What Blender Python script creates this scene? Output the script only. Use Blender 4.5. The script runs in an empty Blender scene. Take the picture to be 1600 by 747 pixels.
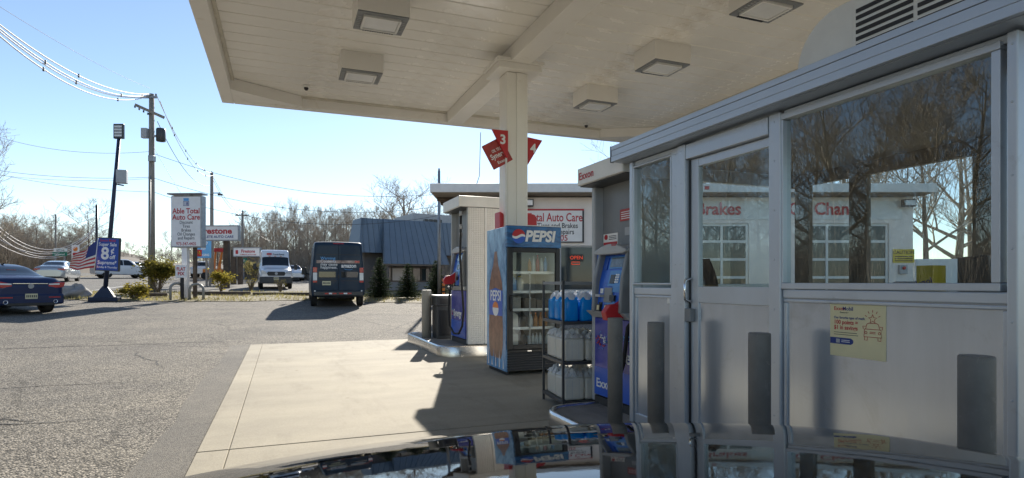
import bpy, math, random
from math import sin, cos, pi, radians, atan2, sqrt
from mathutils import Vector, Matrix

scene = bpy.context.scene
COL = scene.collection
random.seed(11)

# ------------------------------------------------------------------ camera
F_PX, U0, V0, H = 920.0, 800.0, 442.0, 1.25      # focal length and horizon in photograph pixels, eye height
YAW = math.atan(360.0 / F_PX)                     # camera looks 21.4 degrees right of the lane (+Y)
cam_data = bpy.data.cameras.new('camera')
cam = bpy.data.objects.new('camera', cam_data); COL.objects.link(cam)
cam.location = (0, 0, H)
cam.rotation_euler = (pi / 2, 0, -YAW)
cam_data.sensor_width = 36
cam_data.lens = F_PX / 1600 * 36
cam_data.shift_y = (V0 - 373.5) / 1600
cam_data.clip_start = 0.05
cam_data.clip_end = 2000
scene.camera = cam

# ------------------------------------------------------------------ sky and sun
SUN_AZ, SUN_EL = radians(17.5), radians(26)       # right of +Y, above the horizon
world = bpy.data.worlds.new('World'); scene.world = world
world.use_nodes = True
wn = world.node_tree.nodes; wl = world.node_tree.links
wn.clear()
wo = wn.new('ShaderNodeOutputWorld'); wb = wn.new('ShaderNodeBackground'); ws = wn.new('ShaderNodeTexSky')
ws.sky_type = 'NISHITA'; ws.sun_disc = False
ws.sun_elevation = SUN_EL; ws.sun_rotation = SUN_AZ
ws.altitude = 1200; ws.air_density = 1.0; ws.dust_density = 0.15; ws.ozone_density = 0.9
wb.inputs['Strength'].default_value = 0.070
wl.new(ws.outputs[0], wb.inputs[0]); wl.new(wb.outputs[0], wo.inputs[0])
sun_data = bpy.data.lights.new('sun', 'SUN')
sun_data.energy = 3.9; sun_data.angle = radians(0.53); sun_data.color = (1.0, 0.93, 0.82)
sun = bpy.data.objects.new('sun', sun_data); COL.objects.link(sun)
sun_dir = Vector((sin(SUN_AZ) * cos(SUN_EL), cos(SUN_AZ) * cos(SUN_EL), sin(SUN_EL)))
sun.rotation_euler = sun_dir.to_track_quat('Z', 'Y').to_euler()
sun.location = (20, 60, 40)
vs = scene.view_settings
vs.view_transform = 'Standard'; vs.look = 'None'; vs.gamma = 1.0; vs.exposure = 1.33
vs.use_curve_mapping = False
scene.cycles.max_bounces = 10; scene.cycles.transparent_max_bounces = 24
scene.cycles.diffuse_bounces = 4; scene.cycles.glossy_bounces = 5

# ------------------------------------------------------------------ surveying helpers
FW = Vector((sin(YAW), cos(YAW))); RT = Vector((cos(YAW), -sin(YAW)))
def gz(x, y):
    """ground height: the forecourt is level, the lot and road climb gently beyond it"""
    a = min(max(y - 13.0, 0.0), 107.0)
    b = min(max(-x - 3.0, 0.0), 15.0) * min(max((y - 13.0) / 10.0, 0.0), 1.0)
    return 0.03 * a + 0.012 * b
def at(u, d):
    p = FW * d + RT * ((u - U0) / F_PX * d)
    return p.x, p.y
def zat(v, d): return H + (V0 - v) / F_PX * d
def gpt(u, v):
    """where the sight line through a photograph pixel meets the ground"""
    d = 1.0
    while d < 300:
        x, y = at(u, d)
        if zat(v, d) <= gz(x, y): break
        d += 0.02
    return x, y, d
def yk(u, X):
    k = (u - U0) / F_PX
    return X * (FW.y + RT.y * k) / (FW.x + RT.x * k)

# ------------------------------------------------------------------ object helpers
def tag(o, label=None, cat=None, group=None, kind=None):
    if label: o['label'] = label
    if cat: o['category'] = cat
    if group: o['group'] = group
    if kind: o['kind'] = kind
    return o
def empty(name, loc=(0, 0, 0), rz=0.0, label=None, cat=None, group=None):
    o = bpy.data.objects.new(name, None); COL.objects.link(o)
    o.location = loc; o.rotation_euler = (0, 0, rz); o.empty_display_size = 0.2
    return tag(o, label, cat, group)
def copy_tree(o, parent=None):
    c = o.copy(); COL.objects.link(c); c.parent = parent
    for ch in list(o.children): copy_tree(ch, c)
    return c

class MB:
    def __init__(s): s.v = []; s.f = []; s.sm = []
    def add(s, vs_, fs, smooth=False):
        n = len(s.v); s.v += [tuple(p) for p in vs_]
        s.f += [tuple(i + n for i in f) for f in fs]; s.sm += [smooth] * len(fs)
        return s
    def box(s, x0, x1, y0, y1, z0, z1):
        if x0 > x1: x0, x1 = x1, x0
        if y0 > y1: y0, y1 = y1, y0
        if z0 > z1: z0, z1 = z1, z0
        return s.add([(x0,y0,z0),(x1,y0,z0),(x1,y1,z0),(x0,y1,z0),(x0,y0,z1),(x1,y0,z1),(x1,y1,z1),(x0,y1,z1)],
                     [(0,3,2,1),(4,5,6,7),(0,1,5,4),(1,2,6,5),(2,3,7,6),(3,0,4,7)])
    def prism(s, poly, axis, a, b):
        """poly: 2D outline, extruded along axis from a to b. axis x: (y,z); y: (x,z); z: (x,y)"""
        n = len(poly)
        def pt(p, t):
            return {'x': (t, p[0], p[1]), 'y': (p[0], t, p[1]), 'z': (p[0], p[1], t)}[axis]
        vs_ = [pt(p, a) for p in poly] + [pt(p, b) for p in poly]
        fs = [tuple(range(n)), tuple(range(2*n-1, n-1, -1))]
        fs += [(i, n + i, n + (i + 1) % n, (i + 1) % n) for i in range(n)]
        return s.add(vs_, fs)
    def tube(s, pts, r, n=8, cap=True, smooth=True):
        pts = [Vector(p) for p in pts]
        rs = r if isinstance(r, (list, tuple)) else [r] * len(pts)
        vs_ = []; up = None
        for i, p in enumerate(pts):
            t = (pts[min(i + 1, len(pts) - 1)] - pts[max(i - 1, 0)])
            t = t.normalized() if t.length > 1e-9 else Vector((0, 0, 1))
            if up is None:
                up = Vector((1, 0, 0)) if abs(t.z) > 0.9 else Vector((0, 0, 1))
            a = t.cross(up)
            if a.length < 1e-6: a = t.cross(Vector((0.3, 0.9, 0.2)))
            a.normalize(); b = t.cross(a).normalized(); up = -b if b.dot(up) < 0 else b
            b = up
            a = t.cross(b).normalized()
            for k in range(n):
                an = 2 * pi * k / n
                vs_.append(p + (a * cos(an) + b * sin(an)) * rs[i])
        fs = []
        for i in range(len(pts) - 1):
            for k in range(n):
                fs.append((i*n+k, i*n+(k+1) % n, (i+1)*n+(k+1) % n, (i+1)*n+k))
        s.add(vs_, fs, smooth)
        if cap:
            m = len(s.v) - len(vs_)
            s.f += [tuple(m + k for k in range(n - 1, -1, -1)), tuple(m + (len(pts)-1)*n + k for k in range(n))]
            s.sm += [False, False]
        return s
    def lathe(s, prof, c=(0, 0, 0), axis='z', n=20, smooth=True, cap=True):
        """prof: list of (radius, height)"""
        vs_ = []
        for r, h in prof:
            for k in range(n):
                a = 2 * pi * k / n
                p = {'z': (r*cos(a), r*sin(a), h), 'x': (h, r*cos(a), r*sin(a)), 'y': (r*sin(a), h, r*cos(a))}[axis]
                vs_.append((p[0]+c[0], p[1]+c[1], p[2]+c[2]))
        fs = []
        for i in range(len(prof) - 1):
            for k in range(n):
                fs.append((i*n+k, i*n+(k+1) % n, (i+1)*n+(k+1) % n, (i+1)*n+k))
        m = len(s.v); s.add(vs_, fs, smooth)
        if cap:
            s.f += [tuple(m + k for k in range(n - 1, -1, -1)), tuple(m + (len(prof)-1)*n + k for k in range(n))]
            s.sm += [False, False]
        return s
    def grid(s, fn, nu, nv, smooth=True, closed=False):
        vs_ = [fn(i / nu, j / nv) for j in range(nv + 1) for i in range(nu + 1)]
        fs = [(j*(nu+1)+i, j*(nu+1)+i+1, (j+1)*(nu+1)+i+1, (j+1)*(nu+1)+i) for j in range(nv) for i in range(nu)]
        return s.add(vs_, fs, smooth)
    def mesh(s, name='m'):
        me = bpy.data.meshes.new(name)
        me.from_pydata([tuple(p) for p in s.v], [], s.f)
        me.polygons.foreach_set('use_smooth', s.sm)
        me.update()
        return me
    def build(s, name, mat, parent=None, bevel=0.0, seg=2, loc=None, rot=None):
        o = bpy.data.objects.new(name, s.mesh(name)); COL.objects.link(o)
        if mat is not None: o.data.materials.append(mat)
        if parent is not None: o.parent = parent
        if loc is not None: o.location = loc
        if rot is not None: o.rotation_euler = rot
        if bevel:
            b = o.modifiers.new('bevel', 'BEVEL'); b.width = bevel; b.segments = seg; b.limit_method = 'ANGLE'; b.angle_limit = radians(40)
            b.harden_normals = False
        return o
def box(name, mat, parent, x0, x1, y0, y1, z0, z1, bevel=0.0):
    return MB().box(x0, x1, y0, y1, z0, z1).build(name, mat, parent, bevel)
def shared(name, me, mat, parent, loc=(0, 0, 0), rot=None, scale=None):
    o = bpy.data.objects.new(name, me); COL.objects.link(o)
    if mat is not None and not me.materials: me.materials.append(mat)
    o.parent = parent; o.location = loc
    if rot: o.rotation_euler = rot
    if scale: o.scale = scale
    return o

def text(s_, size, mat, parent, origin, right, up, ext=0.0015, align='CENTER', bold=0.0, sx=1.0, name='lettering', shear=0.0, space=1.0):
    """flat lettering as a thin mesh; origin is the baseline anchor"""
    cu = bpy.data.curves.new('t', 'FONT'); cu.body = s_; cu.size = size; cu.extrude = ext
    cu.align_x = align; cu.offset = bold; cu.shear = shear; cu.space_character = space; cu.resolution_u = 3
    tmp = bpy.data.objects.new('t', cu)
    me = bpy.data.meshes.new_from_object(tmp)
    bpy.data.objects.remove(tmp); bpy.data.curves.remove(cu)
    r = Vector(right).normalized(); u_ = Vector(up).normalized(); n = r.cross(u_)
    M_ = Matrix(((r.x*sx, u_.x, n.x, origin[0]), (r.y*sx, u_.y, n.y, origin[1]), (r.z*sx, u_.z, n.z, origin[2]), (0, 0, 0, 1)))
    me.transform(M_)
    me.materials.clear(); me.materials.append(mat)
    o = bpy.data.objects.new(name, me); COL.objects.link(o); o.parent = parent
    return o

# ------------------------------------------------------------------ materials
def nodes_of(name):
    m = bpy.data.materials.new(name); m.use_nodes = True
    nt = m.node_tree; b = nt.nodes['Principled BSDF']
    return m, nt, b
def M(name, col, rough=0.5, metal=0.0, var=0.12, scale=4.0, bump=0.0, bscale=60.0, coat=0.0, spec=0.5, emit=0.0, rvar=0.1, stretch=None, hue=None, sub=None, stain=None):
    m, nt, b = nodes_of(name); N = nt.nodes; L = nt.links
    tc = N.new('ShaderNodeTexCoord'); src = tc.outputs['Object']
    if stretch:
        mp = N.new('ShaderNodeMapping'); mp.inputs['Scale'].default_value = stretch
        L.new(src, mp.inputs['Vector']); src = mp.outputs[0]
    if var or rvar:
        nz = N.new('ShaderNodeTexNoise'); nz.inputs['Scale'].default_value = scale; nz.inputs['Detail'].default_value = 6
        nz.inputs['Roughness'].default_value = 0.65
        L.new(src, nz.inputs['Vector'])
        rp = N.new('ShaderNodeValToRGB')
        lo = [c * (1 - var) for c in col]; hi = [min(1, c * (1 + var)) for c in col]
        if hue: hi = list(hue)
        rp.color_ramp.elements[0].position = 0.3; rp.color_ramp.elements[1].position = 0.7
        rp.color_ramp.elements[0].color = (*lo, 1); rp.color_ramp.elements[1].color = (*hi, 1)
        L.new(nz.outputs['Fac'], rp.inputs[0]); L.new(rp.outputs[0], b.inputs['Base Color'])
        if stain:
            sc_, ss_, th_, am_ = stain      # stain colour, noise scale, threshold, strength
            n5 = N.new('ShaderNodeTexNoise'); n5.inputs['Scale'].default_value = ss_; n5.inputs['Detail'].default_value = 8; n5.inputs['Roughness'].default_value = 0.72
            n5.inputs['Distortion'].default_value = 0.6; L.new(tc.outputs['Object'], n5.inputs['Vector'])
            m5 = N.new('ShaderNodeMapRange'); m5.inputs['From Min'].default_value = th_; m5.inputs['From Max'].default_value = th_ + 0.12; m5.inputs['To Max'].default_value = am_
            L.new(n5.outputs['Fac'], m5.inputs[0])
            x5 = N.new('ShaderNodeMix'); x5.data_type = 'RGBA'; x5.inputs[7].default_value = (*sc_, 1)
            L.new(m5.outputs[0], x5.inputs[0]); L.new(rp.outputs[0], x5.inputs[6]); L.new(x5.outputs[2], b.inputs['Base Color'])
        mr = N.new('ShaderNodeMapRange'); mr.inputs['To Min'].default_value = max(0.02, rough * (1 - rvar)); mr.inputs['To Max'].default_value = min(1, rough * (1 + rvar))
        L.new(nz.outputs['Fac'], mr.inputs[0]); L.new(mr.outputs[0], b.inputs['Roughness'])
    else:
        b.inputs['Base Color'].default_value = (*col, 1); b.inputs['Roughness'].default_value = rough
    b.inputs['Metallic'].default_value = metal
    b.inputs['Specular IOR Level'].default_value = spec
    if coat: b.inputs['Coat Weight'].default_value = coat; b.inputs['Coat Roughness'].default_value = 0.03
    if emit: b.inputs['Emission Color'].default_value = (*col, 1); b.inputs['Emission Strength'].default_value = emit
    if sub: b.inputs['Transmission Weight'].default_value = sub
    if bump:
        n2 = N.new('ShaderNodeTexNoise'); n2.inputs['Scale'].default_value = bscale; n2.inputs['Detail'].default_value = 4
        L.new(src, n2.inputs['Vector'])
        bp = N.new('ShaderNodeBump'); bp.inputs['Strength'].default_value = bump; bp.inputs['Distance'].default_value = 0.02
        L.new(n2.outputs['Fac'], bp.inputs['Height']); L.new(bp.outputs[0], b.inputs['Normal'])
    return m
def glass_mat(name, ior=1.5, tint=(0.93, 0.97, 0.96), rough=0.0, wave=0.0):
    m = bpy.data.materials.new(name); m.use_nodes = True
    nt = m.node_tree; N = nt.nodes; L = nt.links; N.clear()
    out = N.new('ShaderNodeOutputMaterial'); mix = N.new('ShaderNodeMixShader')
    tr = N.new('ShaderNodeBsdfTransparent'); gl = N.new('ShaderNodeBsdfGlossy')
    lw = N.new('ShaderNodeLayerWeight'); lw.inputs['Blend'].default_value = 0.5
    pw_ = N.new('ShaderNodeMath'); pw_.operation = 'POWER'; pw_.inputs[1].default_value = 5; L.new(lw.outputs['Facing'], pw_.inputs[0])
    f0 = ((ior - 1) / (ior + 1)) ** 2
    fr = N.new('ShaderNodeMath'); fr.operation = 'MULTIPLY_ADD'; fr.inputs[1].default_value = 1 - f0; fr.inputs[2].default_value = f0; L.new(pw_.outputs[0], fr.inputs[0])
    tr.inputs[0].default_value = (*tint, 1); gl.inputs['Roughness'].default_value = rough
    if wave:
        tc = N.new('ShaderNodeTexCoord'); nz = N.new('ShaderNodeTexNoise'); nz.inputs['Scale'].default_value = 1.6; nz.inputs['Detail'].default_value = 1
        bp = N.new('ShaderNodeBump'); bp.inputs['Strength'].default_value = wave; bp.inputs['Distance'].default_value = 0.02
        L.new(tc.outputs['Object'], nz.inputs[0]); L.new(nz.outputs[0], bp.inputs['Height']); L.new(bp.outputs[0], gl.inputs['Normal'])
    L.new(fr.outputs[0], mix.inputs[0]); L.new(tr.outputs[0], mix.inputs[1]); L.new(gl.outputs[0], mix.inputs[2]); L.new(mix.outputs[0], out.inputs[0])
    return m

def asphalt(name, base, lo, hi, scale, bump, cracks=True):
    m, nt, b = nodes_of(name); N = nt.nodes; L = nt.links
    tc = N.new('ShaderNodeTexCoord'); co = tc.outputs['Object']
    vo = N.new('ShaderNodeTexVoronoi'); vo.inputs['Scale'].default_value = scale; L.new(co, vo.inputs['Vector'])
    sep = N.new('ShaderNodeSeparateColor'); L.new(vo.outputs['Color'], sep.inputs[0])
    r1 = N.new('ShaderNodeValToRGB'); e = r1.color_ramp.elements
    e[0].position = 0.0; e[0].color = (*lo, 1); e[1].position = 1.0; e[1].color = (*hi, 1)
    k = e.new(0.55); k.color = (*base, 1)
    L.new(sep.outputs[0], r1.inputs[0])
    # tar between the stones
    r2 = N.new('ShaderNodeValToRGB'); r2.color_ramp.elements[0].position = 0.25; r2.color_ramp.elements[0].color = (1, 1, 1, 1)
    r2.color_ramp.elements[1].position = 0.75; r2.color_ramp.elements[1].color = (0.35, 0.35, 0.35, 1)
    L.new(vo.outputs['Distance'], r2.inputs[0])
    mx = N.new('ShaderNodeMix'); mx.data_type = 'RGBA'; mx.blend_type = 'MULTIPLY'; mx.inputs[0].default_value = 1
    L.new(r1.outputs[0], mx.inputs[6]); L.new(r2.outputs[0], mx.inputs[7])
    # large worn patches
    n1 = N.new('ShaderNodeTexNoise'); n1.inputs['Scale'].default_value = 0.55; n1.inputs['Detail'].default_value = 5; n1.inputs['Roughness'].default_value = 0.7
    L.new(co, n1.inputs['Vector'])
    r3 = N.new('ShaderNodeValToRGB'); r3.color_ramp.elements[0].position = 0.3; r3.color_ramp.elements[0].color = (0.72, 0.72, 0.74, 1)
    r3.color_ramp.elements[1].position = 0.72; r3.color_ramp.elements[1].color = (1.18, 1.15, 1.1, 1)
    L.new(n1.outputs['Fac'], r3.inputs[0])
    m2 = N.new('ShaderNodeMix'); m2.data_type = 'RGBA'; m2.blend_type = 'MULTIPLY'; m2.inputs[0].default_value = 1
    L.new(mx.outputs[2], m2.inputs[6]); L.new(r3.outputs[0], m2.inputs[7])
    last = m2.outputs[2]
    if cracks:
        wp = N.new('ShaderNodeTexNoise'); wp.inputs['Scale'].default_value = 1.3; wp.inputs['Detail'].default_value = 4; L.new(co, wp.inputs['Vector'])
        ad = N.new('ShaderNodeMix'); ad.data_type = 'VECTOR'; ad.inputs[0].default_value = 0.22
        L.new(co, ad.inputs[4]); L.new(wp.outputs['Color'], ad.inputs[5])
        v2 = N.new('ShaderNodeTexVoronoi'); v2.feature = 'DISTANCE_TO_EDGE'; v2.inputs['Scale'].default_value = 0.33; L.new(ad.outputs[1], v2.inputs['Vector'])
        r4 = N.new('ShaderNodeValToRGB'); r4.color_ramp.elements[0].position = 0.002; r4.color_ramp.elements[0].color = (0.3, 0.3, 0.3, 1)
        r4.color_ramp.elements[1].position = 0.009; r4.color_ramp.elements[1].color = (1, 1, 1, 1)
        L.new(v2.outputs['Distance'], r4.inputs[0])
        m3 = N.new('ShaderNodeMix'); m3.data_type = 'RGBA'; m3.blend_type = 'MULTIPLY'; m3.inputs[0].default_value = 0.4
        L.new(last, m3.inputs[6]); L.new(r4.outputs[0], m3.inputs[7]); last = m3.outputs[2]
    L.new(last, b.inputs['Base Color'])
    b.inputs['Roughness'].default_value = 0.9; b.inputs['Specular IOR Level'].default_value = 0.2
    bp = N.new('ShaderNodeBump'); bp.inputs['Strength'].default_value = bump; bp.inputs['Distance'].default_value = 0.012; bp.invert = True
    L.new(vo.outputs['Distance'], bp.inputs['Height']); L.new(bp.outputs[0], b.inputs['Normal'])
    return m

def concrete(name, col, dark):
    m, nt, b = nodes_of(name); N = nt.nodes; L = nt.links
    tc = N.new('ShaderNodeTexCoord'); co = tc.outputs['Object']
    n1 = N.new('ShaderNodeTexNoise'); n1.inputs['Scale'].default_value = 0.8; n1.inputs['Detail'].default_value = 8; n1.inputs['Roughness'].default_value = 0.65; L.new(co, n1.inputs['Vector'])
    r1 = N.new('ShaderNodeValToRGB'); r1.color_ramp.elements[0].position = 0.32; r1.color_ramp.elements[0].color = (*dark, 1)
    r1.color_ramp.elements[1].position = 0.66; r1.color_ramp.elements[1].color = (*col, 1); L.new(n1.outputs['Fac'], r1.inputs[0])
    mp = N.new('ShaderNodeMapping'); mp.inputs['Scale'].default_value = (0.6, 1.6, 1); L.new(co, mp.inputs['Vector'])
    n2 = N.new('ShaderNodeTexNoise'); n2.inputs['Scale'].default_value = 1.6; n2.inputs['Detail'].default_value = 6; L.new(mp.outputs[0], n2.inputs['Vector'])
    r2 = N.new('ShaderNodeValToRGB'); r2.color_ramp.elements[0].position = 0.35; r2.color_ramp.elements[0].color = (0.92, 0.915, 0.90, 1)
    r2.color_ramp.elements[1].position = 0.62; r2.color_ramp.elements[1].color = (1.06, 1.05, 1.03, 1); L.new(n2.outputs['Fac'], r2.inputs[0])
    n3 = N.new('ShaderNodeTexNoise'); n3.inputs['Scale'].default_value = 120; n3.inputs['Detail'].default_value = 3; L.new(co, n3.inputs['Vector'])
    r3 = N.new('ShaderNodeValToRGB'); r3.color_ramp.elements[0].position = 0.3; r3.color_ramp.elements[0].color = (0.82, 0.82, 0.82, 1)
    r3.color_ramp.elements[1].position = 0.7; r3.color_ramp.elements[1].color = (1.08, 1.08, 1.08, 1); L.new(n3.outputs['Fac'], r3.inputs[0])
    # oil spots
    vo = N.new('ShaderNodeTexVoronoi'); vo.inputs['Scale'].default_value = 1.7; vo.inputs['Randomness'].default_value = 1; L.new(co, vo.inputs['Vector'])
    r4 = N.new('ShaderNodeValToRGB'); r4.color_ramp.elements[0].position = 0.015; r4.color_ramp.elements[0].color = (0.35, 0.33, 0.3, 1)
    r4.color_ramp.elements[1].position = 0.05; r4.color_ramp.elements[1].color = (1, 1, 1, 1); L.new(vo.outputs['Distance'], r4.inputs[0])
    # tyre scuffs and drip stains along the lane
    mp6 = N.new('ShaderNodeMapping'); mp6.inputs['Scale'].default_value = (1.6, 0.35, 1); L.new(co, mp6.inputs['Vector'])
    n6 = N.new('ShaderNodeTexNoise'); n6.inputs['Scale'].default_value = 1.1; n6.inputs['Detail'].default_value = 9; n6.inputs['Roughness'].default_value = 0.7; L.new(mp6.outputs[0], n6.inputs['Vector'])
    r6 = N.new('ShaderNodeValToRGB'); r6.color_ramp.elements[0].position = 0.52; r6.color_ramp.elements[0].color = (1, 1, 1, 1)
    r6.color_ramp.elements[1].position = 0.75; r6.color_ramp.elements[1].color = (0.66, 0.64, 0.61, 1); L.new(n6.outputs['Fac'], r6.inputs[0])
    last = r1.outputs[0]
    for r in (r2, r3, r4, r6):
        mx = N.new('ShaderNodeMix'); mx.data_type = 'RGBA'; mx.blend_type = 'MULTIPLY'; mx.inputs[0].default_value = 1
        L.new(last, mx.inputs[6]); L.new(r.outputs[0], mx.inputs[7]); last = mx.outputs[2]
    L.new(last, b.inputs['Base Color']); b.inputs['Roughness'].default_value = 0.85; b.inputs['Specular IOR Level'].default_value = 0.25
    bp = N.new('ShaderNodeBump'); bp.inputs['Strength'].default_value = 0.25; bp.inputs['Distance'].default_value = 0.006
    L.new(n3.outputs['Fac'], bp.inputs['Height']); L.new(bp.outputs[0], b.inputs['Normal'])
    return m

mt = {}
mt['asphalt'] = asphalt('lot_asphalt', (0.30, 0.28, 0.24), (0.085, 0.08, 0.072), (0.60, 0.55, 0.47), 66, 0.8)
mt['asphalt_far'] = asphalt('far_asphalt', (0.235, 0.225, 0.205), (0.12, 0.12, 0.115), (0.36, 0.34, 0.31), 70, 0.4)
mt['patch'] = asphalt('patch_asphalt', (0.29, 0.275, 0.245), (0.18, 0.172, 0.16), (0.40, 0.375, 0.33), 150, 0.5, False)
mt['road'] = asphalt('road_asphalt', (0.23, 0.225, 0.21), (0.15, 0.15, 0.145), (0.30, 0.29, 0.27), 40, 0.3)
mt['concrete'] = concrete('pad_concrete', (0.37, 0.335, 0.26), (0.30, 0.27, 0.215))
mt['kerb'] = concrete('island_concrete', (0.33, 0.32, 0.30), (0.22, 0.215, 0.2))
mt['hill'] = M('wooded_hillside', (0.12, 0.098, 0.075), 0.95, var=0.5, scale=0.35, bump=1.0, bscale=1.5)
mt['soil'] = M('woodland_soil', (0.12, 0.095, 0.065), 0.95, var=0.4, scale=0.9, bump=0.5, bscale=6)
mt['verge'] = M('verge_turf', (0.13, 0.105, 0.06), 0.95, var=0.4, scale=1.3, bump=0.7, bscale=22, hue=(0.28, 0.235, 0.12))
mt['grass'] = M('dry_grass', (0.26, 0.23, 0.09), 0.8, var=0.4, scale=0.7)
mt['joint'] = M('joint_filler', (0.03, 0.03, 0.03), 0.9)
mt['line'] = M('road_paint', (0.65, 0.64, 0.6), 0.7, var=0.2, scale=8)
mt['yline'] = M('road_paint_yellow', (0.6, 0.42, 0.08), 0.7, var=0.2, scale=8)
mt['cream'] = M('cream_painted_metal', (0.84, 0.81, 0.745), 0.38, var=0.04, scale=1.2, bump=0.03, bscale=9, rvar=0.3, stain=((0.50, 0.42, 0.30), 1.6, 0.60, 0.45))
mt['cream2'] = M('cream_soffit', (0.86, 0.83, 0.765), 0.26, var=0.05, scale=0.9, bump=0.07, bscale=4, rvar=0.35, stain=((0.55, 0.46, 0.34), 0.9, 0.57, 0.4))
mt['cream_dirty'] = M('cream_trim_weathered', (0.60, 0.56, 0.47), 0.5, var=0.16, scale=3)
mt['white'] = M('white_paint', (0.78, 0.77, 0.74), 0.45, var=0.06)
mt['white_gloss'] = M('white_car_paint', (0.78, 0.79, 0.8), 0.25, var=0.03, coat=0.8)
mt['alu'] = M('satin_aluminium', (0.57, 0.61, 0.66), 0.40, metal=0.55, var=0.06, scale=2.0, rvar=0.25, stain=((0.30, 0.29, 0.28), 5.0, 0.60, 0.35))
mt['alu_panel'] = M('brushed_aluminium_panel', (0.60, 0.65, 0.71), 0.2, metal=0.65, var=0.06, scale=1.2, rvar=0.5, bump=0.03, bscale=1.3, stretch=(1, 9, 0.7), stain=((0.34, 0.33, 0.31), 2.6, 0.58, 0.35))  # soft reflections painted in: bluish sky tint and vertical streaks
mt['fascia'] = M('anodised_fascia', (0.52, 0.58, 0.66), 0.42, metal=0.5, var=0.04, scale=2)
mt['steel'] = M('stainless_steel', (0.60, 0.59, 0.57), 0.25, metal=1.0, var=0.08, scale=3, rvar=0.4, stretch=(1, 1, 6))
mt['galv'] = M('galvanised_steel', (0.36, 0.37, 0.38), 0.5, metal=0.7, var=0.2, scale=8)
mt['bollard'] = M('bollard_grey_paint', (0.17, 0.165, 0.155), 0.55, var=0.16, scale=6, bump=0.1, bscale=30, stain=((0.36, 0.35, 0.33), 9.0, 0.60, 0.7))
mt['bollard2'] = M('bollard_tan_paint', (0.30, 0.285, 0.25), 0.5, var=0.12, scale=6, stain=((0.12, 0.10, 0.08), 7.0, 0.60, 0.6))
mt['black'] = M('black_plastic', (0.018, 0.018, 0.02), 0.4, var=0.2)
mt['black_rubber'] = M('black_rubber', (0.02, 0.02, 0.02), 0.75, var=0.2)
mt['charcoal'] = M('charcoal_paint', (0.045, 0.047, 0.05), 0.4, var=0.15)
mt['grey'] = M('mid_grey_plastic', (0.22, 0.23, 0.24), 0.45, var=0.08)
mt['lgrey'] = M('light_grey_plastic', (0.42, 0.43, 0.44), 0.45, var=0.08)
mt['red'] = M('red_plastic', (0.50, 0.022, 0.028), 0.4, var=0.1)
mt['dred'] = M('faded_red_print', (0.42, 0.05, 0.045), 0.5, var=0.2, scale=9)
mt['textred'] = M('red_lettering', (0.50, 0.03, 0.04), 0.5, var=0.05)
mt['textblk'] = M('black_lettering', (0.03, 0.03, 0.035), 0.5, var=0.05)
mt['textwht'] = M('white_lettering', (0.82, 0.82, 0.82), 0.5, var=0.03)
mt['textblu'] = M('blue_lettering', (0.02, 0.045, 0.22), 0.5, var=0.05)
mt['textlb'] = M('light_blue_lettering', (0.12, 0.38, 0.72), 0.5, var=0.05)
mt['blue'] = M('pump_blue', (0.02, 0.11, 0.55), 0.28, var=0.12, scale=3)
mt['blue2'] = M('pump_panel_violet_blue', (0.035, 0.06, 0.42), 0.25, var=0.35, scale=2.2, hue=(0.16, 0.15, 0.52))
mt['blue_lt'] = M('pump_light_blue', (0.05, 0.22, 0.55), 0.3, var=0.1)
mt['signblue'] = M('sign_blue', (0.015, 0.075, 0.38), 0.4, var=0.12)
mt['navy'] = M('dark_blue_van_paint', (0.012, 0.032, 0.06), 0.45, var=0.08, coat=0.12, spec=0.25)
mt['navy2'] = M('dark_blue_sedan_paint', (0.008, 0.020, 0.075), 0.35, var=0.08, coat=0.25, spec=0.3)
mt['carblack'] = M('black_metallic_bonnet', (0.006, 0.007, 0.010), 0.03, var=0.05, rvar=0.0, coat=0.0, spec=0.36, bump=0.004, bscale=30)
mt['glass'] = glass_mat('window_glass', 1.9, (0.90, 0.95, 0.95), wave=0.05)
mt['glass2'] = glass_mat('cooler_glass', 1.45, (0.93, 0.95, 0.94))
mt['darkglass'] = M('vehicle_glass', (0.012, 0.016, 0.02), 0.04, var=0.0, rvar=0.0, spec=0.7)
mt['paneglass'] = M('dark_window_pane', (0.03, 0.045, 0.055), 0.05, var=0.1, spec=0.4)
mt['lens'] = M('white_lamp_lens', (0.75, 0.76, 0.76), 0.2, var=0.05)
mt['clear'] = M('clear_lamp_lens', (0.55, 0.57, 0.6), 0.1, var=0.05, spec=0.8)
mt['tail'] = M('red_lamp_lens', (0.45, 0.012, 0.02), 0.15, var=0.1, spec=0.7)
mt['amber'] = M('amber_lens', (0.6, 0.2, 0.02), 0.3)
mt['chrome'] = M('chrome_trim', (0.75, 0.76, 0.78), 0.1, metal=1.0, var=0.03)
mt['plate'] = M('number_plate', (0.62, 0.58, 0.38), 0.4, var=0.1)
mt['tyre'] = M('tyre_rubber', (0.022, 0.022, 0.023), 0.8, var=0.2)
mt['wood'] = M('weathered_pole_wood', (0.29, 0.26, 0.225), 0.9, var=0.3, scale=3, stretch=(6, 6, 0.6), bump=0.4, bscale=8)
mt['wood_dk'] = M('dark_timber', (0.10, 0.075, 0.055), 0.9, var=0.3, scale=4, bump=0.4, bscale=12)
mt['bark'] = M('bare_tree_bark', (0.165, 0.135, 0.105), 0.9, var=0.3, scale=3)
mt['bark_lt'] = M('pale_tree_bark', (0.25, 0.21, 0.16), 0.9, var=0.25, scale=3)
mt['bark_sunlit'] = M('sunlit_tone_bark', (0.42, 0.35, 0.26), 0.9, var=0.3, scale=2)  # lighter bark copy; sunlight on the mirrored trees put into the colour
mt['twig'] = M('bare_twigs', (0.36, 0.31, 0.25), 0.9, var=0.2, scale=1)  # greyed a little to stand in for haze over the far trees
mt['wire'] = M('sunlit_white_wire', (0.86, 0.82, 0.82), 0.5, metal=0.0, var=0.05)  # near white, the sunlight on the wires is put into their colour
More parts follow.
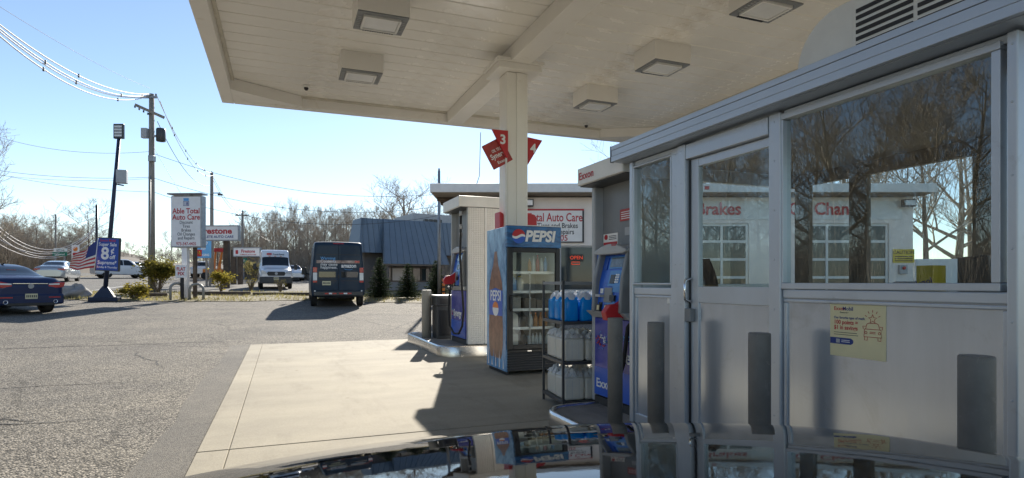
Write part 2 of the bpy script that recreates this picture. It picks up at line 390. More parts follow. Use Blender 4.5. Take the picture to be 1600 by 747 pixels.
mt['wire_dk'] = M('dark_cable', (0.09, 0.09, 0.10), 0.6, var=0.05)
mt['stone'] = M('grey_boulder', (0.33, 0.32, 0.30), 0.9, var=0.3, scale=4, bump=0.6, bscale=7)
mt['washer'] = M('blue_washer_fluid', (0.008, 0.36, 0.88), 0.22, var=0.08, spec=0.5)
mt['jugwhite'] = M('translucent_white_jug', (0.86, 0.84, 0.76), 0.4, var=0.06)
mt['film'] = M('crinkled_plastic_film', (0.86, 0.86, 0.84), 0.3, var=0.12, scale=20, bump=0.6, bscale=35)
mt['screen'] = M('pump_screen', (0.12, 0.15, 0.17), 0.15, var=0.5, scale=18)
mt['roofblue'] = M('blue_grey_metal_roof', (0.14, 0.185, 0.235), 0.5, metal=0.1, var=0.08, scale=1.5)
mt['stucco'] = M('grey_brown_stucco', (0.13, 0.12, 0.115), 0.9, var=0.12, bump=0.2)
mt['wallwhite'] = M('painted_white_masonry', (0.88, 0.80, 0.74), 0.7, var=0.06, scale=1.5, bump=0.12, bscale=14)
mt['soffit'] = M('weathered_soffit', (0.30, 0.25, 0.19), 0.8, var=0.2, scale=3)
mt['paper'] = M('sign_white_face', (0.88, 0.86, 0.84), 0.5, var=0.05)  # whitened in place of sunlight shining through the sign face
mt['poster'] = M('poster_paper', (0.74, 0.66, 0.40), 0.5, var=0.06)
mt['yellow'] = M('caution_yellow', (0.70, 0.52, 0.03), 0.5, var=0.1)
mt['orange'] = M('orange_plastic', (0.75, 0.22, 0.03), 0.45, var=0.1)
mt['green'] = M('road_sign_green', (0.01, 0.21, 0.13), 0.4, var=0.1)
mt['pepsi'] = M('cooler_wrap_blue', (0.04, 0.22, 0.60), 0.25, var=0.5, scale=6, hue=(0.34, 0.60, 0.88), stretch=(1, 1, 0.5))
mt['pepsi_dk'] = M('cooler_header_blue', (0.008, 0.05, 0.24), 0.2, var=0.6, scale=5, hue=(0.03, 0.20, 0.50), stretch=(1, 1, 4))
mt['cola'] = M('cola_bottle_print', (0.20, 0.07, 0.035), 0.3, var=0.4, scale=9, hue=(0.36, 0.17, 0.10))
mt['conifer'] = M('spruce_needles', (0.045, 0.068, 0.03), 0.95, var=0.4, scale=2, spec=0.08)
mt['leaf'] = M('evergreen_leaf', (0.07, 0.095, 0.025), 0.9, var=0.5, scale=3, hue=(0.30, 0.25, 0.05), spec=0.1)
mt['leaf_y'] = M('yellow_green_leaf', (0.20, 0.18, 0.035), 0.9, var=0.4, scale=3, hue=(0.42, 0.34, 0.06), spec=0.1)
def leaf_mat(m, amt):
    nt = m.node_tree; N = nt.nodes; L = nt.links; b = N['Principled BSDF']
    t = N.new('ShaderNodeBsdfTranslucent'); x = N.new('ShaderNodeMixShader'); x.inputs[0].default_value = amt
    src = b.inputs['Base Color'].links[0].from_socket
    L.new(src, t.inputs['Color']); L.new(b.outputs[0], x.inputs[1]); L.new(t.outputs[0], x.inputs[2]); L.new(x.outputs[0], N['Material Output'].inputs['Surface'])
leaf_mat(mt['jugwhite'], 0.35); leaf_mat(mt['film'], 0.35); leaf_mat(mt['washer'], 0.3)
for k_ in ('leaf', 'leaf_y', 'grass', 'conifer'): leaf_mat(mt[k_], 0.25 if k_ == 'conifer' else 0.5)
mt['interior'] = M('kiosk_interior_brown', (0.115, 0.10, 0.08), 0.7, var=0.15)
mt['neon'] = M('red_neon', (0.9, 0.08, 0.03), 0.4, var=0, rvar=0, emit=0.18)

# ================================================================== the setting
def frange(a, b, step):
    n = max(1, int(math.ceil((b - a) / step - 1e-6)))
    return [a + (b - a) * i / n for i in range(n + 1)]
def lines(a, b, step):
    """cut lines at multiples of step, so that stacked sheets share their creases"""
    out = [a]; k = math.floor(a / step) + 1
    while k * step < b - 1e-6: out.append(k * step); k += 1
    return out + [b]
def sheet(name, mat, x0, x1, y0, y1, off, step=1.0, parent=None, warp=None):
    xs, ys = lines(x0, x1, step), lines(y0, y1, step)
    mb = MB()
    vs_ = []
    for y in ys:
        for x in xs:
            X, Y = (x, y) if warp is None else warp(x, y)
            vs_.append((X, Y, gz(X, Y) + off))
    n = len(xs)
    mb.add(vs_, [(j*n+i, j*n+i+1, (j+1)*n+i+1, (j+1)*n+i) for j in range(len(ys)-1) for i in range(n-1)], True)
    o = mb.build(name, mat, parent)
    if parent is None: tag(o, kind='structure')
    return o
def wob(x, a=1.0): return a * (0.5 * sin(x * 1.3 + 0.4) + 0.3 * sin(x * 3.1 + 2) + 0.2 * sin(x * 7.7))

# base ground out to the horizon
gx = [-700, -300, -150, -80, -50] + [x for x in range(-40, 41, 5)] + [50, 80, 150, 300, 700]
gy = [-700, -300, -120, -60, -30] + [y for y in range(-20, 141, 5)] + [13, 23] + [160, 220, 320, 500, 900]
gy = sorted(set(gy)); gx = sorted(set(gx + [-3, -18]))
mb = MB(); n = len(gx)
mb.add([(x, y, gz(x, y) - 0.07) for y in gy for x in gx], [(j*n+i, j*n+i+1, (j+1)*n+i+1, (j+1)*n+i) for j in range(len(gy)-1) for i in range(n-1)], True)
tag(mb.build('ground', mt['soil']), kind='structure')

lot = sheet('parking_lot', mt['asphalt'], -9, 40, -30, 36, 0.0)
road = sheet('road', mt['road'], -28, -9.0, -70, 125, -0.012, 1.0)
side = sheet('side_road', mt['asphalt_far'], -9, 14, 36, 66, -0.004)
far_lot = sheet('neighbour_lot', mt['asphalt_far'], 14, 45, 36, 48, -0.004)
shoulder = sheet('grass_shoulder', mt['verge'], -60, -28.0, -70, 125, -0.02, 1.0)
# centre lines and edge lines of the road, one painted line each
for x in (-18.65, -18.35): sheet('centre_line', mt['yline'], x - 0.06, x + 0.06, -70, 125, -0.006, 1.0, road)
for x in (-27.2, -9.6): sheet('edge_line', mt['line'], x - 0.06, x + 0.06, -70, 125, -0.006, 1.0, road)

# freshly laid strip between the asphalt and the concrete pad
def wpatch(x, y): return (x + (wob(y, 0.05) if x < -0.8 else 0), y)
sheet('asphalt_patch', mt['patch'], -0.93, -0.585, -3.2, 12.95, 0.004, 0.5, None, wpatch)
# concrete pad: slabs with recessed joints
pad = MB().box(-0.58, 8.3, -6.0, 12.8, -0.2, 0.004).build('concrete_pad', mt['joint']); tag(pad, kind='structure')
for (x0, x1) in ((-0.575, -0.362), (-0.358, 3.95), (3.97, 8.295)):
    for (y0, y1) in ((-5.99, -3.215), (-3.2, 4.795), (4.81, 12.795)):
        box('slab', mt['concrete'], pad, x0, x1, y0, y1, 0.0, 0.022, 0.006)
# ragged old joint across the lot
mb = MB()
pts = []
xx = -9.0
while xx < -1.05:
    pts.append((xx, 13.62 + wob(xx * 2.2, 0.07) + 0.006 * (xx + 9), 0.03 + 0.02 * abs(wob(xx * 5 + 1)))); xx += 0.07
vs_ = []; fs = []
for i, (x, y, w) in enumerate(pts):
    vs_ += [(x, y - w * 0.5, gz(x, y - w) + 0.006), (x, y + w * 0.5, gz(x, y + w) + 0.006)]
    if i: fs.append((2*i-2, 2*i, 2*i+1, 2*i-1))
mb.add(vs_, fs); tag(mb.build('pavement_crack', mt['joint']), kind='structure')
for (xa, ya, xb, yb, sd) in ((-1.15, 8.6, -7.5, 8.9, 1), (-1.2, 6.4, -6.0, 6.5, 2), (3.2, 14.3, 1.6, 19.5, 3), (2.2, 14.3, 4.4, 18.6, 4), (-2.2, 6.9, -3.6, 6.2, 5), (-2.0, 6.6, -3.2, 6.9, 6), (-1.6, 9.9, -2.6, 12.7, 7)):
    vs_ = []; fs = []; N_ = 60
    for i in range(N_ + 1):
        t = i / N_; dx, dy = xb - xa, yb - ya; Ln = sqrt(dx*dx+dy*dy); nx, ny = -dy/Ln, dx/Ln
        o_ = wob(t * Ln * 2.5 + sd * 5, 0.08); w = (0.007 + 0.012 * abs(wob(t * 31 + sd))) * min(1, 5 * t, 5 * (1 - t)) + 0.001
        x, y = xa + dx * t + nx * o_, ya + dy * t + ny * o_
        for s_ in (-1, 1):
            vs_.append((x + nx * w * s_, y + ny * w * s_, gz(x, y) + 0.005))
        if i: fs.append((2*i-2, 2*i-1, 2*i+1, 2*i))
    tag(MB().add(vs_, fs).build('pavement_crack', mt['joint']), kind='structure')

# the grass verge between the lot and the side road
def vnear(x): return 27.9 + wob(x * 0.8, 0.35) - max(0, x - 1.0) * 0.62 * (1 if x < 6 else 6 / max(x, 6.0)) + max(0, -x - 6.5) * 0.9
def vfar(x): return 36.2 + wob(x * 0.7 + 3, 0.5)
mb = MB()
def vfn(a, b):
    x = -9.2 + 24 * a; y = vnear(x) + (vfar(x) - vnear(x)) * b
    h = 0.02 + 0.10 * max(0, sin(pi * b)) ** 0.6 * (0.6 + 0.4 * sin(x * 1.7 + b * 5)) * min(1, a * 12)
    return (x, y, gz(x, y) + h)
mb.grid(vfn, 120, 24)
tag(mb.build('verge', mt['verge']), kind='structure')
rnd = random.Random(5)
mb = MB()
for i in range(9000):
    a, b = rnd.random(), rnd.random() ** 1.3
    x, y, z = vfn(a, b * 0.98 + 0.01)
    if sin(x * 2.1) + sin(y * 1.7 + x) < -0.5 and rnd.random() < 0.7: continue
    h = 0.05 + 0.11 * rnd.random(); an = rnd.random() * pi; w = 0.012 + 0.01 * rnd.random()
    lx, ly = (rnd.random() - 0.5) * 0.12, (rnd.random() - 0.5) * 0.12
    mb.add([(x - cos(an) * w, y - sin(an) * w, z - 0.02), (x + cos(an) * w, y + sin(an) * w, z - 0.02), (x + lx, y + ly, z + h)], [(0, 1, 2)])
tag(mb.build('verge_grass', mt['grass']), 'short yellowed grass growing on the verge behind the lot', 'grass', kind='stuff')
# second grassy strip beyond the side road and a low wooded rise behind everything
def hillfn(cx, cy, R0, R1, a0, a1, hh, sd):
    def fn(s_, t):
        an = a0 + (a1 - a0) * s_; r = R0 + (R1 - R0) * t
        x, y = cx + r * sin(an), cy + r * cos(an)
        h = hh * t ** 0.8 * (0.8 + 0.2 * sin(an * 23 + sd) + 0.12 * sin(an * 61 + sd * 2))
        return (x, y, gz(x, y) - 0.1 + h)
    return fn
tag(MB().grid(hillfn(0, 0, 95, 260, radians(-75), radians(110), 9, 1), 160, 14).build('hills', mt['hill']), kind='structure')

# ------------------------------------------------------------------ vegetation
def bare_tree_mesh(seed, h, spread, twigs, thick=0.16, n_limbs=9, trunk_frac=0.3, lean=0.0):
    r = random.Random(seed)
    trunk, crown = MB(), MB()
    def limb(mb, p, d, length, rad, lvl, nseg):
        pts = [p.copy()]; rads = [rad]
        q = p.copy(); dd = d.copy()
        for i in range(nseg):
            dd = (dd + Vector((r.uniform(-1, 1), r.uniform(-1, 1), r.uniform(-0.5, 0.9))) * (0.10 + 0.06 * lvl)).normalized()
            q = q + dd * (length / nseg); pts.append(q.copy()); rads.append(max(0.010, rad * (1 - 0.75 * (i + 1) / nseg)))
        mb.tube(pts, rads, 7 if lvl == 0 else (5 if lvl == 1 else 3), cap=False, smooth=True)
        return pts, rads, dd
    tp = []; tr = []
    q = Vector((0, 0, -0.2)); d = Vector((lean, 0, 1)).normalized()
    nst = 8
    for i in range(nst + 1):
        t = i / nst
        tp.append(q.copy()); tr.append(thick * (1.25 - 1.1 * t) if i else thick * 1.5)
        d = (d + Vector((r.uniform(-1, 1), r.uniform(-1, 1), 0.6)) * 0.06).normalized()
        q = q + d * (h * 0.92 / nst)
    trunk.tube(tp, tr, 8, cap=False)
    def split(p, d, length, rad, lvl):
        pts, rads, dd = limb(crown, p, d, length, rad, lvl, 5 if lvl == 1 else 3)
        if lvl >= 4: return
        k = {1: 6, 2: 5, 3: twigs}[lvl]
        for i in range(k):
            t = 0.25 + 0.75 * (i + r.random()) / k
            j = min(len(pts) - 2, int(t * (len(pts) - 1))); f = t * (len(pts) - 1) - j; f = min(1, f)
            b = pts[j].lerp(pts[j + 1], f)
            ax = (pts[j + 1] - pts[j]).normalized()
            side = Vector((r.uniform(-1, 1), r.uniform(-1, 1), r.uniform(-0.25, 0.8))).normalized()
            nd = (ax * 0.75 + side * 0.75).normalized()
            split(b, nd, length * r.uniform(0.42, 0.66), max(0.010, rads[j] * 0.6), lvl + 1)
    for i in range(n_limbs):
        t = trunk_frac + (1 - trunk_frac) * (i + r.random() * 0.8) / n_limbs
        j = min(nst - 1, int(t * nst)); f = t * nst - j
        p = tp[j].lerp(tp[j + 1], f)
        an = i * 2.4 + r.uniform(-0.5, 0.5); up = 0.35 + 0.9 * t
        d = Vector((cos(an), sin(an), up)).normalized()
        split(p, d, spread * (1.15 - 0.65 * t) * r.uniform(0.8, 1.15), tr[j] * 0.55, 1)
    return trunk.mesh('trunk'), crown.mesh('crown')
TREES = []
for i, (h, sp, tw, th, nl, tf, ln) in enumerate([(12, 4.2, 3, 0.17, 10, 0.25, 0.0), (11, 3.4, 3, 0.14, 10, 0.3, 0.05), (13, 3.8, 3, 0.18, 11, 0.35, -0.04), (9, 3.6, 3, 0.12, 9, 0.18, 0.03), (14, 5.6, 4, 0.30, 12, 0.22, 0.05)]):
    a, b = bare_tree_mesh(40 + i * 7, h, sp, tw, th, nl, tf, ln)
    a.materials.append(mt['bark_lt'] if i in (2, 4) else mt['bark']); b.materials.append(mt['twig'])
    TREES.append((a, b, h))
for i, (h, sp, th) in enumerate([(13, 4.6, 0.17), (14, 5.2, 0.20)]):
    a, b = bare_tree_mesh(140 + i * 5, h, sp, 4, th, 13, 0.2, 0.03)
    a.materials.append(mt['bark_sunlit']); b.materials.append(mt['bark_sunlit']); TREES.append((a, b, h))
def bare_tree(x, y, h, variant, label, group=None, name='bare_tree', z=None, wide=1.0, rz=None):
    a, b, h0 = TREES[variant]
    r = random.Random(int(x * 31 + y * 17)); s_ = h / h0
    e = empty(name, (x, y, gz(x, y) if z is None else z), r.uniform(0, 6.28) if rz is None else rz, label, 'tree', group)
    e.scale = (s_ * wide, s_ * wide, s_)
    for nm, me in (('trunk', a), ('crown', b)):
        o = bpy.data.objects.new(nm, me); COL.objects.link(o); o.parent = e
    return e
rt = random.Random(77)
# wood behind the side road, seen between the pole signs and the blue roofed building
for i in range(78):
    u = 372 + 345 * (i + rt.random()) / 78; d = rt.choice([64, 68, 72, 78, 84, 90])
    x, y = at(u, d)
    base = 327 if u < 440 else (315 if u < 560 else 322)
    h = ((V0 - base + rt.uniform(-20, 20)) / F_PX * d + H - gz(x, y)) * 0.8
    bare_tree(x, y, max(4.5, h), rt.choice([0, 1, 2, 3]), 'bare grey tree in the wood behind the side road', 'bare trees of the wood behind the side road')
# scrub wood along the far side of the main road
for i in range(84):
    u = -40 + 430 * (i + rt.random()) / 84; d = rt.uniform(62, 105)
    x, y = at(u, d)
    if -29 < x < -8: x = -30 - rt.random() * 6 if x < -12 else x
    top = 352 + rt.uniform(-12, 14) + (18 if u > 230 else 0)
    h = (V0 - top) / F_PX * d + H - gz(x, y)
    bare_tree(x, y, max(4, h), rt.choice([0, 1, 3, 3]), 'bare brown tree in the scrub wood across the main road', 'bare trees of the scrub wood across the main road', wide=1.25)
for i in range(30):
    u = 165 + 225 * (i + rt.random()) / 30; d = rt.uniform(108, 140); x, y = at(u, d)
    h = ((V0 - 384 + rt.uniform(-10, 10)) / F_PX * d + H - gz(x, y)) * 0.85
    bare_tree(x, y, max(4, h), rt.choice([0, 1, 2, 3]), 'bare tree in the distant wood at the end of the road', 'bare trees of the distant wood at the end of the road', wide=1.3)
# single trees one can tell apart
x, y = at(-62, 42); bare_tree(x, y, 11.2, 6, 'spreading bare tree cut off by the left edge above the sedan', rz=0.4)
x, y = at(640, 50); bare_tree(x, y, 8.6, 4, 'fan shaped bare tree rising behind the blue metal roof', wide=1.5)
x, y = at(140, 95); bare_tree(x, y, 10.5, 3, 'small rounded bare tree on the skyline beside the dark thin pole', wide=1.2)
# trees right of and behind the repair shop, seen through the booth windows
for i in range(15):
    u = 1010 + 620 * (i + rt.random()) / 15; d = rt.uniform(34, 46)
    x, y = at(u, d)
    bare_tree(x, y, rt.uniform(9, 13), rt.choice([0, 1, 2, 4]), 'bare tree behind the repair shop seen through the booth glass', 'bare trees behind the repair shop')
# tall trees beside the lot that the booth glass mirrors
for i in range(44):
    x = -31 - rt.random() * 14; y = -22 + 84 * (i + rt.random()) / 44
    bare_tree(x, y, rt.uniform(12, 17), rt.choice([5, 6]), 'tall bare roadside tree mirrored in the booth glass', 'tall bare trees mirrored in the booth glass')
# brushy undergrowth that reads as one mass
def brush(name, label, spots, mat, n, hmax, seed):
    r = random.Random(seed); mb = MB()
    for k in range(n):
        x, y = spots(r)
        z = gz(x, y) - 0.1; h = hmax * r.uniform(0.35, 1.0); w = 0.02 + 0.02 * r.random()
        for q in range(5):
            dx, dy = r.gauss(0, 0.45) * h * 0.5, r.gauss(0, 0.45) * h * 0.5
            mb.tube([(x, y, z), (x + dx * 0.4, y + dy * 0.4, z + h * 0.5), (x + dx, y + dy, z + h * r.uniform(0.7, 1))], [w, w * 0.6, 0.006], 3, cap=False)
    return tag(mb.build(name, mat), label, 'undergrowth', kind='stuff')
def sp1(r):
    u, d = r.uniform(365, 730), r.uniform(62, 84); return at(u, d)
def sp2(r):
    y = r.uniform(20, 118); return (-29.5 - r.random() * 9, y)
brush('undergrowth', 'tangled bare undergrowth at the foot of the wood behind the side road', sp1, mt['twig'], 2600, 5.0, 3)
brush('undergrowth', 'tangled brown roadside brush across the main road', sp2, mt['twig'], 3000, 6.0, 4)

def leaf_cloud(mb, r, n, shape, size, flat=0.5):
    for i in range(n):
        p = shape(r)
        a, b = r.uniform(0, 2 * pi), r.uniform(-1, 1)
        s_ = size * r.uniform(0.6, 1.3)
        t = Vector((cos(a), sin(a), b * flat)).normalized(); w = t.cross(Vector((r.uniform(-1, 1), r.uniform(-1, 1), r.uniform(-1, 1)))).normalized()
        p = Vector(p)
        mb.add([p - t * s_, p + w * s_ * 0.45, p + t * s_, p - w * s_ * 0.45], [(0, 1, 2, 3)])
def conifer(x, y, h, rad, label, group, seed):
    r = random.Random(seed)
    e = empty('spruce_tree', (x, y, gz(x, y) + 0.05), 0, label, 'tree', group)
    MB().tube([(0, 0, -0.1), (0, 0, h * 0.9)], [0.05, 0.012], 7).build('trunk', mt['bark'], e)
    mb = MB()
    lv = int(h * 13)
    for i in range(lv):
        t = i / lv; z = 0.10 + (h - 0.1) * t; R_ = rad * (1 - t) ** 0.8 * (0.9 + 0.25 * r.random()) + 0.03
        nb = int(17 - 9 * t)
        for k in range(nb):
            an = 2 * pi * (k + r.random()) / nb; L_ = R_ * r.uniform(0.65, 1.15); n_ = max(6, int(30 * L_ / rad))
            for q in range(n_):
                f = (q + r.random()) / n_
                px, py, pz = cos(an) * L_ * f, sin(an) * L_ * f, z - 0.14 * L_ * f + r.gauss(0, 0.018) + 0.05 * f * f
                a2 = an + r.choice([-1, 1]) * r.uniform(0.4, 1.1); s_ = r.uniform(0.07, 0.13)
                tip = Vector((px + cos(a2) * s_, py + sin(a2) * s_, pz + r.uniform(-0.01, 0.035)))
                w = Vector((-sin(a2), cos(a2), r.uniform(-1, 1))).normalized() * 0.026
                b0 = Vector((px, py, pz))
                mb.add([b0 - w, b0 + w, tip], [(0, 1, 2)])
    mb.build('crown', mt['conifer'], e)
    return e
for i, (u, d, h, rad) in enumerate([(593, 28.2, 1.95, 0.66), (637, 28.6, 1.68, 0.60), (682, 28.0, 1.85, 0.62), (716, 27.6, 1.3, 0.5)]):
    x, y = at(u, d)
    conifer(x, y, h, rad, ['young spruce right beside the dark delivery van', 'young spruce in the middle of the row, shortest of the three in the open', 'young spruce half behind the light grey pole', 'young spruce mostly hidden behind the far pump'][i], 'young spruces on the verge', 60 + i)
def bush(name, u, v, h, w, mat, label, seed, n=1500, leaf=0.05, twiggy=10):
    x, y, d = gpt(u, v); r = random.Random(seed)
    e = empty(name, (x, y, gz(x, y) + 0.03), 0, label, 'shrub')
    mb = MB(); tips = []
    for i in range(twiggy):
        a = r.uniform(0, 6.28); tp = Vector((cos(a) * w * r.uniform(0.3, 0.95), sin(a) * w * r.uniform(0.3, 0.95), h * r.uniform(0.6, 1.0)))
        mb.tube([(0, 0, -0.05), tp * 0.5 + Vector((0, 0, 0.1)), tp], [0.025, 0.015, 0.005], 4, cap=False); tips.append(tp)
    mb.build('stem', mt['bark'], e)
    mb = MB()
    lob = [(Vector((r.uniform(-1, 1) * w * 0.6, r.uniform(-1, 1) * w * 0.6, h * r.uniform(0.3, 0.8))), w * r.uniform(0.35, 0.6)) for _ in range(9)] + [(t * 0.85, w * 0.25) for t in tips]
    def shp(r_):
        c, s_ = r_.choice(lob)
        return (c.x + r_.gauss(0, s_ * 0.5), c.y + r_.gauss(0, s_ * 0.5), max(0.02, c.z + r_.gauss(0, s_ * 0.5)))
    leaf_cloud(mb, r, n, shp, leaf)
    mb.build('foliage', mat, e)
bush('evergreen_bush', 246, 461, 1.85, 0.95, mt['leaf'], 'tall dark evergreen bush with yellow tips left of the white pole sign', 1, 4200, 0.07, 16)
bush('low_bush', 210, 469, 0.62, 0.58, mt['leaf_y'], 'low yellow and green bush on the verge beside the blue light pole', 2, 1700, 0.06)
bush('yellow_bush', 346, 461, 1.25, 0.62, mt['leaf_y'], 'bright yellow green bush growing alone under the red lettered roadside board', 3, 1500, 0.065)
bush('bare_shrub', 392, 457, 0.85, 0.42, mt['leaf_y'], 'sparse bare shrub at the left side of the white van', 4, 160, 0.03, 22)
bush('bare_shrub', 438, 458, 0.80, 0.42, mt['leaf'], 'sparse bare shrub in front of the right headlight of the white van', 5, 160, 0.03, 24)
bush('tan_bush', 398, 441, 1.9, 1.2, mt['grass'], 'rounded tan dry bush behind the white van near the lower red lettered board', 6, 1600, 0.09, 14)
# half buried timbers edging the verge
for (u0, u1, v, lb) in ((215, 262, 463, 'dark timber edging log lying below the tall evergreen bush'), (300, 392, 460, 'dark timber edging log lying right of the pipe hoops'), (395, 487, 461, 'dark timber edging log lying in front of the white van'), (588, 690, 462, 'pale timber edging log lying among the young spruces')):
    x0, y0, _ = gpt(u0, v + 3); x1, y1, _ = gpt(u1, v + 3); ym = min(y0, y1); z0 = gz(x0, ym) + 0.08
    L_ = sqrt((x1 - x0) ** 2 + (y1 - y0) ** 2); an = atan2(y1 - y0, x1 - x0)
    o = MB().box(0, L_, -0.1, 0.1, 0, 0.16).build('edging_timber', mt['wood_dk'] if u0 < 500 else mt['kerb'], None, 0.03, 2, (x0, y0, z0), (0.05, -atan2(gz(x1, y1) - gz(x0, y0), L_), an))
    tag(o, lb, 'log')
# boulder
r = random.Random(9)
x, y, d = gpt(116, 466)
mb = MB()
def bo(a, b):
    th, ph = 2 * pi * a, pi * b
    q = 1 + 0.16 * sin(th * 2 + 1) + 0.12 * sin(ph * 4 + th * 3) + 0.07 * sin(th * 7 + ph * 5)
    return (0.52 * q * sin(ph) * cos(th), 0.42 * q * sin(ph) * sin(th), 0.20 + 0.34 * q * cos(ph) * (1 if cos(ph) > 0 else 0.7))
mb.grid(bo, 28, 16)
tag(mb.build('boulder', mt['stone'], None, 0, 2, (x, y, gz(x, y))), 'rounded grey boulder on the verge right of the navy sedan', 'rock')

# ================================================================== canopy over the pumps
CX0, CX1, CY0, CY1 = -1.0, 8.0, -6.6, 11.8
ZS, ZR = 4.72, 4.50                              # soffit and rim underside
can = empty('canopy', (3.27, 2.6, 0), 0, 'cream canopy roof on a central beam over the pump lanes', 'canopy')
def cbox(name, mat, x0, x1, y0, y1, z0, z1, bevel=0.0, parent=None):
    return box(name, mat, parent or can, x0 - 3.27, x1 - 3.27, y0 - 2.6, y1 - 2.6, z0, z1, bevel)
cbox('deck', mt['cream_dirty'], CX0 + 0.02, CX1 - 0.02, CY0 + 0.02, CY1 - 0.02, ZS + 0.06, ZR + 0.85)
npl = 55; pw = (CY1 - CY0 - 0.44) / npl
rp = random.Random(3)
pme = MB().prism([(-pw/2 + 0.004, 0.0), (-pw/2 + 0.015, -0.014), (pw/2 - 0.015, -0.014), (pw/2 - 0.004, 0.0), (pw/2 - 0.003, 0.03), (-pw/2 + 0.003, 0.03)], 'x', CX0 + 0.2 - 3.27, CX1 - 0.2 - 3.27).mesh('plank')
for i in range(npl):
    shared('plank', pme, mt['cream2'], can, (0, CY0 + 0.22 + pw * (i + 0.5) - 2.6, ZS + rp.uniform(-0.002, 0.003)))
# rim: lower flange, inner face and outer fascia on each side
def rim(x0, x1, y0, y1):
    cbox('fascia', mt['cream'], x0, x1, y0, y1, ZR, ZR + 0.86, 0.01)
rim(CX0, CX0 + 0.2, CY0, CY1); rim(CX1 - 0.2, CX1, CY0, CY1)
rim(CX0 + 0.203, CX1 - 0.203, CY1 - 0.2, CY1); rim(CX0 + 0.203, CX1 - 0.203, CY0, CY0 + 0.2)
for (x0, x1, y0, y1) in ((CX0 + 0.203, CX0 + 0.25, CY0 + 0.2, CY1 - 0.2), (CX1 - 0.25, CX1 - 0.203, CY0 + 0.2, CY1 - 0.2)):
    cbox('trim_strip', mt['cream_dirty'], x0, x1, y0, y1, ZS - 0.05, ZS - 0.005)
cbox('trim_strip', mt['cream_dirty'], CX0 + 0.26, CX1 - 0.26, CY1 - 0.25, CY1 - 0.203, ZS - 0.05, ZS - 0.005)
for sx in (1, -1):          # cut corner panels at the far end
    xc = (CX0 + 0.2 if sx > 0 else CX1 - 0.2) - 3.27
    MB().prism([(xc, CY1 - 0.2 - 2.6), (xc + sx * 1.15, CY1 - 0.2 - 2.6), (xc + sx * 1.15, CY1 - 0.24 - 2.6), (xc, CY1 - 0.85 - 2.6)], 'z', ZR + 0.008, ZS - 0.018).build('corner_panel', mt['cream'], can)
# beam and column
cbox('beam', mt['cream'], 3.11, 3.43, CY0 + 0.26, CY1 - 0.26, ZS - 0.24, ZS - 0.014, 0.012)
for Y in (8.3, -3.2):
    cp = cbox('column', mt['cream'], 3.10, 3.44, Y - 0.17, Y + 0.17, 0.02, ZS - 0.34, 0.02)
    cbox('column_cap', mt['cream'], 2.93, 3.61, Y - 0.3, Y + 0.3, ZS - 0.339, ZS - 0.243, 0.008)
    cbox('cap_flange', mt['cream'], 2.90, 3.64, Y - 0.33, Y + 0.33, ZS - 0.243, ZS - 0.19, 0.006)
    g = cbox('cover_strip', mt['cream'], 3.25, 3.37, Y - 0.185, Y - 0.171, 0.05, ZS - 0.345, 0.004, None)
    cbox('corner_trim', mt['white'], 3.07, 3.098, Y - 0.19, Y - 0.10, 0.05, 3.52, 0.003)
# bumps of surface conduit and small cameras under the rim
def dome(x, y, lab):
    e = empty('dome_camera', (x, y, ZS - 0.012), 0, lab, 'camera')
    MB().lathe([(0.05, 0.0), (0.05, -0.035), (0.045, -0.045)], n=16).build('housing', mt['white'], e)
    MB().lathe([(0.038, -0.045), (0.036, -0.07), (0.022, -0.09), (0.004, -0.097)], n=16).build('dome', mt['black'], e)
dome(0.4, 10.9, 'small dark dome camera under the canopy near its far left corner')
dome(6.15, 11.3, 'small dome camera under the canopy above the near pump')
# canopy lights: boxes with a louvred lens
def canopy_light():
    e = empty('canopy_light', (0, 0, 0), 0, None, 'light', 'box lights under the canopy')
    MB().box(-0.31, 0.31, -0.27, 0.27, -0.27, 0.0).build('housing', mt['cream'], e, 0.008)
    fr = MB(); fr.box(-0.30, 0.30, -0.262, -0.20, -0.287, -0.2705); fr.box(-0.30, 0.30, 0.20, 0.262, -0.287, -0.2705); fr.box(-0.30, -0.23, -0.198, 0.198, -0.287, -0.2705); fr.box(0.23, 0.30, -0.198, 0.198, -0.287, -0.2705)
    fr.build('frame', mt['grey'], e)
    lf = MB(); lf.box(-0.22, 0.22, -0.185, -0.165, -0.31, -0.272); lf.box(-0.22, 0.22, 0.165, 0.185, -0.31, -0.272); lf.box(-0.225, -0.2, -0.164, 0.164, -0.31, -0.272); lf.box(0.2, 0.225, -0.164, 0.164, -0.31, -0.272)
    lf.build('lens_frame', mt['white'], e)
    MB().box(-0.198, 0.198, -0.163, 0.163, -0.296, -0.273).build('lens', mt['lens'], e)
    vm = MB().box(-0.011, 0.011, -0.028, 0.028, -0.294, -0.288).mesh('vent_slot')
    for k in range(13): shared('vent_slot', vm, mt['black'], e, (-0.18 + 0.03 * k, 0.231, 0))
    vm2 = MB().box(-0.022, 0.022, -0.009, 0.009, -0.294, -0.288).mesh('vent_slot')
    for sx in (-1, 1):
        for k in range(6): shared('vent_slot', vm2, mt['lgrey'], e, (sx * 0.264, -0.12 + 0.048 * k, 0))
    return e
cl0 = canopy_light(); first = True
names = {(0, 0): 'canopy box light in the left row, farther of the two in view', (0, 1): 'canopy box light in the left row cut by the top edge, nearer of the two',
         (1, 0): 'canopy box light in the right row, farthest and smallest', (1, 1): 'canopy box light in the right row, middle one beside the booth roof',
         (1, 2): 'canopy box light in the right row at the top edge, nearest in view'}
for ci, X in enumerate((1.13, 5.24)):
    for ri, Y in enumerate((9.3, 7.3, 5.3, 3.3, 1.3)):
        if ci == 0 and ri > 2: continue
        e = cl0 if first else copy_tree(cl0); first = False
        e.location = (X, Y, ZS - 0.012)
        e['label'] = names.get((ci, ri), 'canopy box light directly overhead, above the picture')

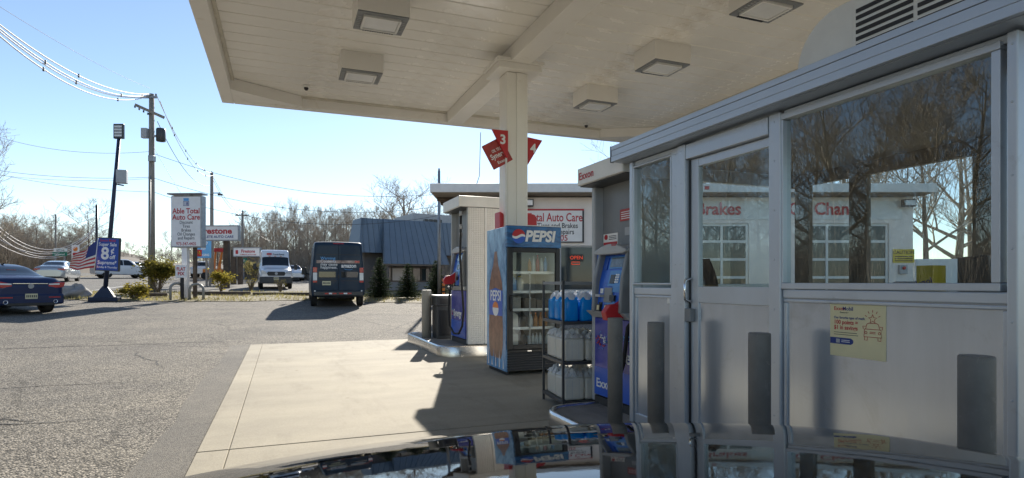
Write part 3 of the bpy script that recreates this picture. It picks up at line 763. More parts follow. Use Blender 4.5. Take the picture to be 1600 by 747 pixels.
# ================================================================== islands
def island(name, x0, x1, y0, y1, z, r, label, nose=True):
    poly = []
    def corner(cx, cy, a0):
        for k in range(9):
            a = a0 + (pi / 2) * k / 8; poly.append((cx + r * cos(a), cy + r * sin(a)))
    corner(x1 - r, y1 - r, 0); corner(x0 + r, y1 - r, pi / 2); corner(x0 + r, y0 + r, pi); corner(x1 - r, y0 + r, 1.5 * pi)
    e = empty(name, ((x0 + x1) / 2, (y0 + y1) / 2, 0.0), 0, label, 'kerb island')
    cx, cy = (x0 + x1) / 2, (y0 + y1) / 2
    loc = [(p[0] - cx, p[1] - cy) for p in poly]
    MB().prism([(p[0] * 0.985, p[1] * 0.985) for p in loc], 'z', 0.0, z).build('slab', mt['kerb'], e)
    n_ = len(loc); mb = MB()
    prof = [(0.0, 0.01), (0.0, z - 0.005), (-0.012, z + 0.018), (-0.045, z + 0.018), (-0.05, z)]
    vs_ = []
    for i, p in enumerate(loc):
        a, b = loc[i - 1], loc[(i + 1) % n_]
        t = Vector((b[0] - a[0], b[1] - a[1])).normalized(); nr = Vector((t.y, -t.x))
        for (o_, h) in prof: vs_.append((p[0] + nr.x * o_, p[1] + nr.y * o_, h))
    m_ = len(prof)
    mb.add(vs_, [(i*m_+j, ((i+1) % n_)*m_+j, ((i+1) % n_)*m_+j+1, i*m_+j+1) for i in range(n_) for j in range(m_-1)], True)
    mb.build('steel_edging', mt['steel'], e)
    return e
island('pump_island', 2.42, 4.3, 9.35, 12.4, 0.19, 0.35, 'steel edged kerb island carrying the far pump')
island('pump_island', 2.14, 4.75, 0.6, 4.84, 0.13, 0.3, 'steel edged kerb island under the booth and the near pump')

# ================================================================== bollards
def bollard(x, y, z0, h, dia, mat, label, group):
    e = empty('bollard', (x, y, z0), 0, label, 'bollard', group)
    r_ = dia / 2
    MB().lathe([(r_, 0), (r_, h - 0.01), (r_ * 0.985, h - 0.003)], n=28).build('pipe', mat, e)
    MB().lathe([(r_ * 0.985, h - 0.006), (r_ * 0.975, h - 0.001), (r_ * 0.93, h + 0.001)], n=28, smooth=False).build('cap', mat, e)
    MB().lathe([(r_ + 0.012, 0), (r_ + 0.010, 0.012), (r_, 0.016)], n=28).build('collar', mt['kerb'], e)
for y_, lb in ((3.93, 'grey pipe bollard in front of the near pump, farthest of the four along the booth'), (3.40, 'grey pipe bollard standing before the narrow booth window'), (2.46, 'grey pipe bollard right of the booth door'), (1.40, 'grey pipe bollard at the right edge below the big booth window, nearest of the four')):
    bollard(2.39, y_, 0.13, 0.85, 0.115, mt['bollard'], lb, 'bollards along the booth')
bollard(2.62, 11.25, 0.0, 1.11, 0.185, mt['bollard2'], 'thick tan bollard beside the black bin at the far pump', None)

# ================================================================== attendant booth
WX, WY0, WY1 = 2.62, 1.375, 4.06                 # front wall plane, near and far end
BX = 4.30
kio = empty('booth', (3.4, 2.7, 0.13), 0, 'silver aluminium attendant booth with large windows beside the pumps', 'booth')
def kb(name, mat, x0, x1, y0, y1, z0, z1, bevel=0.004, parent=None):
    return box(name, mat, parent or kio, x0 - 3.4, x1 - 3.4, y0 - 2.7, y1 - 2.7, z0 - 0.13, z1 - 0.13, bevel)
def ky(u): return yk(u, WX)
Y_w1a, Y_w1b = ky(993), ky(1050)                  # narrow window
Y_ja, Y_jb = ky(1064), ky(1078)                   # door jamb
Y_dg0, Y_dg1 = ky(1090), ky(1204)                 # door glass
Y_p0, Y_p1 = ky(1206), ky(1224)                   # post
Y_bg0, Y_bg1 = ky(1227), ky(1552)                 # big window glass
ZG0, ZG1 = 1.25, 2.16
A = mt['alu']; AP = mt['alu_panel']
# corner posts and mullions
kb('corner_post', A, WX - 0.02, WX + 0.07, Y_w1a + 0.012, WY1, 0.14, 2.21, 0.006)
kb('corner_post', A, WX - 0.03, WX + 0.07, WY0, ky(1580), 0.14, 2.21, 0.006)
kb('mullion', A, WX - 0.012, WX + 0.05, Y_ja, Y_w1b - 0.002, 0.14, 2.21, 0.006)
kb('door_jamb', A, WX - 0.035, WX + 0.06, Y_jb + 0.012, Y_ja - 0.003, 0.14, 2.205, 0.006)
kb('mullion', A, WX - 0.025, WX + 0.06, Y_p1 + 0.0, Y_p0 + 0.0, 0.14, 2.205, 0.006)
# headers
kb('header', A, WX + 0.0, WX + 0.05, ky(1580) + 0.002, Y_p1 - 0.002, ZG1 + 0.02, 2.215)
kb('header', A, WX - 0.03, WX + 0.05, Y_p0 + 0.003, Y_jb + 0.010, 2.10, 2.20)
kb('header', A, WX + 0.0, WX + 0.05, Y_w1b + 0.0, Y_w1a + 0.010, ZG1 + 0.02, 2.215)
# big window, narrow window: frame bars with a pane
def window(y0, y1, z0, z1, fw, x=WX, out=0.018, hide=False):
    w = kb('window_frame', A, x - out, x + 0.04, y0 - fw, y1 + fw, z0 - fw, z0 - 0.001, 0.004)
    kb('frame_bar', A, x - out, x + 0.04, y0 - fw, y1 + fw, z1 + 0.001, z1 + fw, 0.004, None)
    kb('frame_bar', A, x - out + 0.001, x + 0.039, y0 - fw, y0 - 0.001, z0, z1, 0.003, None)
    kb('frame_bar', A, x - out + 0.001, x + 0.039, y1 + 0.001, y1 + fw, z0, z1, 0.003, None)
    kb('pane', mt['glass'], x + 0.012, x + 0.016, y0 - 0.004, y1 + 0.004, z0 - 0.004, z1 + 0.004, 0)
window(Y_bg1, Y_bg0, ZG0, ZG1, 0.034)
window(Y_w1b + 0.004, Y_w1a - 0.004, ZG0, ZG1, 0.014)
# lower walls: rails and recessed panels
def lower(y0, y1, zr):
    kb('sill_rail', A, WX - 0.008, WX + 0.05, y0, y1, zr, ZG0 - 0.036, 0.006)
    kb('wall_panel', AP, WX + 0.008, WX + 0.03, y0, y1, 0.14, zr + 0.002, 0)
    for (a0, a1, b0, b1) in ((y0, y1, zr - 0.022, zr - 0.004), (y0, y1, 0.14, 0.22)):
        kb('panel_moulding', A, WX - 0.004, WX + 0.012, a0, a1, b0, b1, 0.005)
    for (a0, a1) in ((y0, y0 + 0.025), (y1 - 0.025, y1)):
        kb('panel_moulding', A, WX - 0.004, WX + 0.012, a0, a1, 0.223, zr - 0.025, 0.005)
lower(ky(1580) + 0.002, Y_p1 - 0.003, 1.165)
lower(Y_w1b + 0.0, Y_w1a + 0.010, 1.16)
# door
dz0, dz1 = 0.16, 2.095
dr = kb('door', A, WX + 0.008, WX + 0.045, Y_p0 + 0.006, Y_jb - 0.004, 1.115, 1.225, 0.004)
def db(name, mat, x0, x1, y0, y1, z0, z1, bevel=0.003): return kb(name, mat, x0, x1, y0, y1, z0, z1, bevel, dr)
dr.location = (0, 0, 0)
db('stile', A, WX + 0.006, WX + 0.046, Y_dg0 + 0.001, Y_jb - 0.004, dz0, dz1)
db('stile', A, WX + 0.006, WX + 0.046, Y_p0 + 0.006, Y_dg1 - 0.001, dz0, dz1)
db('top_rail', A, WX + 0.008, WX + 0.044, Y_dg1, Y_dg0, 2.04, dz1 - 0.001)
db('bottom_rail', A, WX + 0.008, WX + 0.044, Y_dg1, Y_dg0, dz0, 0.3)
db('pane', mt['glass'], WX + 0.022, WX + 0.026, Y_dg1 - 0.002, Y_dg0 + 0.002, 1.222, 2.044, 0)
db('door_panel', AP, WX + 0.018, WX + 0.03, Y_dg1 - 0.002, Y_dg0 + 0.002, 0.298, 1.118, 0)
hy = ky(1080)
hd = MB(); hd.tube([(WX - 3.4 + 0.0, hy - 2.7, 1.28 - 0.13), (WX - 3.4 - 0.05, hy - 2.7, 1.265 - 0.13), (WX - 3.4 - 0.055, hy - 2.7, 1.2 - 0.13), (WX - 3.4 - 0.05, hy - 2.7, 1.135 - 0.13), (WX - 3.4 + 0.0, hy - 2.7, 1.12 - 0.13)], 0.009, 10)
hd.build('handle', mt['chrome'], dr)
db('lock_box', mt['grey'], WX - 0.035, WX + 0.004, hy - 0.035, hy + 0.03, 0.985, 1.075, 0.004)
db('door_gap', mt['black'], WX + 0.0, WX + 0.005, Y_jb - 0.004, Y_jb + 0.011, 0.15, 2.095, 0)
st = kb('sticker', mt['white'], WX + 0.004, WX + 0.0075, ky(1049), ky(1042), 1.10, 1.155, 0)
# roof with banded fascia
FX = 2.48
kb('roof', mt['fascia'], FX + 0.03, BX + 0.14, WY0 - 0.11, WY1 + 0.06, 2.222, 2.348, 0)
for (z0, z1, o_) in ((2.225, 2.268, 0.0), (2.27, 2.316, 0.003), (2.318, 2.352, 0.0)):
    kb('fascia_band', mt['fascia'], FX + o_, FX + 0.028, WY0 - 0.14, WY1 + 0.085, z0, z1, 0.002)
    kb('fascia_band', mt['fascia'], FX + 0.03, BX + 0.16, WY0 - 0.14 + o_, WY0 - 0.112, z0, z1, 0.002)
    kb('fascia_band', mt['fascia'], FX + 0.03, BX + 0.16, WY1 + 0.062, WY1 + 0.085 - o_, z0, z1, 0.002)
kb('roof_trim', mt['charcoal'], FX - 0.003, FX + 0.03, WY1 + 0.086, WY1 + 0.092, 2.222, 2.354, 0)
kb('ceiling', mt['interior'], WX + 0.06, BX - 0.03, WY0 + 0.04, WY1 - 0.05, 2.205, 2.2205, 0)
kb('floor', mt['charcoal'], WX + 0.05, BX - 0.03, WY0 + 0.03, WY1 - 0.03, 0.135, 0.16, 0)
# back wall and end walls with their windows
I_ = mt['interior']
kb('wall_panel', I_, BX - 0.03, BX + 0.02, WY0, WY1, 0.14, 1.10, 0)
kb('header', I_, BX - 0.03, BX + 0.02, WY0, WY1, 2.10, 2.2215, 0)
bp = [yk(1246, BX), yk(1268, BX), yk(1331, BX), yk(1359, BX), yk(1524, BX), yk(1600, BX)]
kb('mullion', I_, BX - 0.035, BX + 0.015, bp[1], bp[0], 1.102, 2.098)
kb('mullion', I_, BX - 0.035, BX + 0.015, bp[3], bp[2], 1.102, 2.098)
kb('mullion', I_, BX - 0.035, BX + 0.015, WY0, bp[4], 1.102, 2.098)
g2 = glass_mat('clear_back_glass', 1.35, (0.95, 0.97, 0.97)); mt['glass_back'] = g2
for (a0, a1) in ((bp[4], bp[3]), (bp[2], bp[1])):
    kb('pane', g2, BX - 0.004, BX, a0, a1, 1.1, 2.1, 0)
for (y0, y1) in ((WY1 - 0.05, WY1 - 0.002), (WY0 + 0.002, WY0 + 0.05)):
    kb('wall_panel', A, WX + 0.073, BX - 0.036, y0, y1, 0.14, 1.24, 0)
    kb('header', A, WX + 0.073, BX - 0.036, y0, y1, 2.10, 2.2035, 0)
    kb('pane', g2, WX + 0.073, BX - 0.036, (y0 + y1) / 2 - 0.002, (y0 + y1) / 2 + 0.002, 1.24, 2.1, 0)
# screw heads along posts and rails
scr = MB().lathe([(0.0048, 0.0), (0.0045, -0.002), (0.002, -0.003)], (0, 0, 0), 'x', 8).mesh('screw')
for (yy_, xx_) in (((Y_p0 + Y_p1) / 2, WX - 0.025), ((Y_ja + Y_jb) / 2 + 0.004, WX - 0.035), ((ky(1580) + WY0) / 2, WX - 0.03), ((Y_w1b + Y_ja) / 2, WX - 0.012)):
    for zz_ in (0.5, 0.8, 1.1, 1.38, 1.66, 1.94, 2.16):
        shared('screw', scr, mt['alu'], kio, (xx_ - 3.4, yy_ - 2.7, zz_ - 0.13))
# poster on the wall below the big window
pz0, pz1 = 0.955, 1.13; pX = WX + 0.0065
py0, py1 = ky(1383), ky(1296)
po = empty('poster', (pX, (py0 + py1) / 2, 0.84), 0, 'pale yellow rewards poster stuck below the big booth window', 'poster')
PW = (py1 - py0) / 2
k_ = (1340 - 800) / F_PX; dd_ = WX / (FW.x + RT.x * k_)
PT, PB = zat(475, dd_), zat(560, dd_)
po.location = (pX, (py0 + py1) / 2, (PT + PB) / 2); PH = (PT - PB) / 2
MB().box(-0.0012, 0.0012, -PW, PW, -PH, PH).build('sheet', mt['poster'], po)
Rr, Uu = (0, -1, 0), (0, 0, 1)
def pt_(s_, size, mat, y, z, **kw): return text(s_, size, mat, po, (-0.0016, y * PW, z * PH), Rr, Uu, 0.0003, 'LEFT', **kw)
pt_('Exxon', 0.026, mt['textred'], 0.85, 0.74, bold=0.0004); pt_('Mobil', 0.026, mt['textblu'], 0.52, 0.74, bold=0.0004); pt_('Rewards+', 0.012, mt['textblk'], 0.62, 0.63)
pt_('Our favorite type of math:', 0.0175, mt['textblu'], 0.85, 0.42, bold=0.0003, sx=0.92)
pt_('100 points =', 0.029, mt['textred'], 0.85, 0.22, bold=0.0006, sx=0.9); pt_('$1 in savings', 0.029, mt['textred'], 0.85, 0.02, bold=0.0006, sx=0.9)
for zz, ll in ((-0.10, 0.86), (-0.18, 0.9)):
    MB().box(-0.0022, -0.0013, (0.85 - ll) * PW, 0.85 * PW, zz * PH - 0.0012, zz * PH + 0.0012).build('fine_print', mt['textblk'], po)
MB().prism([(PW * 0.99, -0.30 * PH), (0.22 * PW, -0.30 * PH), (0.14 * PW, -0.35 * PH), (0.12 * PW, -0.42 * PH), (0.14 * PW, -0.49 * PH), (0.22 * PW, -0.54 * PH), (PW * 0.99, -0.54 * PH)], 'x', -0.0024, -0.0013).build('banner', mt['textblu'], po)
MB().box(-0.003, -0.0025, 0.62 * PW, 0.76 * PW, -0.5 * PH, -0.35 * PH).build('emblem', mt['lgrey'], po)
for zz in (-0.39, -0.45): MB().box(-0.003, -0.0025, 0.25 * PW, 0.56 * PW, zz * PH - 0.0012, zz * PH + 0.0016).build('fine_print', mt['textwht'], po)
def pline(pts, r_=0.0013, closed=True):
    q = [(-0.002, -a * PW, b * PH) for a, b in pts]
    if closed: q.append(q[0])
    MB().tube(q, r_, 4, cap=False).build('drawing_line', mt['textred'], po)
pline([(0.32, 0.10), (0.36, 0.28), (0.42, 0.32), (0.70, 0.32), (0.76, 0.28), (0.80, 0.10)])
pline([(0.28, 0.10), (0.84, 0.10), (0.86, -0.18), (0.26, -0.18)])
pline([(0.28, -0.18), (0.28, -0.3), (0.38, -0.3), (0.38, -0.18)]); pline([(0.74, -0.18), (0.74, -0.3), (0.84, -0.3), (0.84, -0.18)])
pline([(0.24, 0.10), (0.22, 0.2), (0.32, 0.2)], closed=False); pline([(0.88, 0.10), (0.90, 0.2), (0.80, 0.2)], closed=False)
pline([(0.33 + 0.04 * cos(a), -0.03 + 0.045 * sin(a)) for a in [k * pi / 4 for k in range(8)]]); pline([(0.79 + 0.04 * cos(a), -0.03 + 0.045 * sin(a)) for a in [k * pi / 4 for k in range(8)]])
pline([(0.46, 0.0), (0.66, 0.0)], closed=False); pline([(0.46, -0.05), (0.66, -0.05)], closed=False)
pline([(0.56 + (0.15 if k % 2 == 0 else 0.065) * sin(k * pi / 5), 0.47 + (0.17 if k % 2 == 0 else 0.07) * cos(k * pi / 5)) for k in range(10)])
for a in (-1.2, -0.6, 0, 0.6, 1.2): pline([(0.56 + 0.21 * sin(a), 0.47 + 0.24 * cos(a)), (0.56 + 0.28 * sin(a), 0.47 + 0.33 * cos(a))], closed=False)

# things inside the booth
desk = empty('counter', (3.95, 2.5, 0.16), 0, 'grey counter inside the booth along its back wall', 'counter')
MB().box(-0.25, 0.25, -1.0, 1.2, 0.86, 0.9).build('worktop', mt['interior'], desk, 0.004)
MB().box(-0.2, 0.24, -0.98, 1.18, 0.0, 0.858).build('cabinet', mt['grey'], desk)
def on_desk(u0, u1, X): return yk(u1, X), yk(u0, X)
y0, y1 = on_desk(1505, 1562, 3.15)
o = empty('monitor', (3.15, (y0 + y1) / 2, 1.06), 0.0, 'dark slanted monitor inside the booth at the right of the big window', 'monitor')
MB().prism([(-0.09, 0.0), (0.09, 0.0), (0.09, 0.315), (-0.045, 0.325)], 'x', -0.03, 0.03).build('screen', mt['black'], o, 0.004)
MB().box(-0.05, 0.05, -0.05, 0.05, -0.04, -0.002).build('stand', mt['charcoal'], o)
MB().box(-0.1, 0.1, -0.12, 0.12, -0.9, -0.042).build('pedestal', mt['charcoal'], o)
y0, y1 = on_desk(1443, 1470, 3.85)
o = MB().box(3.78, 3.90, y0, y1, 1.062, 1.36).build('snack_box', mt['yellow'], None, 0.003); tag(o, 'orange and yellow carton on the booth counter left of the monitor', 'box')
text('Lysol', 0.05, mt['textblu'], o, (3.7775, (y0 + y1) / 2, 1.24), (0, -1, 0.25), (0, 0.25, 1), 0.0005, bold=0.001)
y0, y1 = on_desk(1386, 1428, 3.85)
o = empty('card_terminal', (3.85, (y0 + y1) / 2, 1.062), 0, 'grey card terminal on the booth counter below the yellow caution sign', 'terminal')
MB().prism([(-0.07, 0.0), (0.08, 0.0), (0.08, 0.2), (-0.07, 0.15)], 'y', -(y1 - y0) / 2, (y1 - y0) / 2).build('body', mt['grey'], o, 0.006)
for k in range(4): MB().box(-0.076, -0.0705, -0.1 + 0.05 * k, -0.07 + 0.05 * k, 0.06, 0.1).build('key', mt['black'], o)
ch = empty('chair', (3.12, yk(1092, 3.12), 0.16), 0, 'black office chair behind the booth door glass', 'chair')
MB().grid(lambda a, b: (0.06 * sin(pi * b), 0.16 * (2 * a - 1) * (0.8 + 0.2 * sin(pi * b)), 0.78 + 0.5 * b), 8, 10).build('backrest', mt['black'], ch)
MB().box(-0.1, 0.35, -0.22, 0.22, 0.46, 0.53).build('seat', mt['black'], ch, 0.03)
MB().tube([(0.1, 0, 0.0), (0.1, 0, 0.46)], 0.03, 10).build('gas_column', mt['charcoal'], ch)
MB().tube([(0.0, 0, 0.5), (-0.02, 0, 0.7), (0.02, 0, 0.9)], 0.02, 8).build('back_support', mt['charcoal'], ch)
for k in range(5):
    a = k * 2 * pi / 5
    MB().tube([(0.1, 0, 0.08), (0.1 + 0.28 * cos(a), 0.28 * sin(a), 0.04)], 0.018, 6).build('leg', mt['charcoal'], ch)
# air conditioner on the booth roof
ac = empty('air_conditioner', (3.35, 2.2, 2.353), 0, 'white rooftop air conditioner with black louvres on the booth', 'air conditioner')
yn, yf = 1.55 - 2.2, 2.78 - 2.2; hh = 0.50; rr = 0.30
prof = [(yn, 0), (yn, hh)] + [(yf - rr + rr * sin(a), hh - rr + rr * cos(a)) for a in [k * pi / 2 / 10 for k in range(11)]] + [(yf + 0.02, 0)]
MB().prism(prof, 'x', -0.35, 0.45).build('casing', mt['white'], ac, 0.01)
l0, l1 = 1.70 - 2.2, 2.36 - 2.2
MB().box(-0.362, -0.351, l0, l1 + 0.02, 0.02, 0.46).build('louvre_frame', mt['white'], ac, 0.003)
lm = (l0 + l1) / 2
for k in range(10):
    z = 0.05 + 0.039 * k
    for (a0, a1) in ((l0 + 0.03, lm - 0.012), (lm + 0.012, l1)):
        MB().box(-0.367, -0.3625, a0, a1, z, z + 0.021).build('louvre_slot', mt['black'], ac)

# ================================================================== fuel pumps
def pump_body(e, L, D, zb):
    """cabinet with a two column frame and a roof cap; the dispensing face looks to -x; length L along y"""
    h = L / 2
    MB().box(0.0, D, -h, h, 0.0, 0.08).build('plinth', mt['charcoal'], e)
    MB().box(0.03, D - 0.03, -h, h, 0.08, 0.98).build('cabinet', mt['charcoal'], e)
    for sy in (-1, 1):
        MB().box(0.0, D, sy * (h - 0.001), sy * (h + 0.06), 0.02, 2.34).build('end_frame', mt['lgrey'], e, 0.012)
    MB().box(0.09, D - 0.09, -h, h, 0.98, 2.34).build('column_panel', mt['grey'], e)
    MB().box(-0.15, D + 0.15, -h - 0.065, h + 0.065, 2.345, 2.53).build('cap', mt['white'], e, 0.012)
    MB().box(-0.12, D + 0.12, -h - 0.062, h + 0.062, 2.335, 2.344).build('cap_soffit', mt['charcoal'], e)
def pump_face(e, L, nb=0.25):
    h = L / 2
    # curved light grey surround
    def hood(x0, x1):
        prof = [(-0.02, 0.96), (-0.11, 1.0), (-0.085, 1.35), (-0.02, 1.66), (0.085, 1.70), (0.085, 0.96)]
        return prof
    for (y0, y1) in ((-h * 0.94 + 0.015, -h * 0.94 + 0.06), (h * 0.94 - nb, h * 0.94 - nb + 0.045)):
        MB().prism(hood(0, 0), 'y', y0, y1).build('surround_side', mt['grey'], e, 0.01)
    ya, yb = -h * 0.94 + 0.061, h * 0.94 - nb - 0.001
    # arched top
    arch = []
    for k in range(13):
        t = k / 12; arch.append((ya - 0.06 + (yb - ya + 0.12) * t, 1.625 + 0.065 * sin(pi * t)))
    poly = arch + [(yb + 0.06, 1.60), (yb, 1.585), (ya, 1.585), (ya - 0.06, 1.60)]
    MB().prism(poly, 'x', -0.07, 0.088).build('surround_top', mt['lgrey'], e, 0.012)
    MB().prism([(-0.005, 1.0), (-0.07, 1.02), (-0.045, 1.3), (0.02, 1.58), (0.084, 1.58), (0.084, 1.0)], 'y', ya, yb).build('face', mt['blue'], e)
    sl = Vector((0.065, 0, 0.28)).normalized(); nx = Vector((-sl.z, 0, sl.x))
    def onface(name, mat, yc, zc, w, hgt, th=0.012):
        t = (zc - 1.02) / 0.28 if zc < 1.3 else 1
        xb = -0.07 + 0.025 * (zc - 1.02) / 0.28 if zc < 1.3 else -0.045 + 0.065 * (zc - 1.3) / 0.28
        s2 = Vector((0.025, 0, 0.28)).normalized() if zc < 1.3 else Vector((0.065, 0, 0.28)).normalized()
        n2 = Vector((-s2.z, 0, s2.x)); c = Vector((xb, yc, zc))
        vs_ = []
        for o_ in (-0.004, th):
            for (a, b) in ((-1, -1), (1, -1), (1, 1), (-1, 1)):
                vs_.append(c + Vector((0, a * w / 2, 0)) + s2 * (b * hgt / 2) + n2 * o_)
        return MB().add(vs_, [(0, 1, 2, 3), (7, 6, 5, 4), (0, 4, 5, 1), (1, 5, 6, 2), (2, 6, 7, 3), (3, 7, 4, 0)]).build(name, mat, e)
    ym = (ya + yb) / 2; W_ = yb - ya
    onface('screen_bezel', mt['blue_lt'], ym - 0.04, 1.5, W_ * 0.62, 0.13, 0.008); onface('screen', mt['screen'], ym - 0.04, 1.5, W_ * 0.5, 0.10, 0.012)
    onface('grade_panel', mt['signblue'], yb - 0.05, 1.49, 0.07, 0.13, 0.008)
    onface('display_bezel', mt['blue_lt'], ym - 0.06, 1.34, W_ * 0.5, 0.16, 0.008); onface('keypad', mt['charcoal'], ym - 0.03, 1.33, 0.07, 0.09, 0.016)
    for k in range(4):
        for q in range(2): onface('key', mt['lens'], ym - 0.085 - 0.032 * q, 1.30 + 0.024 * k, 0.024, 0.017, 0.016)
    onface('card_reader', mt['grey'], ym + 0.02, 1.17, 0.13, 0.15, 0.014); onface('card_slot', mt['black'], ym - 0.06, 1.14, 0.075, 0.06, 0.022)
    onface('receipt_slot', mt['lgrey'], yb - 0.07, 1.16, 0.08, 0.025, 0.05); onface('price_sticker', mt['lens'], yb - 0.06, 1.21, 0.05, 0.05, 0.006)
    onface('grade_button', mt['blue_lt'], ym - 0.1, 1.24, 0.12, 0.08, 0.01)
    onface('label', mt['blue_lt'], ym - 0.02, 1.06, 0.15, 0.09, 0.008); onface('speaker', mt['black'], yb - 0.06, 1.07, 0.05, 0.05, 0.008)
    for k in range(2):
        y_ = yb - 0.05 - 0.13 * k
        onface('grade_selector', mt['black'], y_, 1.035, 0.055, 0.075, 0.02); onface('selector_plate', mt['poster'], y_, 1.038, 0.034, 0.05, 0.026)
    # side sticker panel at the far edge of the face
    y0, y1 = h * 0.94 - nb + 0.055, h * 0.94 + 0.01
    MB().box(0.02, 0.085, y0, y1, 0.99, 1.60).build('notice_panel', mt['blue'], e, 0.006)
    for k in range(5):
        MB().box(0.0165, 0.0195, y0 + 0.02, y1 - 0.015, 1.53 - 0.09 * k - 0.06, 1.53 - 0.09 * k).build('notice', mt['blue_lt'] if k % 2 else mt['lens'], e)
    # counter lip and lower advertising panel
    MB().prism([(-0.03, 0.93), (-0.10, 1.0), (0.03, 1.0), (0.03, 0.93)], 'y', -h + 0.01, h - 0.01).build('shelf', mt['lgrey'], e, 0.006)
    MB().box(-0.012, 0.029, -h + 0.02, h - 0.02, 0.10, 0.925).build('front_panel', mt['blue2'], e, 0.01)
    MB().box(-0.016, -0.0125, -h + 0.025, h - 0.025, 0.104, 0.40).build('front_band', mt['blue'], e)
def nozzle(e, y, z, x=-0.05):
    nz = MB().prism([(0.05, 0.02), (-0.02, -0.02), (-0.16, -0.03), (-0.18, 0.05), (-0.13, 0.12), (-0.05, 0.13), (0.03, 0.18), (0.07, 0.14)], 'y', y - 0.04, y + 0.04).build('nozzle', mt['red'], e, 0.007)
    nz.location = (x, 0, z)
    MB().tube([(-0.05, y, 0.10), (0.03, y, 0.18), (0.10, y, 0.22)], 0.013, 8).build('spout', mt['chrome'], nz)
    MB().tube([(-0.11, y, -0.01), (-0.10, y, -0.11), (-0.02, y, -0.13), (0.0, y, -0.01)], 0.008, 6).build('trigger_guard', mt['black'], nz)
    MB().tube([(-0.04, y, -0.005), (-0.05, y, -0.12)], 0.02, 8).build('grip', mt['charcoal'], nz)
    return nz
def dots_logo(e, x, yc, zc, R_, seed):
    r_ = random.Random(seed)
    for k in range(46):
        a = r_.uniform(0, 2 * pi); q = R_ * r_.uniform(0.35, 1.0); s_ = r_.uniform(0.004, 0.010)
        y, z = yc + q * cos(a), zc + q * sin(a)
        m_ = mt['red'] if (a < 0.9 or a > 5.6 or (a > 3.8 and q < 0.7 * R_)) else (mt['textlb'] if q > 0.75 * R_ else mt['textwht'])
        MB().prism([(y + s_ * cos(b), z + s_ * sin(b)) for b in [w * pi / 3 for w in range(6)]], 'x', x - 0.001, x + 0.002).build('logo_dot', m_, e)

# far pump on its island: the perforated end panel faces us
p1 = empty('fuel_pump', (2.92, 10.05, 0.19), 0, 'far fuel pump with white perforated end panel and hanging black hose', 'fuel pump')
pump_body(p1, 0.92, 0.66, 0)
pump_face(p1, 0.92)
perf = M('perforated_white_panel', (0.72, 0.70, 0.66), 0.5, var=0.04)
nt = perf.node_tree; N = nt.nodes; L = nt.links; b = N['Principled BSDF']
tc = N.new('ShaderNodeTexCoord'); vo = N.new('ShaderNodeTexVoronoi'); vo.inputs['Scale'].default_value = 32; vo.inputs['Randomness'].default_value = 0
L.new(tc.outputs['Object'], vo.inputs['Vector'])
bpn = N.new('ShaderNodeBump'); bpn.inputs['Strength'].default_value = 0.8; bpn.inputs['Distance'].default_value = 0.01
L.new(vo.outputs['Distance'], bpn.inputs['Height']); L.new(bpn.outputs[0], b.inputs['Normal'])
for (x0, x1) in ((0.005, 0.30), (0.345, 0.655)):
    MB().box(x0, x1, -0.46 - 0.075, -0.46 - 0.0605, 0.02, 2.335).build('end_panel', perf, p1, 0.004)
MB().box(0.302, 0.343, -0.46 - 0.09, -0.46 - 0.0605, 0.02, 2.335).build('cover_strip', mt['white'], p1, 0.004)
text('Synergy', 0.17, mt['textwht'], p1, (-0.018, 0.02, 0.47), (0, -1, 0), (0, 0, 1), 0.001, bold=0.004, sx=0.9)
dots_logo(p1, -0.018, 0.33, 0.52, 0.07, 4)
nozzle(p1, 0.02, 1.06, -0.10)
MB().tube([(-0.06, -0.34, 2.30), (-0.07, -0.36, 1.9), (-0.10, -0.42, 1.5), (-0.12, -0.60, 1.0), (-0.12, -0.70, 0.6), (-0.12, -0.62, 0.34), (-0.12, -0.42, 0.20), (-0.13, -0.16, 0.18), (-0.14, 0.10, 0.30), (-0.14, 0.16, 0.6), (-0.14, 0.10, 0.9), (-0.14, 0.03, 1.02)], 0.018, 10).build('hose', mt['black_rubber'], p1)
for z in (2.25, 2.02, 1.88): MB().lathe([(0.03, z - 0.04), (0.03, z + 0.04)], (-0.062, -0.345, 0), 'z', 12).build('hose_coupling', mt['lgrey'], p1)

# near pump beside the booth: its dispensing face looks towards the lane
p2_ = empty('fuel_pump', (2.74, 4.54, 0.13), 0, 'near fuel pump with blue face and red nozzle beside the booth', 'fuel pump')
PL = 0.66
p2_.scale = (1, 1, 0.865)
pump_body(p2_, PL, 0.62, 0)
pump_face(p2_, PL, 0.15)  # face in its own plain blue
dots_logo(p2_, -0.018, 0.17, 0.68, 0.10, 8)
text('Exxon', 0.13, mt['textwht'], p2_, (-0.018, 0.27, 0.19), (0, -1, 0), (0, 0, 1), 0.001, 'LEFT', bold=0.0025)
text('Synergy', 0.19, mt['textwht'], p2_, (-0.018, 0.04, 0.50), (0, -1, 0), (0, 0, 1), 0.001, 'LEFT', bold=0.004)
text('TECHNOLOGY', 0.075, mt['textlb'], p2_, (-0.018, 0.0, 0.72), (0, -1, 0), (0, 0, 1), 0.001, 'LEFT')
text('Exxon', 0.11, mt['textred'], p2_, (-0.1525, 0.36, 2.40), (0, -1, 0), (0, 0, 1), 0.001, 'LEFT', bold=0.0015)
nozzle(p2_, -0.22, 0.96, -0.05)
MB().tube([(0.06, -0.28, 0.99), (-0.02, -0.27, 0.86), (-0.05, -0.25, 0.5), (-0.07, -0.24, 0.36), (-0.09, -0.22, 0.5), (-0.09, -0.22, 0.84)], 0.017, 10).build('hose', mt['black_rubber'], p2_)
MB().box(0.083, 0.0895, -0.28, 0.02, 1.93, 2.05).build('sticker', mt['dred'], p2_)
for k in range(4): MB().box(0.081, 0.0829, -0.25, 0.0, 1.95 + 0.022 * k, 1.958 + 0.022 * k).build('fine_print', mt['textwht'], p2_)
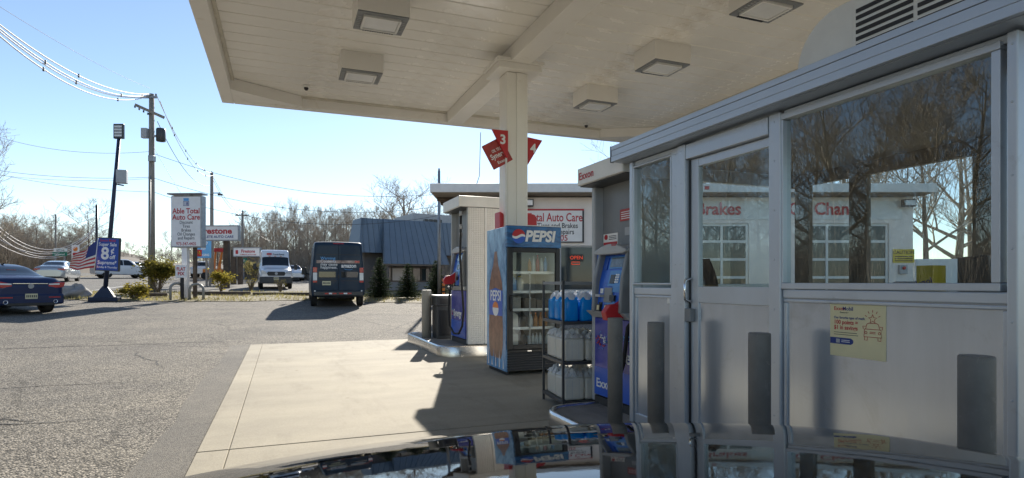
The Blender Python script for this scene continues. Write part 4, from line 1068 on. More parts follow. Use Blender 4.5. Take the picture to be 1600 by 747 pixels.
MB().box(0.083, 0.0895, 0.06, 0.31, 1.70, 1.82).build('sticker', mt['paper'], p2_)
MB().lathe([(0.028, 0.0), (0.028, 0.004)], (0.079, 0.26, 1.785), 'x', 16).build('stop_mark', mt['textred'], p2_)
MB().box(0.0815, 0.0828, 0.065, 0.305, 1.702, 1.73).build('sticker_band', mt['textred'], p2_)
for k in range(3): MB().box(0.0815, 0.0828, 0.08, 0.21, 1.755 + 0.017 * k, 1.762 + 0.017 * k).build('fine_print', mt['textblk'], p2_)
MB().box(0.083, 0.0895, -0.28, -0.06, 1.78, 1.86).build('sticker', mt['lgrey'], p2_)
text('Exxon', 0.03, mt['textred'], p2_, (-0.0725, -0.13, 1.665), (0, -1, 0), (0, 0, 1), 0.0008, bold=0.0006)

# ================================================================== drinks cooler
def mono_(xs, ys):
    def f(x):
        i = 0
        while i < len(xs) - 2 and x > xs[i + 1]: i += 1
        t = min(1, max(0, (x - xs[i]) / (xs[i + 1] - xs[i]))); t = t * t * (3 - 2 * t) * 0.5 + t * 0.5
        return ys[i] + (ys[i + 1] - ys[i]) * t
    return f
co = empty('drinks_cooler', (2.76, 7.26, 0.022), 0, 'tall glass door drinks cooler with blue cola wrap in front of the column', 'cooler')
CW, CD, CH = 0.785, 0.79, 1.985
MB().box(0.03, 0.05, 0.05, CD - 0.02, 0.0, 0.05).build('foot', mt['black'], co); MB().box(CW - 0.05, CW - 0.03, 0.05, CD - 0.02, 0.0, 0.05).build('foot', mt['black'], co)
MB().box(0.006, CW - 0.006, 0.03, CD, 0.05, 0.34).build('base', mt['charcoal'], co, 0.004)
for k in range(7):
    z = 0.065 + 0.034 * k
    MB().prism([(0.03, z), (0.004, z + 0.004), (0.012, z + 0.026), (0.03, z + 0.026)], 'x', 0.02, CW - 0.02).build('louvre', mt['black'], co)
MB().box(0.02, CW - 0.02, -0.004, 0.028, 0.305, 0.335).build('kick_rail', mt['black'], co, 0.003)
MB().box(0.30, 0.36, -0.008, -0.0042, 0.312, 0.326).build('badge', mt['chrome'], co)
for (x0, x1) in ((0.0, 0.03), (CW - 0.03, CW)):
    MB().box(x0, x1, 0.02, CD, 0.05, CH - 0.008).build('side_panel', mt['pepsi'], co, 0.006)
MB().box(0.03, CW - 0.03, CD - 0.04, CD, 0.34, CH - 0.01).build('back_panel', mt['lens'], co)
MB().box(0.031, CW - 0.031, 0.04, CD - 0.04, 1.70, CH - 0.01).build('top_housing', mt['charcoal'], co)
MB().box(0.031, CW - 0.031, 0.06, CD - 0.04, 0.34, 0.36).build('floor', mt['lens'], co)
for x in (0.031, CW - 0.045): MB().box(x, x + 0.014, 0.06, CD - 0.04, 0.36, 1.70).build('inner_wall', mt['lens'], co)
hdr = MB().box(-0.004, CW + 0.004, -0.03, 0.05, 1.70, CH).build('header', mt['pepsi_dk'], co, 0.008)
MB().box(-0.004, CW + 0.004, -0.02, 0.05, CH + 0.001, CH + 0.014).build('header_trim', mt['white'], co, 0.003)
text('PEPSI', 0.20, mt['textwht'], hdr, (0.47, -0.033, 1.785), (1, 0, 0.0), (0, 0, 1), 0.001, bold=0.008, sx=0.98, shear=0.18, name='lettering')
# round emblem: red upper, white wave, blue lower
gx_, gz_, gr = 0.165, 1.845, 0.095
up_, wv, lw_ = [], [], []
N_ = 24
for k in range(N_ + 1):
    t = -1 + 2 * k / N_
    up_.append((t, 0.18 * sin(t * 3.0) + 0.16)); lw_.append((t, 0.18 * sin(t * 3.0 - 0.2) - 0.18))
def disc_part(top, bot, mat, y):
    pts = []
    for (t, v) in bot:
        l = sqrt(max(0, 1 - t * t)); pts.append((gx_ + gr * t, gz_ + gr * max(-l, min(l, v))))
    for (t, v) in reversed(top):
        l = sqrt(max(0, 1 - t * t)); pts.append((gx_ + gr * t, gz_ + gr * max(-l, min(l, v))))
    n_ = len(pts) // 2; vs_ = [(p[0], y, p[1]) for p in pts]
    fs = [(i, i + 1, 2 * n_ - 2 - i, 2 * n_ - 1 - i) for i in range(n_ - 1)]
    MB().add(vs_, fs).build('emblem', mat, hdr)
big = [(-1 + 2 * k / N_, 2) for k in range(N_ + 1)]; low = [(-1 + 2 * k / N_, -2) for k in range(N_ + 1)]
disc_part(big, up_, mt['red'], -0.034); disc_part(up_, lw_, mt['textwht'], -0.0335); disc_part(lw_, low, mt['blue'], -0.034)
# bottle print, lettering and emblem on the left side
def side_patch(name, mat, pts, x=-0.0015):
    vs_ = [(x, p[0], p[1]) for p in pts]; c = (x, sum(p[0] for p in pts) / len(pts), sum(p[1] for p in pts) / len(pts))
    vs_.append(c); n_ = len(pts)
    MB().add(vs_, [((i + 1) % n_, i, n_) for i in range(n_)]).build(name, mat, co)
bot = [(0.03, 1.62), (0.06, 1.62)]
prof = [(1.66, 0.05), (1.5, 0.09), (1.35, 0.19), (1.2, 0.26), (1.05, 0.28), (0.9, 0.26), (0.75, 0.27), (0.6, 0.285), (0.4, 0.28), (0.28, 0.25), (0.20, 0.22)]
yc = 0.41
pf = mono_([p[0] for p in reversed(prof)], [p[1] for p in reversed(prof)])
MB().grid(lambda a, b: (-0.0015, yc + (1 - 2 * a) * pf(0.20 + 1.46 * b), 0.20 + 1.46 * b), 4, 30).build('bottle_print', mt['cola'], co)
side_patch('bottle_label', mt['blue'], [(yc - 0.275, 1.12), (yc - 0.27, 0.78), (yc + 0.27, 0.78), (yc + 0.275, 1.12), (yc, 1.16)], -0.0028)
text('PEPSI', 0.20, mt['textwht'], co, (-0.0034, yc, 0.985), (0, -1, 0), (0, 0, 1), 0.0004, bold=0.004)
side_patch('bottle_emblem', mt['textwht'], [(yc + 0.12 * cos(a), 0.87 + 0.1 * sin(a)) for a in [k * pi / 10 for k in range(20)]], -0.0036)
side_patch('bottle_emblem', mt['orange'], [(yc + 0.117 * cos(a), 0.885 + 0.085 * sin(a)) for a in [k * pi / 10 for k in range(11)]], -0.0042)
for i in range(9):
    z0 = 0.10 + 0.02 * i; y_ = 0.08 + i * 0.075
    side_patch('ice_splash', mt['textlb'] if i % 2 else mt['textwht'], [(y_, 0.08), (y_ + 0.05, 0.08), (y_ + 0.03, 0.2 + 0.06 * (i % 3))], -0.0036)
# door
dr = MB().box(0.012, 0.085, -0.03, 0.018, 0.345, 1.695).build('door', mt['black'], co, 0.006)
MB().box(CW - 0.075, CW - 0.012, -0.03, 0.018, 0.345, 1.695).build('frame', mt['black'], dr, 0.006)
MB().box(0.086, CW - 0.076, -0.03, 0.018, 1.635, 1.695).build('frame', mt['black'], dr, 0.006)
MB().box(0.086, CW - 0.076, -0.03, 0.018, 0.345, 0.405).build('frame', mt['black'], dr, 0.006)
MB().box(0.084, CW - 0.074, -0.008, -0.003, 0.40, 1.64).build('pane', mt['glass2'], dr)
MB().tube([(0.05, -0.03, 1.06), (0.05, -0.06, 1.04), (0.05, -0.065, 0.96), (0.05, -0.06, 0.88), (0.05, -0.03, 0.86)], 0.012, 8).build('handle', mt['black'], dr)
SH = [0.37, 0.62, 0.87, 1.11, 1.37]
for z in SH[1:]:
    MB().box(0.05, CW - 0.05, 0.09, CD - 0.06, z - 0.012, z).build('shelf', mt['lens'], co)
    MB().box(0.05, CW - 0.05, 0.075, 0.089, z - 0.022, z + 0.014).build('shelf_rail', mt['lens'], co)
MB().box(0.36, 0.372, 0.06, 0.074, 0.37, 1.36).build('divider', mt['lgrey'], co)

# drinks and jugs standing in the cooler
def bottle(name, x, y, z, h, r_, mat, capm, label, group, kind='bottle'):
    e = empty(name, (2.76 + x, 7.26 + y, 0.022 + z), 0, label, kind, group)
    MB().lathe([(r_ * 0.9, 0), (r_, 0.01), (r_, h * 0.55), (r_ * 0.92, h * 0.65), (r_ * 0.45, h * 0.85), (r_ * 0.36, h * 0.93)], n=12).build('body', mat, e)
    MB().lathe([(r_ * 0.42, h * 0.93), (r_ * 0.42, h)], n=10).build('cap', capm, e)
    return e
def jug(name, loc, w, dpt, h, mat, capm, label, group, rz=0.0, cat='jug', fill=None):
    """moulded square jug: body, sloping shoulder with handle, cap"""
    e = empty(name, loc, rz, label, cat, group)
    a, b = w / 2, dpt / 2
    mb = MB()
    secs = [(0.0, 0.94), (0.012, 1.0), (h * 0.60, 1.0), (h * 0.66, 0.96), (h * 0.84, 0.50), (h * 0.90, 0.30)]
    def ring(sc, z):
        out = []
        for k in range(16):
            t = 2 * pi * k / 16; c, s_ = cos(t), sin(t); p = 0.35
            out.append((a * sc * math.copysign(abs(c) ** p, c), b * sc * math.copysign(abs(s_) ** p, s_), z))
        return out
    vs_ = []
    for z, sc in secs: vs_ += ring(sc, z)
    fs = [(i*16+k, i*16+(k+1) % 16, (i+1)*16+(k+1) % 16, (i+1)*16+k) for i in range(len(secs)-1) for k in range(16)]
    fs += [tuple(range(15, -1, -1)), tuple((len(secs)-1)*16 + k for k in range(16))]
    mb.add(vs_, fs, True); mb.build('body', mat, e)
    MB().lathe([(0.021, h * 0.895), (0.021, h * 0.96), (0.019, h * 0.965)], n=12).build('cap', capm, e)
    MB().tube([(0, b * 0.35, h * 0.9), (0, b * 0.72, h * 0.86), (0, b * 0.85, h * 0.72)], 0.012, 7).build('handle', mat, e)
    return e
mt['cap_w'] = M('white_cap', (0.7, 0.7, 0.68), 0.4); mt['blueliq'] = M('pale_blue_bottle', (0.16, 0.34, 0.62), 0.3); mt['juice'] = M('amber_drink', (0.45, 0.20, 0.06), 0.3)
mt['clearb'] = M('water_bottle', (0.55, 0.58, 0.58), 0.15, var=0.2); mt['redb'] = M('red_drink', (0.35, 0.03, 0.03), 0.3); mt['dkjug'] = M('dark_oil_jug', (0.03, 0.03, 0.032), 0.35)
rb = random.Random(2)
cols = [('juice', 'small amber bottle'), ('redb', 'small dark red bottle'), ('clearb', 'clear water bottle'), ('blueliq', 'pale blue bottle')]
rows = [(4, 'top', 'on the top cooler shelf'), (1, 'low', 'on the second lowest cooler shelf'), (0, 'bottom', 'on the lowest cooler shelf')]
for k in range(5):
    c = ['juice', 'clearb', 'redb', 'clearb', 'blueliq'][k]
    bottle('drink_bottle', 0.40 + 0.06 * k, 0.16, SH[4], 0.20 + 0.02 * (k % 3), 0.027, mt[c], mt['red'] if c == 'redb' else mt['cap_w'], ['amber bottle at the left of the top cooler shelf', 'clear bottle second from left on the top cooler shelf', 'red bottle in the middle of the top cooler shelf', 'clear bottle second from right on the top cooler shelf', 'blue bottle at the right end of the top cooler shelf'][k], 'bottles in the cooler')
for k in range(4):
    bottle('drink_bottle', 0.42 + 0.075 * k, 0.17, SH[1], 0.2, 0.03, mt['clearb' if k in (0,) else 'juice'], mt['orange'], 'amber capped bottle in the row on the second lowest cooler shelf', 'amber bottles on the second lowest shelf')
for k in range(6):
    bottle('water_bottle', 0.40 + 0.055 * k, 0.17, SH[0], 0.17, 0.026, mt['clearb'], mt['cap_w'], 'clear water bottle in the row on the lowest cooler shelf', 'water bottles on the lowest shelf')
def cj(x, y, shelf, mat, cap, lb, w=0.13, h=0.25, nm='oil_jug'): jug(nm, (2.76 + x, 7.26 + y, 0.022 + SH[shelf]), w, 0.11, h, mt[mat], mt[cap], lb, None)
cj(0.14, 0.17, 3, 'blueliq', 'cap_w', 'blue jug with white cap at the left of the middle cooler shelf', 0.12, 0.23)
cj(0.25, 0.16, 3, 'jugwhite', 'yellow', 'white jug with yellow cap beside the blue jug in the cooler', 0.09, 0.22)
cj(0.15, 0.17, 1, 'jugwhite', 'cap_w', 'white jug on the second lowest cooler shelf beside a black jug', 0.15, 0.24)
cj(0.29, 0.18, 1, 'dkjug', 'black', 'black jug on the second lowest cooler shelf', 0.11, 0.23)
cj(0.15, 0.17, 0, 'jugwhite', 'cap_w', 'white jug on the lowest cooler shelf beside a black jug', 0.15, 0.24)
cj(0.29, 0.18, 0, 'dkjug', 'black', 'black jug on the lowest cooler shelf', 0.11, 0.23)
for k, (x, w) in enumerate(((0.16, 0.2), (0.40, 0.16), (0.58, 0.18))):
    o = MB().box(2.76 + x - w / 2, 2.76 + x + w / 2, 7.26 + 0.12, 7.26 + 0.3, 0.022 + SH[2] + 0.001, 0.022 + SH[2] + 0.17 - 0.02 * k).build('carton', mt['interior'] if k else mt['kerb'], None, 0.004)
    tag(o, ['pale carton at the left of the cooler shelf below the blue jug', 'dark carton in the middle of the cooler shelf below the bottles', 'dark carton at the right of the cooler shelf below the bottles'][k], 'box')

# ================================================================== wire rack with jugs
RK = empty('display_rack', (2.50, 5.05, 0.0), radians(-7), 'four tier black metal rack of jugs beside the near pump', 'rack')
RW, RD = 0.92, 0.62
tiers = [0.12, 0.495, 0.88, 1.262]
for (x, y) in ((0, 0), (RW, 0), (0, RD), (RW, RD)):
    MB().box(x - 0.0115, x + 0.0115, y - 0.0115, y + 0.0115, 0.0, 1.27).build('post', mt['charcoal'], RK, 0.003)
for i, z in enumerate(tiers):
    for (x0, x1, y0, y1) in ((0.0145, RW - 0.0145, -0.012, 0.012), (0.0145, RW - 0.0145, RD - 0.012, RD + 0.012), (-0.012, 0.012, 0.0145, RD - 0.0145), (RW - 0.012, RW + 0.012, 0.0145, RD - 0.0145)):
        MB().box(x0, x1, y0, y1, z - 0.03, z).build('shelf_edge', mt['charcoal'] if i < 3 else mt['grey'], RK, 0.002)
    if i < 3: MB().box(0.0125, RW - 0.0125, 0.0125, RD - 0.0125, z - 0.02, z - 0.002).build('shelf', mt['charcoal'], RK)
Rm = Matrix.Rotation(radians(-7), 3, 'Z')
def rk(x, y, z):
    p = Rm @ Vector((x, y, 0)); return (2.50 + p.x, 5.05 + p.y, z)
mt['washer_dk'] = mt['washer']
for r_ in range(3):
    for c in range(5):
        x, y = 0.10 + 0.165 * c, 0.11 + 0.19 * r_
        e = jug('washer_jug', rk(x, y, tiers[2]), 0.145, 0.155, 0.30, mt['washer'], mt['textwht'], None, 'blue washer fluid jugs on the rack', radians(-7 + rb.uniform(-4, 4)))
        e['label'] = {0: 'front row jug of bright blue washer fluid on the rack, number %s from the left post', 1: 'middle row jug of bright blue washer fluid on the rack', 2: 'rear row jug of bright blue washer fluid on the rack'}[r_]
        if r_ == 0: e['label'] = 'front row jug of bright blue washer fluid on the rack, %s from the near post' % ['first', 'second', 'third', 'fourth', 'fifth'][c]
        # clear plastic above the fill line
        a = 0.0735
        MB().lathe([(0.072, 0.205), (0.060, 0.24), (0.034, 0.272)], n=16, cap=False).build('shoulder', mt['film'], e)
        if r_ == 0 and c == 2: MB().box(-0.03, 0.03, -0.0795, -0.0785, 0.05, 0.15).build('label_print', mt['charcoal'], e)
for ti in (0, 1):
    for r_ in range(2):
        for c in range(4):
            x, y = 0.125 + 0.215 * c, 0.16 + 0.29 * r_
            h = 0.255 + rb.uniform(-0.006, 0.006)
            e = empty('white_carton_jug', rk(x, y, tiers[ti]), radians(-7 + rb.uniform(-3, 3)), None, 'jug', 'film topped white jugs on the rack')
            e['label'] = 'film topped white jug on the %s rack shelf, %s row, %s from near post' % (['lowest', 'middle'][ti], ['front', 'rear'][r_], ['first', 'second', 'third', 'fourth'][c])
            MB().box(-0.1, 0.1, -0.135, 0.135, 0, h - 0.045).build('body', mt['jugwhite'], e, 0.02)
            for sx in (-0.03, 0.04): MB().box(sx - 0.002, sx + 0.002, -0.1365, -0.1352, 0.02, h - 0.07).build('mould_seam', mt['lens'], e)
            sd = rb.random() * 9
            mb = MB()
            def crinkle(u_, v_):
                x_, y_ = -0.105 + 0.21 * u_, -0.14 + 0.28 * v_
                ed = min(u_, 1 - u_, v_, 1 - v_)
                q = 0.026 * (sin(x_ * 70 + sd) * sin(y_ * 53 + sd * 2) + 0.7 * sin(x_ * 131 + y_ * 97 + sd)) + 0.01 * random.Random(int(u_ * 50) * 91 + int(v_ * 50) + int(sd * 100)).uniform(-1, 1)
                return (x_, y_, h - 0.05 + (0.045 + q) * min(1, ed * 5 + 0.05) + 0.01)
            mb.grid(crinkle, 9, 11, False); mb.build('film', mt['film'], e)

# black waste bin on the far island
bn = empty('waste_bin', (2.93, 11.05, 0.19), 0, 'square black waste bin between the tan bollard and the far pump', 'bin')
bw = 0.2
MB().box(-bw, bw, -bw, bw, 0.0, 0.62).build('body', mt['charcoal'], bn, 0.012)
MB().box(-bw - 0.012, bw + 0.012, -bw - 0.012, bw + 0.012, 0.625, 0.80).build('hood', mt['charcoal'], bn, 0.012)
MB().box(-bw + 0.05, bw - 0.05, -bw - 0.016, -bw - 0.0125, 0.66, 0.76).build('flap', mt['black'], bn)
MB().box(-bw - 0.02, bw + 0.02, -bw - 0.02, bw + 0.02, 0.803, 0.83).build('lid', mt['lgrey'], bn, 0.008)
MB().box(-bw + 0.04, bw - 0.04, -bw - 0.006, -bw - 0.001, 0.06, 0.54).build('front_panel', mt['black'], bn, 0.003)

# ================================================================== lane number sign on the column
ns = empty('lane_number_sign', (3.27, 8.3, 3.60), 0, 'red lane number sign with triangles 3 and 4 on the column', 'sign')
def tri(name, mat, pts, y0, y1): return MB().prism(pts, 'y', y0, y1).build(name, mat, ns, 0.006)
zt = zat(211, 8.9) - 3.60; zb = zat(252, 8.9) - 3.60
# left triangle (3) a little in front of the column's left flank, right triangle (4) on the other flank
t3 = tri('number_panel', mt['red'], [(-0.42, zt), (-0.172, zt), (-0.172, zb - 0.0), (-0.20, zb)], -0.23, -0.19)
t4 = tri('number_panel', mt['red'], [(0.20, zt - 0.03), (0.44, zt - 0.06), (0.20, zb - 0.05)], -0.10, -0.06)
text('3', 0.19, mt['textwht'], ns, (-0.255, -0.233, zt - 0.20), (1, 0, 0), (0, 0, 1), 0.001, bold=0.006)
text('4', 0.19, mt['textwht'], ns, (0.285, -0.103, zt - 0.26), (1, 0, 0), (0, 0, 1), 0.001, bold=0.006)
fl = empty('brand_panel', (-0.315, -0.155, (zt + zb) / 2 - 0.13), 0); fl.parent = ns
fl.rotation_euler = (0, radians(-30), 0)
MB().box(-0.17, 0.17, -0.02, 0.02, -0.19, 0.19).build('panel', mt['dred'], fl, 0.01)
text('OIL TEC', 0.06, mt['textwht'], fl, (0.0, -0.0225, 0.03), (1, 0, -0.05), (0.05, 0, 1), 0.0008, bold=0.001, sx=0.7)
text('Synergy', 0.11, mt['textwht'], fl, (0.0, -0.0225, -0.06), (1, 0, -0.05), (0.05, 0, 1), 0.0008, bold=0.002, sx=0.8)
text('Exxon', 0.06, mt['textwht'], fl, (0.0, -0.0225, -0.15), (1, 0, -0.05), (0.05, 0, 1), 0.0008, bold=0.001)
# red bases clipped on the column above the cooler
for (x, lb) in ((-0.30, 'red'), (0.22, 'red')):
    pass
rc = empty('column_guard', (3.27, 8.3, 1.95), 0, 'red plastic housing on the column just above the cooler', 'housing')
for (x0, x1) in ((-0.26, -0.176), (0.176, 0.34)):
    MB().prism([(x0, 0.05), (x1, 0.05), (x1, 0.28), (x1 - 0.03, 0.33), (x0, 0.36)], 'y', -0.12, 0.12).build('lobe', mt['red'], rc, 0.015)

# ================================================================== repair shop behind the pumps
SB = empty('repair_shop', (FW.x * 21, FW.y * 21, 0.14), -YAW, 'white repair shop with flat overhanging roof and glazed garage doors', 'building')
def sb(name, mat, x0, x1, y0, y1, z0, z1, bevel=0.0, parent=None): return box(name, mat, parent or SB, x0, x1, y0, y1, z0 - 0.14, z1 - 0.14, bevel)
WW = mt['wallwhite']
# wall pieces around the openings (front at y = 0)
ops = [(1.70, 2.95, 0.95, 2.58), (3.3, 4.3, 0.2, 2.5), (6.55, 8.45, 0.16, 3.37), (10.15, 13.45, 0.16, 3.37)]
xs = [-1.4]
for (a, b, c, d) in ops:
    sb('wall', WW, xs[-1], a, 0, 0.25, 0.0, 4.30); sb('wall', WW, a, b, 0, 0.25, d, 4.30)
    if c > 0.3: sb('wall', WW, a, b, 0, 0.25, 0.0, c)
    xs.append(b)
sb('wall', WW, xs[-1], 14.3, 0, 0.25, 0.0, 4.30)
sb('wall', WW, -1.4, -1.15, 0.251, 8, 0.0, 4.30); sb('wall', WW, 14.05, 14.3, 0.251, 8, 0.0, 4.30); sb('wall', WW, -1.149, 14.049, 7.75, 8, 0.0, 4.30)
sb('floor', mt['kerb'], -1.14, 14.04, 0.26, 7.74, 0.1, 0.16)
sb('ceiling', mt['soffit'], -1.14, 14.04, 0.26, 7.74, 4.2, 4.29)
rf = sb('roof', mt['charcoal'], -2.75, 14.5, -0.75, 8.4, 4.42, 4.60)
sb('fascia', mt['white'], -2.81, 14.56, -0.83, -0.755, 4.36, 4.66, 0.01, rf).location = (0, 0, 0)
sb('fascia', mt['white'], -2.81, -2.755, -0.754, 8.45, 4.36, 4.66, 0.01, rf); sb('fascia', mt['white'], 14.505, 14.56, -0.754, 8.45, 4.36, 4.66, 0.01, rf)
sb('soffit', mt['soffit'], -2.745, 14.49, -0.745, -0.01, 4.33, 4.415, 0, rf); sb('soffit', mt['soffit'], -2.745, -1.41, 0.0, 8.3, 4.33, 4.415, 0, rf)
for k in range(7): sb('rafter', mt['wood_dk'], -2.70, -1.42, 0.2 + 1.1 * k, 0.3 + 1.1 * k, 4.2, 4.328, 0, rf)
# signboard
sg = sb('signboard', mt['paper'], -0.12, 2.52, -0.06, -0.002, 2.70, 3.86, 0.0)
for (x0, x1, z0, z1) in ((-0.16, 2.56, 3.82, 3.88), (-0.16, 2.56, 2.68, 2.72), (-0.16, -0.12, 2.72, 3.82), (2.50, 2.56, 2.72, 3.82)):
    sb('border', mt['textred'] if z1 > 3.85 else mt['textblk'], x0, x1, -0.075, -0.061, z0, z1, 0, sg)
def st_(s_, size, mat, x, z, par, **kw): return text(s_, size, mat, par, (x, -0.064, z - 0.14), (1, 0, 0), (0, 0, 1), 0.002, **kw)
st_('Able Total Auto Care', 0.42, mt['textred'], 1.2, 3.44, sg, bold=0.006, sx=0.70)
st_('Discount Tires and Brakes', 0.26, mt['textblk'], 1.2, 3.20, sg, bold=0.003, sx=0.82); st_('Oil Changes and Repairs', 0.26, mt['textblk'], 1.15, 2.98, sg, bold=0.003, sx=0.82)
st_('973-347-4405', 0.28, mt['textred'], 1.2, 2.75, sg, bold=0.004)
# garage lettering
st_('Brakes', 0.62, mt['textred'], 7.35, 3.68, SB, bold=0.012, sx=0.95); st_('Oil Changes', 0.62, mt['textred'], 11.3, 3.68, SB, bold=0.012, sx=0.95)
bd = sb('lettering_band', mt['white'], 6.1, 13.9, -0.03, -0.002, 3.50, 4.16)
for o in SB.children:
    if o.name.startswith('lettering') and not o.name.startswith('lettering_band'): o.location = (0, -0.0, 0)
# shop window and door
def glazed(x0, x1, z0, z1, nx_, nz_, fm, name, fw=0.05, pane=None):
    w = sb(name, fm, x0 + 0.002, x1 - 0.002, 0.06, 0.14, z0, z0 + fw)
    sb('frame', fm, x0 + 0.002, x1 - 0.002, 0.06, 0.14, z1 - fw, z1 - 0.002, 0, w)
    for i in range(nx_ + 1):
        xx_ = x0 + fw / 2 + (x1 - x0 - fw) * i / nx_
        sb('frame', fm, xx_ - fw / 2 + 0.002, xx_ + fw / 2 - 0.002, 0.062, 0.138, z0 + fw, z1 - fw, 0, w)
    for j in range(1, nz_):
        zz_ = z0 + (z1 - z0) * j / nz_
        sb('frame', fm, x0 + fw, x1 - fw, 0.064, 0.136, zz_ - fw / 2, zz_ + fw / 2, 0, w)
    for i in range(nx_):
        for j in range(nz_):
            a0 = x0 + fw + (x1 - x0 - fw) * i / nx_; a1 = x0 + (x1 - x0 - fw) * (i + 1) / nx_
            b0 = z0 + fw / 2 + (z1 - z0 - fw) * j / nz_; b1 = z0 + fw / 2 + (z1 - z0 - fw) * (j + 1) / nz_
            sb('pane', pane or mt['paneglass'], a0, a1, 0.095, 0.10, b0, b1, 0, w)
    return w
glazed(1.70, 2.95, 0.95, 2.58, 1, 1, mt['lgrey'], 'shop_window', 0.06)
glazed(3.3, 4.3, 0.2, 2.5, 1, 1, mt['lgrey'], 'shop_door', 0.08)
glazed(6.55, 8.45, 0.16, 3.37, 2, 5, mt['white'], 'garage_door', 0.09)
glazed(10.15, 13.45, 0.16, 3.37, 3, 5, mt['white'], 'garage_door', 0.09)
ne = empty('neon_sign', (0, 0, 0), 0, 'red neon OPEN sign in the repair shop window', 'sign')
ne.location = SB.matrix_basis @ Vector((2.30, 0.02, 1.95)); ne.rotation_euler = (0, 0, -YAW)
ne.scale = (0.6, 0.6, 0.6)
MB().box(-0.42, 0.42, 0.02, 0.03, -0.12, 0.30).build('backing', mt['black'], ne)
text('OPEN', 0.30, mt['neon'], ne, (0, 0.0, 0.0), (1, 0, 0), (0, 0, 1), 0.004, bold=0.0)
MB().tube([(-0.28, 0.0, -0.30), (-0.28, 0.0, -0.16), (0.2, 0.0, -0.16), (0.2, 0.0, -0.30), (-0.28, 0, -0.30)], 0.02, 6).build('tube', mt['neon'], ne)
cs = empty('caution_sign', (0, 0, 0), 0, 'yellow caution sign on the repair shop wall seen through the booth', 'sign')
cs.location = SB.matrix_basis @ Vector(((1412 - 800) / F_PX * 20.97, -0.02, zat(400, 20.97) - 0.14)); cs.rotation_euler = (0, 0, -YAW)
MB().box(-0.38, 0.38, -0.012, 0.012, -0.24, 0.24).build('plate', mt['yellow'], cs)
text('CAUTION', 0.17, mt['textblk'], cs, (0, -0.014, 0.07), (1, 0, 0), (0, 0, 1), 0.001, bold=0.003)
for k in range(3): MB().box(-0.32, 0.32, -0.014, -0.0122, -0.19 + 0.075 * k, -0.155 + 0.075 * k).build('fine_print', mt['textblk'], cs)
eb = empty('switch_box', (0, 0, 0), 0, 'small grey emergency switch box below the caution sign', 'switch')
eb.location = SB.matrix_basis @ Vector(((1410 - 800) / F_PX * 20.97, -0.05, zat(421, 20.97) - 0.14)); eb.rotation_euler = (0, 0, -YAW)
MB().box(-0.14, 0.14, -0.06, 0.05, -0.16, 0.16).build('box', mt['lgrey'], eb, 0.01); MB().lathe([(0.06, -0.06), (0.06, -0.1), (0.03, -0.11)], (0, 0, 0.05), 'y', 14).build('button', mt['red'], eb)
def floodlight(p, lb, rz=-YAW):
    e = empty('floodlight', p, rz, lb, 'light')
    MB().box(-0.22, 0.22, -0.16, 0.02, -0.12, 0.14).build('housing', mt['charcoal'], e, 0.02)
    MB().box(-0.18, 0.18, -0.17, -0.161, -0.08, 0.10).build('lens', mt['clear'], e)
    MB().tube([(0, 0.02, 0), (0, 0.2, 0.05)], 0.02, 6).build('bracket', mt['charcoal'], e)
floodlight(SB.matrix_basis @ Vector(((824 - 800) / F_PX * 20.8, -0.2, zat(318, 20.8) - 0.14)), 'black floodlight above the left end of the shop signboard')
floodlight(SB.matrix_basis @ Vector(((1418 - 800) / F_PX * 20.8, -0.2, zat(318, 20.8) - 0.14)), 'black floodlight at the right end of the repair shop seen through the booth')
pst = sb('emblem_star', mt['textred'], 6.6, 6.75, -0.86, -0.835, 4.45, 4.56)
# overhead steel stay hanging from the roof edge
o = MB().tube([(*at(751, 20.0), zat(207, 20.0)), (*at(749, 20.0), zat(275, 20.0)), (*at(745, 20.0), zat(287, 20.0))], 0.012, 5).build('guy_wire', mt['wire_dk']); tag(o, 'thin dark guy wire running up from the shop roof past the number sign', 'wire')

# white box truck parked right of the shop (seen through the booth)
bt = empty('box_trailer', (*at(1478, 27), 0.2), -YAW - 0.1, 'white box trailer parked right of the repair shop seen through the booth', 'trailer')
MB().box(-1.3, 2.6, 0, 2.2, 0.55, 2.15).build('box_body', mt['white'], bt, 0.04)
MB().box(-1.2, 2.5, 0.1, 2.1, 0.4, 0.549).build('chassis', mt['charcoal'], bt)
for x in (-0.4, 1.8):
    for y in (0.16, 2.04): MB().lathe([(0.2, -0.1), (0.36, -0.09), (0.38, 0.0), (0.36, 0.09), (0.2, 0.1)], (x, y, 0.38), 'y', 20).build('wheel', mt['tyre'], bt)

